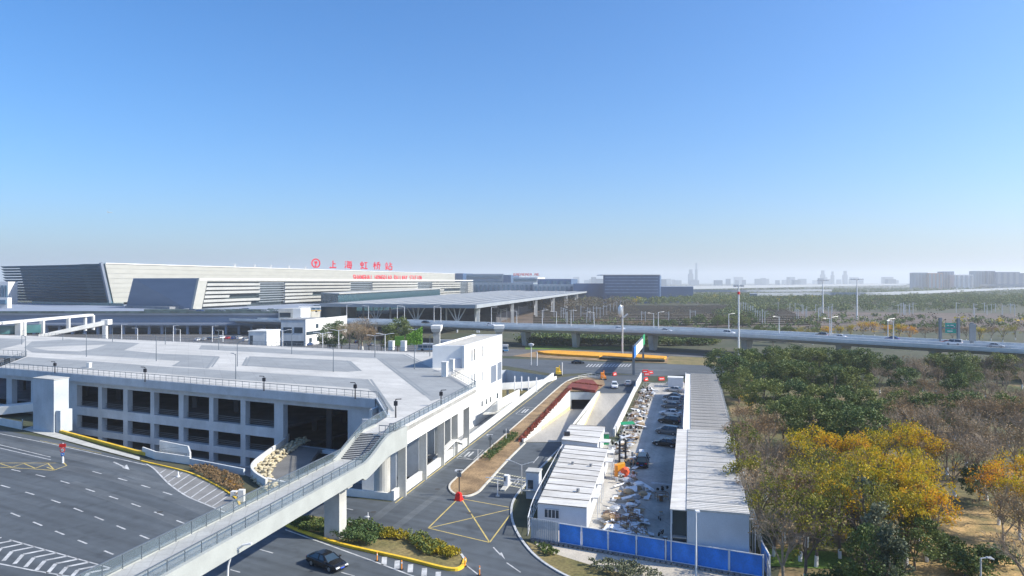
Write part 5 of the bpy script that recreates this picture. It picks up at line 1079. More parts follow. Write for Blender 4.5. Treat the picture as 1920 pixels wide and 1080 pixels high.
m_redl = leafmat('red_hedge_leaf', [(.10,.018,.012),(.20,.03,.02),(.26,.05,.025),(.14,.05,.02)], .1)
mbp = px([(972,830),(1062,733),(1072,722),(1092,715),(1112,717),(1122,728),(1116,737),(1072,731),(984,826)])
t = thing('red_hedge', 'long dark red clipped hedge rimming the sunken ramp', 'hedge', mbp[0]); build(MB().prism(mbp, .05, .75), 'clipped_mass', mat('red_hedge_mass', (.16,.03,.02), .9, .3, .6, fine=.3), t)
mb = MB(); rr = random.Random(4)
for _ in range(2600):
    i = rr.randrange(3); a_ = lerp(mbp[0], mbp[1], rr.random()) if i < 2 else lerp(mbp[2], mbp[5], rr.random()); b_ = a_+V((rr.uniform(0,1.4), rr.uniform(-.5,.5), 0)); leaves(mb, V((b_.x,b_.y,.78)), .15, 1, .3, rr)
build(mb, 'leaf_surface', m_redl, t, fixn=False)
# orange flower bed with dark clipped rim
t = thing('flower_bed', 'long bright orange flower bed beside the cross street', 'flower bed', P(1110,672))
of = [P(1007,662), P(1040,660.5), P(1110,663.5), P(1200,668.5), P(1250,672), P(1245,676.5), P(1200,675), P(1130,670.5), P(1124,672), P(1060,668.5), P(1020,665.5)]
build(MB().prism(of, .05, .9), 'flowers', mat('orange_flowers', (.62,.27,.01), .9, scale=.6, col2=(.75,.36,.02), fine=.35), t)
build(MB().prism([P(1124,674), P(1130,671.6), P(1200,676.6), P(1247,678), P(1245,679.6), P(1180,678)], .05, .85), 'dark_rim', mat('dark_hedge', (.03,.035,.02), .9, .3, .6, fine=.3), t)
build(MB().sheet([P(960,668), P(1010,658.5), P(1260,670), P(1300,677), P(1300,682), P(1240,681), P(1100,675.5), P(1010,671)], .08), 'flower_verge', m_soil, kind='structure')
build(MB().sheet([P(1255,668), P(1350,672), P(1500,678), P(1500,690), P(1340,686), P(1250,683)], .09), 'grass_verge', m_grass, kind='structure')
build(MB().sheet([P(985,655.5), P(1180,655.5), P(1180,650), P(985,648)], .09), 'grass_strip', mat('green_grass', (.07,.14,.015)), kind='structure')
# ---------------------------------------------------------------- RAIL YARD
m_bal = mat('ballast', (.075,.058,.045), .95, scale=.03, col2=(.13,.095,.07), fine=.3, streak=(2,.25,.3))
build(MB().sheet([D(1020,455), D(1560,455), D(1600,430), D(2000,420), D(2000,640), D(1480,700), D(1440,860), D(1080,860), D(985,700), D(930,500)], .05), 'rail_yard', m_bal, kind='structure')
mb = MB()
for k in range(30):
    d = 462+k*13.2; a_, b_ = D(1000+max(0,(d-600)*.15), d), D(1520-(d-455)*.18+(450 if d < 620 and k % 2 else 0), d*1.02)
    for e in (0, 1.5): strip(mb, [V((a_.x,a_.y+e,.12)), V((b_.x,b_.y+e,.12))], .55)
build(mb, 'rails', mat('rail_metal', (.34,.29,.25), .5, .1, 1), kind='structure', fixn=False)
mb = MB()
for k in range(15):
    d = 468+k*26.4; a_, b_ = D(1000+max(0,(d-600)*.15), d), D(1520-(d-455)*.18, d*1.02); mb.beam(V((a_.x,a_.y,.5)), V((b_.x,b_.y,.5)), 3.2, 1.0)
build(mb, 'track_verge', mat('dark_verge', (.03,.033,.022), .95, scale=.05, col2=(.07,.055,.035), fine=.4), kind='structure')
def mast_proto():
    o = thing('catenary_mast', '', 'mast'); mb = MB(); mb.box(-.19,.19,-.19,.19,0,9); build(mb, 'post', m_pole, o, local=True); mb = MB(); mb.beam((0,0,7.6),(3.2,0,7.9),.14); mb.beam((0,0,8.8),(3.2,0,7.9),.1); build(mb, 'bracket', m_pole, o); return Proto(o)
mp = mast_proto(); rr = random.Random(2)
ms = [(1100+i*6.3, 607-i*2.8+rr.uniform(-.5,.5)) for i in range(14)]+[(1389+i*4.5, 584+i*2.6) for i in range(11)]+[(rr.uniform(1455,1565), rr.uniform(583,602)) for _ in range(16)]+[(rr.uniform(1675,1716), 589+rr.uniform(-2,2)) for _ in range(9)]+[(rr.uniform(1740,1910), rr.uniform(584,596)) for _ in range(12)]+[(rr.uniform(1050,1110), rr.uniform(590,610)) for _ in range(8)]+[(1254,607),(1294,607),(1304,607),(1203,609),(1210,609)]+[(rr.uniform(930,1040), rr.uniform(594,608)) for _ in range(8)]
for i, (x, y) in enumerate(sorted(ms)): mp.put(P(x, y), rr.choice((0, math.pi)), rr.uniform(.9,1.2), '%s thin pale catenary mast from left in the rail yard' % nth(i), 'catenary masts of the rail yard')
for x, yt, yb, lab in ((1607,524,599,'tall white high mast floodlight pole, the nearer of the pair on the right'),(1543,526,592,'tall white high mast floodlight pole, the farther of the pair on the right')):
    b_ = P(x, yb); ht = 30-(yt-HY)*b_.y/F; t = thing('high_mast_light', lab, 'light mast', b_); build(MB().tube(b_, b_+V((0,0,ht)), .6, .35, n=10), 'pole', m_wpole, t); mb = MB()
    for k in range(8): a = k*.785; mb.box(b_.x+math.cos(a)*4-.8,b_.x+math.cos(a)*4+.8,b_.y+math.sin(a)*4-.5,b_.y+math.sin(a)*4+.5,ht-.2,ht+.5); mb.beam(b_+V((0,0,ht)), b_+V((math.cos(a)*4,math.sin(a)*4,ht)), .2)
    build(mb, 'lamp_ring', m_pole, t)
b_ = D(1385, 262); t = thing('mast_tower', 'tall white telecom mast with a red tip beside the elevated road', 'mast', b_); build(MB().tube(b_, b_+V((0,0,29)), .36, .25, n=10), 'pole', m_wpole, t)
build(MB().tube(b_+V((0,0,25.2)), b_+V((0,0,26.2)), .48, n=10), 'red_drum', m_red, t)
mb = MB()
for k in range(6): a = k*1.047; mb.box(b_.x+math.cos(a)*1.6-.3,b_.x+math.cos(a)*1.6+.3,b_.y+math.sin(a)*1.6-.3,b_.y+math.sin(a)*1.6+.3,28,28.8); mb.beam(b_+V((0,0,28.4)), b_+V((math.cos(a)*1.6,math.sin(a)*1.6,28.4)), .15)
build(mb, 'lamp_ring', m_pole, t)
# ---------------------------------------------------------------- CABINS
def gx(s_, t_, z=0): # site frame: s along the grid to the right, t away from the camera
    gd = V((.249,.9685,0)); gp = V((.9685,-.249,0)); return V((16.8,73.7,0))+gp*s_+gd*t_+V((0,0,z))
def gbox(mb, s0, s1, t0, t1, z0, z1): return mb.hexa([gx(s0,t0,z0),gx(s1,t0,z0),gx(s1,t1,z0),gx(s0,t1,z0)], [gx(s0,t0,z1),gx(s1,t0,z1),gx(s1,t1,z1),gx(s0,t1,z1)])
m_cab = mat('cabin_panel', (.55,.58,.62), .6, .06, .5, fine=.04)
m_cabr = mat('cabin_roof_white', (.62,.61,.58), .75, scale=.5, col2=(.44,.42,.38), fine=.12, stretch=(.35,1.6,1))
m_cabg = mat('cabin_roof_grey', (.50,.48,.44), .8, scale=.6, col2=(.32,.30,.27), fine=.15, stretch=(.3,2.2,1))
m_rust_ = mat('rust_stain', (.38,.20,.08), .9, .2, 1)
m_gap = mat('gap_dark', (.05,.05,.05), .9)
cabn = [0]
def cabin_row(label, s0, s1, t0, n, L_, h, mr, two, gal, mwall=m_cab):
    """row of container cabins side by side: each is its own module"""
    for i in range(n):
        a_ = t0+i*L_; g = thing('site_cabin', label % nth(i), 'cabin', gx(s0, a_), 'stacked cabins' if two else 'single cabins')
        mb = MB(); gbox(mb, s0, s1, a_+.03, a_+L_-.03, 0, h-.02); build(mb, 'wall', mwall, g)
        mb = MB(); gbox(mb, s0-.06, s1+.06, a_+.01, a_+L_-.01, h-.019, h+.10)
        build(mb, 'roof', mr, g)
        mb = MB()
        for k in range(1, 5): gbox(mb, s0, s1, a_+L_*k/5-.04, a_+L_*k/5+.04, h+.101, h+.15)
        gbox(mb, s0-.06, s1+.06, a_+.0, a_+.10, h+.101, h+.2); build(mb, 'roof_seam', mr, g)
        if two:
            mb = MB(); gbox(mb, s1+.061, s1+.75, a_+L_*.5-.05, a_+L_*.5+.05, h-.9, h-.75); gbox(mb, s1+.65, s1+.75, a_+L_*.5-.05, a_+L_*.5+.05, 0, h-.75); build(mb, 'stay', m_pole, g)
    return
cabin_row('%s two storey cabin from the blue fence in the white roofed row', 1.75, 8.0, 0, 14, 2.95, 5.8, m_cabr, True, True)
cabin_row('%s cabin of the far grey roofed row behind the white roofed cabins', 2.2, 8.5, 41.8, 24, 3.0, 5.6, m_cabg, True, True)
# the gallery beside the two storey rows
g = thing('gallery_walkway', 'white roofed two level gallery along the cabins facing the yard', 'gallery', gx(0, 0))
mb = MB(); 
for i in range(10): gbox(mb, .0, 1.68, i*4.15+.02, i*4.15+4.13, 5.72, 5.82)
build(mb, 'roof', m_cabr, g); mb = MB(); gbox(mb, .1, 1.7, .1, 41.3, 2.75, 2.9); build(mb, 'floor', m_concd, g); mb = MB()
mb2 = MB()
for i in range(11): gbox(mb2, .05, .17, i*4.1+.02, i*4.1+.14, 0, 5.7)
for z in (3.4, 3.9): gbox(mb2, .08, .14, .1, 41, z, z+.05)
build(mb2, 'frame', m_wpole, g); gbox(mb, .25, 1.70, .35, .42, 3.0, 5.65); gbox(mb, .25, 1.70, .35, .42, .1, 2.7); build(mb, 'end_glazing', m_glass, g)
g = thing('far_gallery', 'narrow white gallery roof edging the far grey roofed cabins', 'gallery', gx(1, 42))
mb = MB(); gbox(mb, .9, 2.1, 42, 113.5, 5.5, 5.62); gbox(mb, .9, .98, 42, 113.5, 5.1, 6.0); build(mb, 'roof', m_wpole, g); mb = MB()
for i in range(18): gbox(mb, .92, 1.02, 42+i*4.2, 42.1+i*4.2, 0, 5.1)
build(mb, 'frame', m_wpole, g)
mb = MB(); gbox(mb, 2.2, 6.3, 33, 33.25, 5.905, 5.915); build(mb, 'rust_streak', m_rust_, label='long orange rust streak across a white cabin roof', cat='stain')
# left single storey cabins
def quadbox(name, label, c4, z0, z1, mwall, mr, nseam=6, parent=None, cat='cabin', over=.08):
    c4 = [V((c.x, c.y, 0)) for c in c4]; t = thing(name, label, cat, c4[0]+V((0,0,z0)))
    build(MB().prism(c4, z0, z1-.1), 'wall', mwall, t); cc = sum(c4, V((0,0,0)))/4; o4 = [c+(c-cc).normalized()*over for c in c4]
    build(MB().prism(o4, z1-.099, z1), 'roof', mr, t)
    mb = MB()
    for k in range(0, nseam+1):
        a_, b_ = lerp(o4[0], o4[3], k/nseam), lerp(o4[1], o4[2], k/nseam); mb.beam(V((a_.x,a_.y,z1+.03)), V((b_.x,b_.y,z1+.03)), .09, .055)
    build(mb, 'roof_seam', m_concd if mr is not m_cabr else m_gap, t); return t
CA = [P(1008,943,2.9), P(1100,952,2.9), P(1140,842,2.9), P(1060,834,2.9)]
ca = quadbox('long_cabin', 'long white ribbed single storey cabin row behind the corrugated fence corner', CA, 0, 2.9, m_cab, m_cabr, 11)
mb = MB(); a_, b_ = lerp(CA[0], CA[1], .14), lerp(CA[0], CA[1], .44)
for k in range(5): p = lerp(a_, b_, k/4); mb.beam((p.x,p.y-.1,1.25),(p.x,p.y-.1,2.3),.06)
mb.beam((a_.x,a_.y-.1,2.3),(b_.x,b_.y-.1,2.3),.06); mb.beam((a_.x,a_.y-.1,1.25),(b_.x,b_.y-.1,1.25),.06); build(mb, 'window_grille', m_wpole, ca)
build(MB().hexa([V((a_.x,a_.y-.05,1.2)),V((b_.x,b_.y-.05,1.2)),V((b_.x,b_.y+.05,1.2)),V((a_.x,a_.y+.05,1.2))],[V((a_.x,a_.y-.05,2.35)),V((b_.x,b_.y-.05,2.35)),V((b_.x,b_.y+.05,2.35)),V((a_.x,a_.y+.05,2.35))]), 'window', m_glass, ca)
for k, (x, y) in enumerate(((1108,842+32),(1074,870),(1084,921))):
    p = P(x, y, 2.95); build(MB().tube(p, p+V((0,0,.35)), .22, n=8), 'vent', m_concd, ca)
quadbox('square_cabin', 'square white flat roofed cabin standing beyond the long cabin row', [P(1053,824,2.9), P(1120,832,2.9), P(1134,800,2.9), P(1070,796,2.9)], 0, 2.9, m_cab, m_cabr, 3)
for i, (x, y, w_, lb) in enumerate([(1112,903,16,'small square porch roof near the front end of the long cabin row'),(1118,917,15,'small square porch roof closest to the fence beside the long cabin row'),(1131,862,17,'small square porch roof in the middle of the long cabin row'),(1135,846,15,'small square porch roof at the back of the long cabin row'),(1128,826,12,'small square porch roof beside the square cabin')]):
    if i == 1: x, y = 1104, 928
    c = P(x+6, y, 2.6); t = thing('porch_roof', lb, 'canopy', (c.x, c.y, 0), 'porch roofs of the left cabins'); M = Matrix.Translation((c.x, c.y, 0))@Matrix.Rotation(R(-14.4), 4, 'Z')
    build(MB().box(-.95,.95,-1.15,1.15,2.5,2.62,M), 'roof', m_cabr, t)
    for a_ in (-.85,.85): build(MB().box(.8,.88,a_-.04,a_+.04,0,2.5,M), 'post', m_wpole, t)
p_ = P(1063,817,2.9); build(MB().box(p_.x-.5,p_.x+.5,p_.y-.4,p_.y+.4,2.98,3.6), 'roof_vent_box', m_black, label='small dark vent box on the square cabin roof', cat='vent')
# guard booth beside the lane
bt = P(1001,932); t = thing('guard_booth', 'grey guard booth with a pale top and a ledge beside the lane barrier', 'booth', bt); M = Matrix.Translation(bt)@Matrix.Rotation(R(-14.4), 4, 'Z')
build(MB().box(-.9,.9,-.9,.9,0,3.6,M), 'body', m_cab, t); build(MB().box(-1,1,-1,1,3.6,3.8,M), 'roof', m_conc, t); build(MB().box(-1.4,1.2,-1.3,-.901,1.1,1.25,M), 'ledge', m_conc, t); build(MB().box(-.65,.1,-.95,-.905,1.4,2.6,M), 'window', m_glass, t)
# dark mesh fence with white rail curving between lane and cabins
fp = smooth_path([P(990,1005), P(1000,968), P(1020,925), P(1050,866), P(1068,838), P(1086,812)], 3)
railing('site_fence', 'dark fence with a white top rail between the lane and the long cabin row', fp, 2.2, 1.8, False, 2, m=m_wpole)
# blue hoarding
F0, F1 = V((2.2,80.8,0)), V((25.5,69.9,0)); Lf = (F1-F0).normalized(); Nf = V((-Lf.y,Lf.x,0))
xs = [992,1047,1090,1140,1193,1248,1306,1367,1431]; ss = [kline(x, F0, F1) for x in xs]
ORDF = ['', 'leftmost', 'second', 'third', 'fourth', 'fifth', 'sixth', 'rightmost']
t = thing('corrugated_fence', 'pale grey corrugated sheet fence at the corner left of the blue panels', 'fence', F0)
mb = MB(); k = 26; 
for i in range(k):
    a_, b_ = F0+Lf*(ss[1]*i/k), F0+Lf*(ss[1]*(i+1)/k); o = Nf*(.09 if i % 2 else 0); mb.hexa([a_-o,b_-o,b_-o+Nf*.04,a_-o+Nf*.04],[a_-o+V((0,0,2.5)),b_-o+V((0,0,2.5)),b_-o+Nf*.04+V((0,0,2.5)),a_-o+Nf*.04+V((0,0,2.5))])
build(mb, 'sheet', mat('corrugated_grey', (.42,.46,.50), .5, .08, 1), t)
for i in range(1, 8):
    a_, b_ = F0+Lf*(ss[i]+.12), F0+Lf*(ss[i+1]-.12); t = thing('hoarding_panel', ('%s bright blue hoarding panel' % ORDF[i])+(' from left' if 1 < i < 7 else '')+' in front of the cabins', 'hoarding panel', a_, 'blue hoarding panels'); mb = MB(); z = V((0,0,1))
    mb.hexa([a_+z*.25,b_+z*.25,b_+Nf*.05+z*.25,a_+Nf*.05+z*.25],[a_+z*2.3,b_+z*2.3,b_+Nf*.05+z*2.3,a_+Nf*.05+z*2.3]); build(mb, 'sheet', m_blue, t)
    mb = MB(); mb.beam(a_+z*2.36, b_+z*2.36, .08, .1); mb.beam(a_+z*.2, b_+z*.2, .08, .1); mb.beam(b_+Lf*.12, b_+Lf*.12+z*2.45, .12); build(mb, 'frame', m_wpole, t)
mb = MB(); q = Nf*-.5
n_ = 44
for i in range(n_):
    a_ = F0+q+Lf*(.3+i*.58); mb.beam(a_+V((0,0,.1)), a_+Lf*.40+V((0,0,.1)), .4, .28)
mb.beam(F0+q*.2+V((0,0,.08)), F1+q*.2+V((0,0,.08)), .45, .22); build(mb, 'block_footing', mat('block_grey', (.22,.21,.20), .9, .2, 1), label='long row of grey concrete blocks ballasting the foot of the blue hoarding', cat='footing')
t = thing('blue_end_panel', 'narrow blue panel angled beside the last white post at the lower right', 'hoarding panel', F1); mb = MB(); e_ = F1+V((.4,-.2,0)); mb.beam(e_+V((0,0,1.2)), e_+V((.6,4,1.2)), .06, 2.3); build(mb, 'sheet', m_blue, t); mb = MB(); mb.beam(e_, e_+V((0,0,2.5)), .14); mb.beam(e_+V((0,0,2.5)), e_+V((.6,4,2.5)), .1); build(mb, 'frame', m_wpole, t)
# park side fence behind the cabins
fpn = [gx(9.6, -4), gx(9.6, 30), gx(9.7, 60), gx(9.9, 95), gx(10, 114)]
railing('park_fence', 'pale post and rail fence between the two storey cabins and the park', fpn, 2.1, 2.2, False, 2, m=m_pole, pw=.12)
# ---------------------------------------------------------------- CARS
m_tyre = mat('tyre', (.015,.015,.015), .9); m_rim = mat('rim_metal', (.35,.36,.38), .35, .05, 1, metal=.7); m_lampw = mat('headlight_glass', (.75,.78,.8), .15); m_lampr = mat('taillight_red', (.45,.01,.01), .2); m_plate = mat('plate_blue', (.02,.08,.5), .4)
CARM = {n_: mat('car_paint_'+n_, c, .22, .03, .5, metal=.15, spec=.7) for n_, c in dict(white=(.72,.73,.74), black=(.012,.013,.016), grey=(.16,.17,.18), silver=(.42,.44,.46), blue=(.04,.08,.22), red=(.45,.02,.02)).items()}
def loft(mb, rings, close=True):
    n = len(rings[0]); i0 = len(mb.v)
    for r_ in rings: mb.v += [V(p) for p in r_]
    for k in range(len(rings)-1):
        for j in range(n if close else n-1): j2 = (j+1) % n; a = i0+k*n; mb.f.append((a+j, a+j2, a+n+j2, a+n+j)); mb.mi.append(mb.m)
    mb.f.append(tuple(i0+j for j in range(n))); mb.f.append(tuple(i0+(len(rings)-1)*n+j for j in reversed(range(n)))); mb.mi += [mb.m]*2
def car_proto(kind, paint, detail=True):
    L_, W_, Hh = {'sedan':(4.9,1.84,1.46),'suv':(4.7,1.88,1.70),'van':(5.1,1.95,1.95)}[kind]; hw = W_/2
    root = thing({'sedan':'sedan_car','suv':'suv_car','van':'van'}[kind], '', 'van' if kind == 'van' else 'car')
    sh_ = .92 if kind != 'van' else 1.05; hood = {'sedan':.86,'suv':1.0,'van':1.15}[kind]; tr_ = {'sedan':.98,'suv':1.05,'van':1.12}[kind]
    st = [(-L_/2,.35,tr_-.22,.80),(-L_/2+.08,.24,tr_-.06,.90),(-L_/2+.5,.2,tr_,.97),(-.9,.19,sh_+.04,1),(.6,.19,sh_+.02,1),(1.25,.19,hood+.03,.99),(L_/2-.55,.2,hood-.06,.96),(L_/2-.12,.26,hood-.20,.88),(L_/2,.36,hood-.34,.76)]
    rings = []
    for x, zb, zt_, kw in st:
        w_ = hw*kw; rings.append([(x,-w_*.9,zb),(x,-w_,zb+.16),(x,-w_,zt_-.16),(x,-w_*.9,zt_-.03),(x,-w_*.45,zt_+.02),(x,w_*.45,zt_+.02),(x,w_*.9,zt_-.03),(x,w_,zt_-.16),(x,w_,zb+.16),(x,w_*.9,zb)])
    mb = MB(); loft(mb, rings)
    rear = {'sedan':(-1.95,-1.15),'suv':(-2.25,-1.95),'van':(-2.5,-2.35)}[kind]; fr = {'sedan':(1.15,.25),'suv':(1.2,.45),'van':(1.7,1.05)}[kind]
    rf = [(rear[1]-.05,Hh-.05,.66),(rear[1]+.35,Hh,.69),(fr[1]-.35,Hh,.69),(fr[1]+.06,Hh-.06,.67)]; r2 = []
    for x, z, k in rf: r2.append([(x,-hw*k,z-.07),(x,-hw*k*.9,z),(x,hw*k*.9,z),(x,hw*k,z-.07),(x,hw*k*.6,z-.08),(x,-hw*k*.6,z-.08)])
    loft(mb, r2)
    for sy in (-1, 1):      # pillars
        for (xa, za, ka, xb, zb, kb) in ((fr[0],hood,.9,fr[1],Hh-.07,.67),(rear[0],tr_,.88,rear[1],Hh-.07,.66),(-.35,sh_,.97,-.4,Hh-.07,.70)): mb.beam((xa,sy*hw*ka,za),(xb,sy*hw*kb,zb),.09,.07)
    body = build(mb, 'body', paint, root, smooth=False)
    g = MB(); lo_, hi_ = [(rear[0],.86),(rear[0]+.5,.92),(fr[0]-.6,.93),(fr[0],.86)], [(rear[1],.65),(rear[1]+.2,.67),(fr[1]-.2,.67),(fr[1],.65)]
    zl = lambda x: hood-.02 if x > .8 else tr_-.02
    for (xa, ka), (xb, kb) in zip(lo_, hi_): pass
    loft(g, [[(xa,-hw*ka,zl(xa)),(xa,hw*ka,zl(xa)),(xb,hw*kb,Hh-.07),(xb,-hw*kb,Hh-.07)] for (xa, ka), (xb, kb) in zip(lo_, hi_)])
    build(g, 'window', m_glass, root)
    for sx in (-1.42, 1.42):
        for sy in (-1, 1):
            w = MB().tube((sx, sy*(hw-.22), .33), (sx, sy*(hw+.015), .33), .335, n=16); wo = build(w, 'wheel', m_tyre, root)
            if detail: build(MB().tube((sx, sy*(hw+.016), .33), (sx, sy*(hw+.03), .33), .21, n=12), 'rim', m_rim, wo)
    for sy in (-1, 1):
        build(MB().box(L_/2-.22,L_/2-.02,sy*hw*.62-.2,sy*hw*.62+.2,hood-.38,hood-.22), 'headlight', m_lampw, root); build(MB().box(-L_/2-.01,-L_/2+.12,sy*hw*.66-.17,sy*hw*.66+.17,tr_-.3,tr_-.14), 'tail_light', m_lampr, root)
        if detail: build(MB().box(.75,.95,sy*(hw+.01)-(.0 if sy > 0 else .2),sy*(hw+.01)+(.2 if sy > 0 else 0),sh_+.02,sh_+.17), 'mirror', paint, root)
    build(MB().box(L_/2-.01,L_/2+.02,-.24,.24,.42,.54), 'licence_plate', m_plate, root); build(MB().box(-L_/2-.02,-L_/2+.01,-.24,.24,.55,.67), 'licence_plate', m_plate, root)
    if detail: build(MB().box(L_/2-.05,L_/2+.005,-.42,.42,.57,hood-.36), 'grille', m_rim, root)
    return Proto(root)
CP = {k: car_proto(k, CARM['white']) for k in ('sedan', 'suv', 'van')}
def car(kind, color, loc, rz, label, group=None, plate=True):
    o = CP[kind].put(loc, rz, 1, label, group)
    for c in o.children:
        if c.name.split('.')[0] in ('body', 'mirror'): setmat(c, CARM[color])
    return o
car_d = lambda x, y, z=0: P(x, y, z)
def hd(dx, dy): return math.atan2(dy, dx)
car('sedan', 'black', P(613,1062,.03), hd((P(668,1079)-P(560,1040)).x, (P(668,1079)-P(560,1040)).y), 'shiny black sedan driving past the traffic island in the foreground')
car('suv', 'white', P(1152,727,.05), hd(.25,.97)+math.pi+.15, 'white car turning at the head of the sunken ramps')
car('sedan', 'black', P(1084,682,.06), hd(1,-.1), 'dark sedan on the cross street in front of the orange flower bed')
car('sedan', 'silver', P(1178,722,.05), hd(.25,.97), 'silver car half hidden behind the ramp wall at its head')
# row of parked cars along the cabins
pk = [(1238,722,'silver','sedan'),(1241,735,'silver','sedan'),(1242,748,'grey','sedan'),(1240,757,'silver','suv'),(1243,766,'grey','sedan'),(1243,780,'white','sedan'),(1243,795,'black','suv'),(1240,815,'grey','suv'),(1247,838,'black','sedan')]
LC = ['farthest silver','second farthest silver','third farthest grey','fourth farthest silver','fifth farthest grey','white','black high','grey high','nearest black']
yl = gx(-2.9, 0)
for (x, y, c, k), l in zip(pk, LC):
    d = P(x, y).y; t_ = (d-73.7)/.9685; p = gx(-2.2, t_); car(k, c, p+V((0,0,.04)), hd(.9685,-.249)+R(160), '%s car parked nose out in the shade beside the cabin gallery' % l, 'cars parked beside the cabins')
p = P(1205,872,.04); car('van', 'black', p, hd(.25,.97), 'dark van parked in the shaded middle of the yard')
# traffic on the viaduct
for i, (x, off_, c, k, lb) in enumerate([(1154,8,'white','sedan','white car on the elevated road left of centre'),(1242,5,'silver','sedan','silver car on the elevated road above the gantry sign'),(1358,6,'white','suv','white car on the elevated road just left of the telecom mast'),(1503,18,'grey','suv','grey car on the elevated road behind the other one near the park'),(1543,14,'white','sedan','white car close behind the grey one on the elevated road'),(1755,14,'red','sedan','reddish car under the green gantry on the elevated road'),(1770,13,'white','van','white van under the green gantry on the elevated road'),(1855,12,'silver','sedan','silver car at the right end of the elevated road'),(900,10,'white','sedan','white car on the elevated road above the tower'),(772,12,'black','sedan','dark car on the elevated road near the green tree'),(1640,20,'blue','sedan','blue car on the far lanes of the elevated road')]):
    p, dd = on_path(x, vpath); n = V((dd.y,-dd.x,0)); car(k, c, p-n*off_+V((0,0,8.44)), hd(dd.x,dd.y)+(math.pi if off_ > 12 else 0), lb, 'traffic on the elevated road')
# cars on the lot behind the plaza and on the podium
rr = random.Random(21); cl = ['white','silver','black','grey','white','red','blue']
j = 0
for x in list(range(372,462,11))+[470,520,530,566,580,598,640,668,697,720,745]:
    c = cl[j % 7] if x not in (412,415) else 'red'; d = (352 if x < 560 else 326)+rr.uniform(-3,14); car(rr.choice(('sedan','suv','sedan')), c, D(x, d, .06), rr.uniform(0,.5)+1.2, '%s car from left, %s, on the lot behind the roof plaza' % (nth(j), c), 'cars on the lot behind the plaza'); j += 1
j = 0
for x in (352,362,376,392,405,418,430,444,452,462,470,485,498,510,518):
    c = cl[(j*3) % 7]; car(rr.choice(('sedan','suv','van')), c, D(x, 404+rr.uniform(-2,16), 12.0), hd(1,.1), '%s vehicle from left, %s, queued on the station podium' % (nth(j), c), 'cars queued on the podium'); j += 1
# buses
def bus_proto(name, col, stripe):
    root = thing(name, '', 'bus'); mb = MB(); mb.box(-5.6,5.6,-1.25,1.25,.45,1.35); mb.box(-5.6,5.6,-1.25,1.25,2.45,3.1); mb.box(-5.5,5.5,-1.15,1.15,3.1,3.25)
    for x in (-5.5,-3.3,-1.1,1.1,3.3,5.45): mb.box(x-.08,x+.08,-1.25,1.25,1.35,2.45)
    build(mb, 'body', col, root); build(MB().box(-5.52,5.58,-1.2,1.2,1.34,2.46), 'window', m_glassb, root); build(MB().box(-5.62,5.62,-1.27,1.27,.6,1.1), 'stripe', stripe, root)
    for x in (-3.6,3.4):
        for sy in (-1,1): build(MB().tube((x,sy*1.0,.5),(x,sy*1.28,.5),.5,n=12), 'wheel', m_tyre, root)
    build(MB().box(5.6,5.63,-.9,-.5,.7,.95), 'headlight', m_lampw, root); build(MB().box(5.6,5.63,.5,.9,.7,.95), 'headlight', m_lampw, root); return Proto(root)
m_busb = mat('bus_blue', (.03,.30,.55), .35, .1, 1); bp_ = bus_proto('city_bus', CARM['white'], m_busb)
bp_.put(D(808,300,.08), hd(1,-.12), 1, 'blue and white bus behind the green scaffold screen left of the tower', 'blue and white buses'); bp_.put(P(946,660,.08)+V((-4,0,0)), hd(1,-.06), 1, 'blue and white bus emerging to the right of the tower', 'blue and white buses'); bp_.put(D(845,318,.08), hd(1,-.1), 1, 'blue and white bus mostly hidden behind the tower roof', 'blue and white buses')
m_busy = mat('bus_yellow', (.75,.45,.02), .35, .1, 1); by = bus_proto('coach', CARM['white'], m_busy); by.put(D(581,408,12.0), hd(1,.15), 1.1, 'white and yellow coach on the podium beside the striped station wing')
# ---------------------------------------------------------------- LAMPS
def lamp_proto(name, h, arms, m, r=.11, arm=1.6, head=.75, cctv=False):
    o = thing(name, '', 'street lamp'); build(MB().tube((0,0,0),(0,0,h),r*1.25,r*.7,n=8), 'pole', m, o, local=True)
    for s_ in arms:
        build(MB().tube((0,0,h-.25),(s_*arm,0,h+.15),r*.5,n=5), 'arm', m, o); mb = MB(); mb.hexa([(s_*arm-.1,-.14,h+.1),(s_*(arm)+s_*head,-.14,h+.16),(s_*arm+s_*head,.14,h+.16),(s_*arm-.1,.14,h+.1)],[(s_*arm-.1,-.1,h+.22),(s_*(arm)+s_*head,-.1,h+.25),(s_*arm+s_*head,.1,h+.25),(s_*arm-.1,.1,h+.22)]); build(mb, 'lamp_head', m, o)
    if cctv:
        build(MB().box(-.22,.22,-.16,.16,h-1.0,h-.3), 'control_box', m_black, o); build(MB().beam((0,0,h),( -.7,0,h+.05),.12), 'camera', m_black, o)
    return Proto(o)
lp1 = lamp_proto('plaza_lamp', 5.2, (1,), m_rail, .09, .5, .5); lp2 = lamp_proto('street_lamp', 11.5, (-1,), m_wpole, .16, 1.6, 1.3); lp3 = lamp_proto('double_street_lamp', 11.5, (-1,1), m_wpole, .16, 1.8, 1.3); lp4 = lamp_proto('camera_pole', 2.9, (), m_black, .08, cctv=True); lp5 = lamp_proto('viaduct_lamp', 10, (1,), m_pole, .17, 2.0, 1.2)
pl = [(41,619,646),(48,629,668),(118,626,638),(162,625,669),(211,612,641),(293,628,677),(310,612,646),(410,619,656),(445,641,687),(442,662,711),(547,625,664),(625,652,697),(703,626,670),(777,645,692),(806,628,668)]
for i, (x, yt, yb) in enumerate(pl):
    b_ = P(x, yb, 10); h = (yb-yt)*b_.y/F; lp1.put(b_, math.pi if i % 2 else 0, (1,1,h/5.4), '%s slender dark lamp post from left on the roof plaza' % nth(i), 'dark lamp posts on the roof plaza')
cc = [(103,678,700),(272,688,716),(495,705,733),(666,717,748),(742,748,783),(827,731,761)]
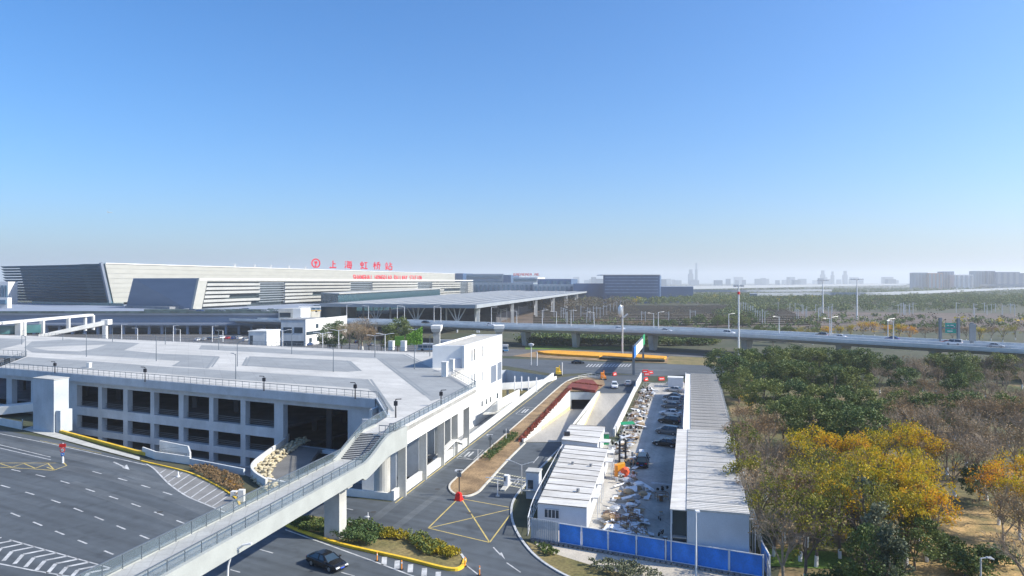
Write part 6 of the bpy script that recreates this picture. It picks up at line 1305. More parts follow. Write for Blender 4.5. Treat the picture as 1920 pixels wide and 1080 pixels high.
for i, (x, yt, yb) in enumerate(cc):
    b_ = P(x, yb, 10); h = (yb-yt)*b_.y/F; lp4.put(b_, 0 if i in (0,1,2,3) else math.pi, (1.2,1.2,h/2.95), '%s black camera pole from left along the roof edge railing' % nth(i), 'camera poles on the roof edge')
sl_ = [(228,608),(258,615),(325,610),(338,617),(398,611),(418,619),(482,616)]
for i, (x, yt) in enumerate(sl_): d = 345; h = zy(yt, d); lp2.put(D(x, d), 0 if i % 2 else math.pi, (1,1,h/11.7), '%s white single arm street lamp from left behind the plaza' % nth(i), 'white street lamps behind the plaza')
dl = [(530,618,235),(605,623,225),(635,618,262),(703,628,250),(722,625,235),(779,617,285)]
for i, (x, yt, d) in enumerate(dl): h = zy(yt, d); lp3.put(D(x, d), 0, (1,1,h/11.7), '%s white twin arm street lamp from left behind the plaza' % nth(i), 'white twin street lamps behind the plaza')
vl = [605,667,699,731,762,799,872,948,984,1029,1046,1102,1203,1209,1330,1440,1510,1528,1625,1655,1912]
for i, x in enumerate(vl):
    p, dd = on_path(x, vpath); n = V((dd.y,-dd.x,0)); yt = 575 if x < 900 else 590; lp5.put(p-n*(WV*.5 if i % 2 else 24)+V((0,0,8.44)), R(200) if i % 2 else R(20), (1,1,.85 if x < 900 else .75), '%s pale lamp post from left on the elevated road' % nth(i), 'lamp posts on the elevated road')
# foreground lamps
t = thing('curved_street_lamp', 'white street lamp with a curved arm rising in front of the footbridge', 'street lamp', D(427,60)); b_ = D(427,60); mb = MB(); pts = smooth_path([b_, b_+V((0,0,4.6)), b_+V((.15,0,5.8)), b_+V((.55,0,6.6)), b_+V((1.35,0,7.2))], 6)
for a_, c_ in zip(pts[:-1], pts[1:]): mb.tube(a_, c_, .09, n=7, cap=False)
build(mb, 'pole', m_wpole, t); e = pts[-1]; build(MB().beam(e-V((.1,0,0)), e+V((.7,0,.15)), .26, .12), 'lamp_head', m_wpole, t)
b_ = D(1305,68.5); t = thing('straight_street_lamp', 'tall white street lamp in front of the blue hoarding', 'street lamp', b_); build(MB().tube(b_, b_+V((0,0,7.3)), .11, .07, n=8), 'pole', m_wpole, t); mb = MB(); mb.tube(b_+V((0,0,7.2)), b_+V((0,-.35,7.5)), .05, n=5); mb.box(b_.x-.2,b_.x+.2,b_.y-.8,b_.y-.3,7.42,7.56); build(mb, 'lamp_head', m_wpole, t)
b_ = D(1839,60); t = thing('corner_street_lamp', 'grey street lamp at the bottom right below the leaf strewn slope', 'street lamp', b_); h = zy(1047,60); build(MB().tube(b_, b_+V((0,0,h)), .10, .07, n=8), 'pole', m_pole, t); mb = MB(); mb.beam(b_+V((0,0,h)), b_+V((.9,0,h+.12)), .08); mb.beam(b_+V((.5,0,h+.1)), b_+V((1.1,0,h-.05)), .26, .1); build(mb, 'lamp_head', m_pole, t)
fg = [(978,867,925,'twin',1.0),(919,816,845,'dark',1),(861,881,930,'dark',1),(949,800,824,'board',1)]
b_ = D(978,98); t = thing('lane_street_lamp', 'thin grey twin arm street lamp beside the pebble rows of the lane', 'street lamp', b_); h = zy(872,98); build(MB().tube(b_, b_+V((0,0,h)), .07, n=6), 'pole', m_pole, t); mb = MB(); mb.beam(b_+V((0,0,h)), b_+V((-1.7,0,h+.7)), .07); mb.beam(b_+V((0,0,h)), b_+V((1.7,0,h+.5)), .07); build(mb, 'arm', m_pole, t); build(MB().box(b_.x-2.2,b_.x-1.6,b_.y-.1,b_.y+.1,h+.65,h+.78), 'lamp_head', m_wpole, t)
for (x, yb, yt, lb) in ((919,846,815,'black camera post on the median beside the clipped hedge'),(861,928,881,'black camera post at the rounded nose of the median')):
    b_ = P(x, yb, .16); h = (yb-yt)*b_.y/F; t = thing('camera_post', lb, 'camera post', b_); build(MB().tube(b_, b_+V((0,0,h)), .08, n=6), 'pole', m_black, t); build(MB().box(b_.x-.3,b_.x+.3,b_.y-.12,b_.y+.12,h-.8,h-.25), 'control_box', m_rail, t); mb = MB(); mb.beam(b_+V((-.5,0,h)), b_+V((.5,0,h)), .09); mb.box(b_.x-.6,b_.x-.35,b_.y-.25,b_.y+.05,h-.02,h+.15); build(mb, 'camera', m_wpole, t)
b_ = P(949,828,.16); t = thing('median_sign', 'pair of small dark sign boards on a white post on the median', 'sign', b_); build(MB().tube(b_, b_+V((0,0,2.4)), .06, n=6), 'post', m_wpole, t); mb = MB(); mb.box(b_.x-.6,b_.x-.08,b_.y-.05,b_.y,1.7,2.3)
build(mb, 'board', m_rail, t); build(MB().box(b_.x+.08,b_.x+.6,b_.y-.05,b_.y,1.7,2.3), 'board', m_rail, t)
b_ = P(896,865,.03); t = thing('lane_post', 'thin white post beside the marked box of the side street', 'post', b_); build(MB().tube(b_, b_+V((0,0,2.0)), .05, n=6), 'post', m_wpole, t)
b_ = P(690,990); t = thing('tilted_camera_mast', 'white pole with a tilted oval camera dish behind the dense hedge', 'camera post', b_); build(MB().tube(b_, b_+V((0,0,1.9)), .05, n=6), 'pole', m_wpole, t); build(MB().blob(b_+V((-.15,0,1.35)), (.35,.2,.16), 2, 1, 0), 'camera', m_pole, t)
# red water barrier at the median nose
b_ = P(860,938); t = thing('red_barrier', 'bright red plastic water barrier at the rounded median nose', 'barrier', b_); mb = MB(); M = Matrix.Translation(b_)@Matrix.Rotation(R(-25), 4, 'Z'); mb.hexa([M@V(q) for q in ((-.45,-.4,0),(.45,-.4,0),(.45,.4,0),(-.45,.4,0))], [M@V(q) for q in ((-.34,-.25,1.0),(.34,-.25,1.0),(.34,.25,1.0),(-.34,.25,1.0))]); mb.box(-.52,.52,-.46,.46,0,.18,M); mb.box(-.2,.2,-.16,.16,1.0,1.12,M); build(mb, 'shell', m_red, t)
# lane gate
b_ = P(950,912,.03); t = thing('lane_gate', 'white lane barrier machine on a concrete plinth in front of the lane', 'barrier gate', b_); M = Matrix.Translation(b_)@Matrix.Rotation(R(-14.4), 4, 'Z'); build(MB().box(-.35,.35,-2.4,1.8,0,.22,M), 'plinth', m_conc, t); build(MB().box(-.3,.3,-.5,.3,.22,1.7,M), 'cabinet', m_wpole, t); build(MB().box(-.2,.2,.9,1.3,.22,1.3,M), 'ticket_post', m_wpole, t); build(MB().box(-3.2,-.3,-.05,.05,1.05,1.15,M), 'boom', m_wpole, t); build(MB().box(.3,3.0,-.05,.05,1.05,1.15,M), 'boom', m_wpole, t); build(MB().box(-.22,-.05,-.55,-.5,.9,1.5,M), 'screen', m_black, t)
b_ = P(933,931,.03); t = thing('white_bollard_post', 'white bollard post with a round base in front of the lane barrier', 'post', b_); build(MB().tube(b_, b_+V((0,0,2.4)), .06, n=6), 'post', m_wpole, t); build(MB().tube(b_, b_+V((0,0,.2)), .28, n=12), 'base', m_conc, t)
# traffic delineators round the island
bo = thing('delineator', '', 'bollard'); build(MB().tube((0,0,0),(0,0,.75),.05,n=8), 'post', m_orange, bo, local=True); build(MB().tube((0,0,0),(0,0,.06),.16,n=10), 'base', m_black, bo); build(MB().tube((0,0,.5),(0,0,.62),.056,n=8), 'reflector', m_white, bo); bo = Proto(bo)
for i, ((x, y), lb) in enumerate(zip([(707,1052),(753,1068),(872,1062),(899,1079)], ['leftmost orange delineator post along the yellow island kerb','second orange delineator post along the yellow island kerb','orange delineator post at the tip of the traffic island','orange delineator post beyond the island tip on the white line'])): bo.put(P(x, y, .03), 0, 1.3, lb, 'orange delineators at the island')
# keep-left sign on the zigzag
b_ = P(118,868,.03); t = thing('warning_post', 'white post carrying red, white and blue plates at the tip of the yellow zigzag', 'sign', b_); build(MB().tube(b_, b_+V((0,0,3.3)), .07, n=8), 'post', m_wpole, t); build(MB().tube(b_, b_+V((0,0,.9)), .16, n=10), 'sleeve', m_wpole, t)
mb = MB(); mb.hexa([b_+V((-.55,-.14,2.6)),b_+V((.55,-.14,2.6)),b_+V((.55,-.10,2.6)),b_+V((-.55,-.10,2.6))],[b_+V((-.55,-.14,3.2)),b_+V((.55,-.14,3.2)),b_+V((.55,-.10,3.2)),b_+V((-.55,-.10,3.2))]); build(mb, 'red_plate', m_red, t)
build(MB().tube(b_+V((0,-.10,2.15)), b_+V((0,-.14,2.15)), .42, n=20), 'round_plate', m_red, t); build(MB().tube(b_+V((0,-.141,2.15)), b_+V((0,-.16,2.15)), .27, n=20), 'white_disc', m_white, t); build(MB().beam(b_+V((-.2,-.165,2.05)), b_+V((.2,-.165,2.25)), .02, .07), 'number_bar', m_black, t); build(MB().tube(b_+V((0,-.10,1.45)), b_+V((0,-.14,1.45)), .3, n=20), 'blue_plate', mat('sign_blue', (.03,.2,.6), .5), t); build(MB().beam(b_+V((-.12,-.15,1.55)), b_+V((.12,-.15,1.35)), .02, .09), 'arrow', m_white, t)
b_ = P(334,894,.03); t = thing('apron_bollard', 'small white bollard on the hatched apron', 'bollard', b_); build(MB().tube(b_, b_+V((0,0,.8)), .1, n=8), 'post', m_wpole, t); build(MB().tube(b_, b_+V((0,0,.15)), .28, n=10), 'base', m_wpole, t)
for (x, y, lb, z) in ((453,940,'white utility box among the shrubs where the apron meets the footbridge',1.6),(439,930,'low white planter block beside the brown flower bank',.7)): b_ = P(x, y); build(MB().box(-.4,.4,-.35,.35,0,z,Matrix.Translation(b_)), 'utility_box', m_white, label=lb, cat='utility box')
# white boxes on the roof
for (x, y0, y1, w_, lb) in ((834,678,706,5,'nearer tall white box on the roof beside the stair tower'),(847.5,673,696,4,'farther tall white box on the roof beside the stair tower'),(734,639,656,4.5,'left one of two white boxes beside the green screen'),(757,639,658,4.5,'right one of two white boxes beside the green screen'),(167,680,689,3,'small white cube standing alone on the roof plaza')):
    b_ = P(x, y1, 10); h = (y1-y0)*b_.y/F; hw = w_*b_.y/F; t = thing('roof_vent', lb, 'roof vent', b_); M = Matrix.Translation(b_)@Matrix.Rotation(R(-14.4), 4, 'Z'); build(MB().box(-hw,hw,-hw,hw,0,h-.15,M), 'shaft', m_white, t); build(MB().box(-hw-.08,hw+.08,-hw-.08,hw+.08,h-.149,h,M), 'lid', m_white, t)
# green living screens
t = thing('green_screen', 'bright green planted screen with a sloping top behind the white roof boxes', 'screen', D(780,232)); a_, b_, c_ = D(740,236,8.3), D(761,236,9), D(792,240,8.3)
mb = MB(); mb.hexa([a_, D(758,236,8.3), D(758,237,8.3), D(740,237,8.3)], [D(740,236,11.2), D(758,236,11.5), D(758,237,11.5), D(740,237,11.2)]); mb.hexa([D(762,237,8.3), c_, D(792,241,8.3), D(762,238,8.3)], [D(762,237,11.6), D(792,240,14.3), D(792,241,14.3), D(762,238,11.6)]); build(mb, 'backing', mat('green_net', (.07,.20,.015), .9, scale=1, col2=(.14,.30,.04), fine=.5), t)
mb = MB(); rr = random.Random(8); 
for _ in range(1500): u = rr.random(); x = 762+30*u; zt_ = 11.6+2.7*u; leaves(mb, D(x, 236.6+3*u, rr.uniform(8.4, zt_)), .25, 1, .5, rr)
build(mb, 'foliage', leafmat('bright_leaf', [(.08,.20,.02),(.13,.30,.03),(.20,.38,.06),(.16,.30,.05)], .2), t, fixn=False)
# gantry sign near the yard entrance
a_, b_ = D(1188,222), D(1206,262); t = thing('gantry_sign', 'overhead road sign seen almost edge on, white board with blue and green ends', 'gantry sign', V((a_.x,a_.y,0))); 
for q in (a_, b_):
    build(MB().box(q.x-.35,q.x+.35,q.y-.35,q.y+.35,0,9.6), 'post', m_rail, t)
qa, qb = V((a_.x+.0,a_.y,0)), V((b_.x,b_.y,0)); dd = (qb-qa); n = V((dd.y,-dd.x,0)).normalized()*.2; 
def sgp(u0, u1, z0, z1, nm, m_): p, q = lerp(qa,qb,u0)+n, lerp(qa,qb,u1)+n; build(MB().hexa([V((p.x,p.y,z0)),V((q.x,q.y,z0)),V((q.x+n.x,q.y+n.y,z0)),V((p.x+n.x,p.y+n.y,z0))],[V((p.x,p.y,z1)),V((q.x,q.y,z1)),V((q.x+n.x,q.y+n.y,z1)),V((p.x+n.x,p.y+n.y,z1))]), nm, m_, t)
sgp(-.05,.12,5.6,9.2,'blue_board',mat('sign_blue',(.03,.2,.6))); sgp(.13,.84,5.8,9.0,'white_board',m_white); sgp(.85,1.08,6.2,10.0,'green_board',m_green)
mb = MB(); mb.beam((qa.x,qa.y,9.3),(qb.x,qb.y,9.3),.3); mb.beam((qa.x,qa.y,5.6),(qb.x,qb.y,5.6),.3); build(mb, 'truss', m_rail, t)
# green gantry on the viaduct
p, dd = on_path(1790, vpath); n = V((dd.y,-dd.x,0)); bz_ = p-n*14; t = thing('viaduct_gantry', 'green overhead direction board on dark posts over the elevated road', 'gantry sign', bz_+V((0,0,8.44)))
for (x, d) in ((1763,250),(1797,246),(1822,236)):
    q = D(x, d); mb = MB(); mb.box(q.x-.4,q.x+.4,q.y-.4,q.y+.4,8.44,17 if x != 1822 else 16); build(mb, 'post', m_rail, t)
q0, q1 = D(1772,249), D(1792,247); build(MB().hexa([q0+V((0,-.3,11.6)),q1+V((0,-.3,11.6)),q1+V((0,0,11.6)),q0+V((0,0,11.6))],[q0+V((0,-.3,15.2)),q1+V((0,-.3,15.2)),q1+V((0,0,15.2)),q0+V((0,0,15.2))]), 'green_board', mat('board_green', (.0,.32,.24), .5, .05, 1), t)
mb = MB()
for (u, z_, w_) in ((.12,14.3,.22),(.45,14.4,.3),(.1,13.3,.3),(.5,13.2,.2),(.75,13.9,.14),(.15,12.3,.5)): s0_ = lerp(q0,q1,u); s1_ = lerp(q0,q1,u+w_); mb.beam(s0_+V((0,-.34,z_)), s1_+V((0,-.34,z_)), .05, .3)
build(mb, 'legend', m_white, t); mb = MB(); qq0, qq1 = D(1763,250), D(1797,246); mb.beam(qq0+V((0,0,13.4)), qq1+V((0,0,13.4)), .4); build(mb, 'truss', m_rail, t)
q = D(1822,236); build(MB().box(q.x-1.2,q.x+1.0,q.y-.7,q.y-.41,9.8,15.6), 'edge_board', m_rail, t)
# billboard on a pole: screen and mesh
q = D(1167,284); t = thing('pole_camera_cluster', 'pole with a shiny curved reflector panel in front of the rail yard', 'reflector', q); build(MB().tube(q, q+V((0,0,20)), .35, n=8), 'pole', m_pole, t); mb = MB(); mb.blob(q+V((-.8,0,18.0)), (1.1,.5,2.6), 2, 3, .02); build(mb, 'reflector', mat('bright_steel', (.7,.72,.72), .3, .05, 1, metal=.5), t); mb = MB(); mb.beam(q+V((0,0,15)), q+V((2.2,0,16.8)), .9, .5); build(mb, 'bracket', m_pole, t)
q = P(996,685); t = thing('speed_camera_lamp', 'small white pole lamp beside the sunken court with a pale flared head', 'street lamp', q); build(MB().tube(q, q+V((0,0,6.8)), .12, n=6), 'pole', m_wpole, t); build(MB().blob(q+V((0,0,7.3)), (1.2,.6,.8), 1, 4, .2), 'lamp_head', m_pole, t)
for i, (x, y) in enumerate([(978,733),(991,734),(1006,735),(965,732),(1007,686),(1054,703)]):
    b_ = P(x, y-30 if y > 700 else y); h = 4 if y > 700 else 5; build(MB().tube(P(x, y if y > 700 else y, 0)*1.0, P(x, y, 0)+V((0,0,h)), .16, n=6), 'white_post', m_wpole, label='%s slim white post from left by the back of the sunken court' % nth(i), cat='post', group='white posts by the court')
# machines and barriers at the yard entrance
def excav(x, y, m_, lb, s_=1.0):
    b_ = P(x, y); t = thing('mini_excavator', lb, 'excavator', b_); T = Matrix.Translation(b_)@Matrix.Scale(s_, 4)
    mb = MB(); mb.box(-1,-.6,-1.1,1.1,0,.5,T); mb.box(.6,1,-1.1,1.1,0,.5,T); build(mb, 'tracks', m_black, t); mb = MB(); mb.box(-.9,.9,-1.2,.7,.55,1.3,T); mb.box(-.8,.2,-.6,.6,1.3,2.5,T); build(mb, 'cab', m_, t); mb = MB(); mb.beam(T@V((.3,.6,1.2)), T@V((.5,1.8,2.9)), .25*s_); mb.beam(T@V((.5,1.8,2.9)), T@V((.6,2.9,1.5)), .2*s_); mb.box(.3,.9,2.6,3.2,1.0,1.5,T); build(mb, 'boom', m_, t)
excav(1047,704, m_yelb, 'yellow road machine at the head of the white street wall'); excav(1131,712, m_orange, 'orange machine beside the railing at the ramp head', .9)
def barrier(x, y, ang, lb, m_=m_red): 
    b_ = P(x, y, .05); T = Matrix.Translation(b_)@Matrix.Rotation(ang, 4, 'Z'); t = thing('water_barrier', lb, 'barrier', b_, 'red barriers at the yard entrance'); mb = MB(); mb.hexa([T@V(q) for q in ((-1.0,-.3,0),(1.0,-.3,0),(1.0,.3,0),(-1.0,.3,0))],[T@V(q) for q in ((-.95,-.12,1),(.95,-.12,1),(.95,.12,1),(-.95,.12,1))]); build(mb, 'shell', m_, t); mb = MB(); mb.hexa([T@V(q) for q in ((-.7,-.262,.35),(.7,-.262,.35),(.7,-.24,.35),(-.7,-.24,.35))],[T@V(q) for q in ((-.7,-.21,.6),(.7,-.21,.6),(.7,-.18,.6),(-.7,-.18,.6))]); build(mb, 'reflector', m_white, t)
for i, (x, y, a_, lb) in enumerate([(1210,699,0,'left red barrier of the front pair on the cross street'),(1219,701,.2,'middle red barrier on the cross street'),(1213,704,.1,'right nearer red barrier on the cross street'),(1211,714,.9,'red barrier at the left side of the yard entrance'),(1240,713,.3,'red barrier at the right side of the yard entrance'),(1152,704,.9,'tilted red and white barrier by the ramp head')]): barrier(x, y, a_, lb)
railing('ramp_head_railing', 'pale pipe railing around the curved end of the median', [P(1084,712,.2), P(1110,707,.2), P(1131,712,.2)], 1.2, 2, False, 2, m=m_pole)
railing('yard_gate', 'low sliding gate across the yard entrance', [P(1207,726), P(1243,727)], 1.3, .8, False, 2, m=m_pole, cat='gate')
railing('yard_inner_line', 'thin black hose barrier across the road before the yard entrance', [P(1100,702,.06), P(1200,706,.06)], .9, 3, False, 1, m=m_rail)
# small container and box at far end of cabins
t = thing('skip_box', 'grey steel box beside the far end of the gallery', 'container', P(1278,722)); q = P(1270,725); M = Matrix.Translation(q)@Matrix.Rotation(R(-14.4),4,'Z'); build(MB().box(-2.6,1.6,-1.5,1.5,0,2.7,M), 'shell', m_cab, t); build(MB().box(-2.7,1.7,-1.6,1.6,2.7,2.8,M), 'lid', m_white, t)
# ---------------------------------------------------------------- SCRAP AND GOODS IN THE YARD
SCR = {}
def sproto(name, cat, parts):
    o = thing(name, '', cat); first = True
    for nm, mb, m_ in parts: build(mb, nm, m_, o, local=False)
    return Proto(o)
m_rustm = mat('rusty_metal', (.20,.11,.06), .8, .3, 2); m_wood = mat('old_wood', (.34,.24,.13), .85, .25, 1.5); m_tarp = mat('blue_tarp', (.10,.17,.25), .6, .2, 1.5); m_card = mat('cardboard', (.38,.28,.17), .9, .15, 1)
mb = MB(); mb.tube((0,0,.33),(0,.04,.33),.33,n=14)
mf = MB(); mf.beam((0,0,.33),(.35,0,.8),.035); mf.beam((.35,0,.8),(.85,0,.75),.035); mf.beam((.35,0,.75),(.5,0,.3),.035); mf.beam((.5,0,.3),(1.05,0,.33),.035); mf.beam((.85,0,.75),(1.05,0,.33),.035); mf.beam((.85,0,.75),(.8,0,1.0),.035); mf.beam((.8,-.25,1.0),(.8,.25,1.0),.03)
ms_ = MB(); ms_.box(.22,.46,-.07,.07,.82,.88)
mb9 = MB(); mb9.tube((1.05,0,.33),(1.05,.04,.33),.33,n=14)
SCR['bike'] = sproto('bicycle', 'bicycle', [('wheel', mb, m_tyre), ('wheel', mb9, m_tyre), ('frame', mf, m_pole), ('saddle', ms_, m_black)])
mb = MB(); 
for k in range(5): mb.box(-1,1,-.5+k*.22,-.36+k*.22,.12,.15)
mc = MB(); mc.box(-1,-.9,-.5,.5,0,.12); mc.box(-.05,.05,-.5,.5,0,.12); mc.box(.9,1,-.5,.5,0,.12); SCR['pallet'] = sproto('pallet', 'pallet', [('deck_boards', mb, m_wood), ('bearer', mc, m_wood)])
mb = MB()
for k in range(7): mb.tube((-1.6,(k % 4)*.12-.2,.08+(k//4)*.12),(1.6+.2*(k % 3),(k % 4)*.12-.15,.08+(k//4)*.12),.055,n=6)
SCR['pipes'] = sproto('pipe_bundle', 'pipes', [('pipe_stack', mb, m_pole)])
mb = MB(); mb.box(-.35,.35,-.3,.3,0,.55); mc = MB(); mc.box(-.37,.37,-.32,.32,.55,.6); SCR['box'] = sproto('box', 'box', [('body', mb, m_card), ('lid', mc, m_wood)])
mb = MB(); mb.tube((0,0,0),(0,0,.88),.29,n=14); mc = MB(); mc.tube((0,0,.88),(0,0,.91),.30,n=14); SCR['drum'] = sproto('drum', 'drum', [('barrel', mb, m_rustm), ('lid', mc, m_pole)])
mb = MB(); mb.beam((-1.1,0,.05),(1.1,.1,.5),.9,.06); mc = MB(); mc.beam((-.9,.3,.02),(.8,-.4,.2),.5,.05); SCR['sheet'] = sproto('scrap_sheet', 'metal sheet', [('panel', mb, m_wpole), ('offcut', mc, m_pole)])
mb = MB()
for a_, b_ in (((-.9,-.4,0),(-.9,-.4,1.1)),((.9,-.4,0),(.9,-.4,1.1)),((-.9,.4,0),(-.9,.4,1.1)),((.9,.4,0),(.9,.4,1.1)),((-.9,-.4,1.1),(.9,-.4,1.1)),((-.9,.4,1.1),(.9,.4,1.1)),((-.9,-.4,1.1),(-.9,.4,1.1)),((.9,-.4,1.1),(.9,.4,1.1)),((-.9,-.4,.5),(.9,-.4,.5)),((-.9,.4,.5),(.9,.4,.5))): mb.beam(a_, b_, .06)
mc = MB(); mc.box(-.88,.88,-.38,.38,.52,.56); SCR['rack'] = sproto('metal_rack', 'rack', [('frame', mb, m_rustm), ('shelf', mc, m_wood)])
mb = MB(); mb.blob((0,0,.35),(1.0,.8,.4),2,5,.12); SCR['tarp'] = sproto('tarpaulin_heap', 'tarpaulin', [('tarpaulin', mb, m_tarp)])
KW = {'bike':'old bicycle','pallet':'wooden pallet','pipes':'bundle of pale pipes','box':'brown box','drum':'rusty drum','sheet':'bent white sheet','rack':'rusty metal rack','tarp':'tarpaulin covered heap'}
sm = {'tarp':[m_concd, m_pole, m_card, m_wpole], 'box':[m_card, m_wpole, m_pole, m_black, m_concd], 'sheet':[m_wpole, m_pole, m_rustm, m_concd, m_rustm], 'drum':[m_rustm, m_pole, m_concd]}
rr = random.Random(77); used_l = {}
def scatter(n, lo, hi, tt, kinds, where, grp, zmax=.0):
    cn_ = {}; lst = sorted((rr.uniform(*tt), rr.choice(kinds)) for _ in range(n))
    for t_, k in lst:
        i = cn_.get(k, 0); cn_[k] = i+1; s_ = rr.uniform(lo(t_), hi(t_)); p = gx(s_, t_)+V((0,0,.04+rr.uniform(0, zmax)))
        q = SCR[k].put(p, rr.uniform(0, 3.14), rr.uniform(.55,.95), nth(i)+' '+KW[k]+' counting away from the blue fence, '+where, grp)
        if k in sm: setmat(q.children[0], rr.choice(sm[k]))
# wall line in the site frame
def s_wall(t_):
    y = 73.7+.9685*t_; x = 19.9+(y-130)*.26 if y > 130 else 12.8+(y-110)*.36; g_ = gx(0, t_); return (x-g_.x)/.9685
scatter(215, lambda t: s_wall(t)+.9, lambda t: s_wall(t)+4.2, (44,122), ['bike','bike','pipes','box','sheet','rack','pallet','tarp','drum','bike','sheet'], 'in the ramp wall scrap', 'scrap strip along the ramp wall', .5)
scatter(34, lambda t: -9.0, lambda t: -6.0, (28,46), ['bike','box','sheet','rack','tarp','drum','pallet'], 'in the cabin row heap', 'heap behind the long cabin row', .6)
scatter(60, lambda t: -8.0, lambda t: -3.4, (10,30), ['pipes','sheet','box','tarp','rack','pipes','pallet'], 'in the shaded yard heap', 'shaded heap in the yard', .5)
scatter(95, lambda t: -8.0, lambda t: -3.0, (4.5,13), ['pipes','sheet','pallet','rack','pipes','sheet'], 'in the stacks near it', 'stacks behind the blue hoarding', .5)
scatter(12, lambda t: -2.0, lambda t: -.7, (0,28), ['box','rack','drum','bike'], 'by the gallery', 'goods by the gallery', .1)
# the two bright pieces
b_ = P(1160,897,.04); t = thing('orange_cabinet', 'bright orange folding cabinet standing in the scrap heap', 'cabinet', b_); mb = MB(); mb.hexa([b_+V((-.6,-.4,0)),b_+V((-.2,-.5,0)),b_+V((-.2,.4,0)),b_+V((-.6,.4,0))],[b_+V((-.6,-.4,2.1)),b_+V((-.2,-.5,2.1)),b_+V((-.2,.4,2.1)),b_+V((-.6,.4,2.1))]); build(mb, 'side_panel', m_orange, t); mb = MB(); mb.hexa([b_+V((-.2,-.3,.8)),b_+V((1.0,0,1.1)),b_+V((1.0,.9,1.1)),b_+V((-.2,.8,.8))],[b_+V((-.2,-.3,2.1)),b_+V((1.0,0,2.3)),b_+V((1.0,.9,2.3)),b_+V((-.2,.8,2.1))]); build(mb, 'hood', mat('amber_plastic', (.80,.38,.02), .5, .1, 1), t)
b_ = P(1172,893,.5); t = thing('red_tarpaulin', 'red orange tarpaulin draped over the orange cabinet side', 'tarpaulin', b_); build(MB().blob(b_+V((0,0,.7)), (.7,.6,.8), 2, 9, .15), 'cloth', mat('red_tarp', (.72,.10,.03), .7, .15, 1), t)
b_ = P(1176,812,.3); t = thing('green_awning', 'green plastic awning over the scrap strip', 'awning', b_); mb = MB(); mb.hexa([b_+V((-1.3,-.7,1.7)),b_+V((1.4,-.9,1.9)),b_+V((1.3,1.0,2.1)),b_+V((-1.2,1.0,1.9))],[b_+V((-1.3,-.7,1.76)),b_+V((1.4,-.9,1.96)),b_+V((1.3,1.0,2.16)),b_+V((-1.2,1.0,1.96))]); build(mb, 'sheet', m_green, t); mb = MB()
for e in ((-1.2,-.6),(1.3,-.8),(1.2,.9),(-1.1,.9)): mb.beam(b_+V((*e,-.3)), b_+V((*e,1.8)), .07)
build(mb, 'frame', m_pole, t)
b_ = P(1134,833); t = thing('green_shed', 'small green sheet lean-to beside the square cabin', 'shed', b_); mb = MB(); mb.box(b_.x-.7,b_.x+.7,b_.y-.6,b_.y+.6,0,2.0); build(mb, 'wall', m_green, t); mb = MB(); mb.box(b_.x-.8,b_.x+.8,b_.y-.7,b_.y+.7,2.0,2.08); build(mb, 'roof', m_concd, t)
t = thing('dark_frame', 'pair of tall dark steel uprights in the scrap heap', 'steel frame', P(1167,868)); q = P(1167,868)
for e in (-.5, .5): build(MB().beam(q+V((e,0,0)), q+V((e+.1,.3,3.6)), .3), 'upright', m_black, t)
mb = MB(); 
for z in (.8,1.8,2.8): mb.beam(q+V((-.5,0.1,z)), q+V((.6,.1,z)), .15)
build(mb, 'crossbar', m_black, t)
mb = MB(); p0 = gx(-6.6,29.5,.045); 
q_ = [gx(-7.4,29.0), gx(-6.0,29.3), gx(-6.0,29.8), gx(-7.4,29.5)]; mb.sheet(q_, .05); mb.sheet([gx(-3.6,29.2), gx(-.6,29.0), gx(-.6,29.6), gx(-3.6,30.2)], .05); build(mb, 'yard_marking', m_line, kind='structure')
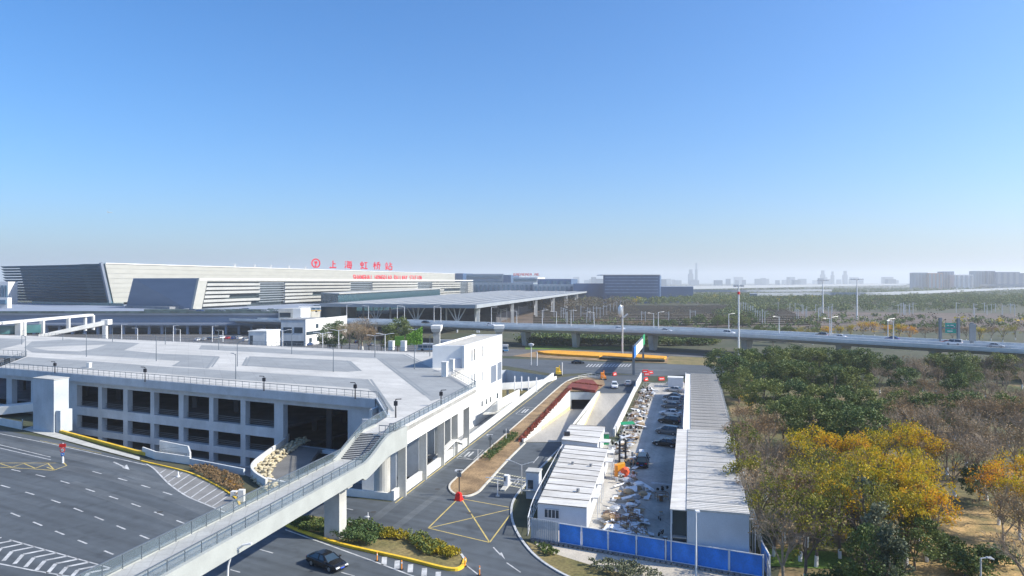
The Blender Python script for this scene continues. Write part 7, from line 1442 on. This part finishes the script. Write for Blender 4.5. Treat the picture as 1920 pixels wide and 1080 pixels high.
# ---------------------------------------------------------------- SANDBAGS round the driveway bend
m_sack = mat('jute_sack', (.50,.44,.30), .9, .18, 1.5, fine=.15)
sp_ = []
for sd_ in range(3): mb = MB(); mb.blob((0,0,.16),(.50,.27,.17),2,sd_,.08); o = build(mb, 'sandbag', m_sack, local=True, cat='sandbag', smooth=True); sp_.append(Proto(o))
path = smooth_path([P(528,923), P(506,912), P(491,897), P(497,878), P(515,862), P(540,843), P(560,832), P(571,826)], 8)
for row in range(4):
    acc = 0
    for a_, b_ in zip(path[:-1], path[1:]):
        d_ = (b_-a_); acc += d_.length
        while acc > .86:
            acc -= .86; n = V((-d_.y, d_.x, 0)).normalized(); layers = rr.choice((1,2,3,3)) if row in (1,2) else rr.choice((1,2))
            for l in range(layers):
                rr.choice(sp_).put(a_+n*((row-1.5)*.72+rr.uniform(-.12,.12))+d_*rr.random()+V((0,0,.05+l*.27)), math.atan2(d_.y,d_.x)+rr.uniform(-.4,.4)+(1.57 if rr.random() < .25 else 0), rr.uniform(.9,1.2), 'beige jute sandbag stacked around the bend of the driveway', 'sandbags round the driveway bend')
# drain covers and road patches (real marks on the surface)
mb = MB()
for x, y in ((600,1048),(420,905),(300,960),(880,962),(943,878),(700,960),(912,880),(820,917)): p = P(x, y, .034); mb.sheet([(p.x+.4*math.cos(k*.785), p.y+.4*math.sin(k*.785)) for k in range(8)], .034)
build(mb, 'manhole_covers', m_gap, kind='structure')
# steps lost: far aeroplane trail dot
c = D(206,2600,zy(398,2600)); t = thing('aeroplane', 'tiny white aeroplane low in the sky at the left', 'aeroplane', c); mb = MB(); mb.tube(c+V((-9,0,0)), c+V((9,2,0)), 1.3, .8, n=8); build(mb, 'fuselage', m_white, t); mb = MB(); mb.hexa([c+V((-2,-12,-.2)),c+V((0,-12,-.2)),c+V((3,0,-.2)),c+V((-2,0,-.2))],[c+V((-2,-12,.2)),c+V((0,-12,.2)),c+V((3,0,.2)),c+V((-2,0,.2))]); mb.hexa([c+V((-2,0,-.2)),c+V((3,0,-.2)),c+V((0,12,-.2)),c+V((-2,12,-.2))],[c+V((-2,0,.2)),c+V((3,0,.2)),c+V((0,12,.2)),c+V((-2,12,.2))]); build(mb, 'wing', m_white, t); build(MB().hexa([c+V((-9,-.2,1)),c+V((-6.5,-.2,1)),c+V((-6.5,.2,1)),c+V((-9,.2,1))],[c+V((-9.5,-.2,5)),c+V((-8,-.2,5)),c+V((-8,.2,5)),c+V((-9.5,.2,5))]), 'tail_fin', m_white, t)
# tidy: no prototype may be left standing unused
for k_, lst in TREES.items():
    for q in lst:
        if not q.used:
            for c in list(q.o.children_recursive)+[q.o]: bpy.data.objects.remove(c, do_unlink=True)
for q in list(SCR.values())+sp_:
    if not q.used:
        for c in list(q.o.children_recursive)+[q.o]: bpy.data.objects.remove(c, do_unlink=True)
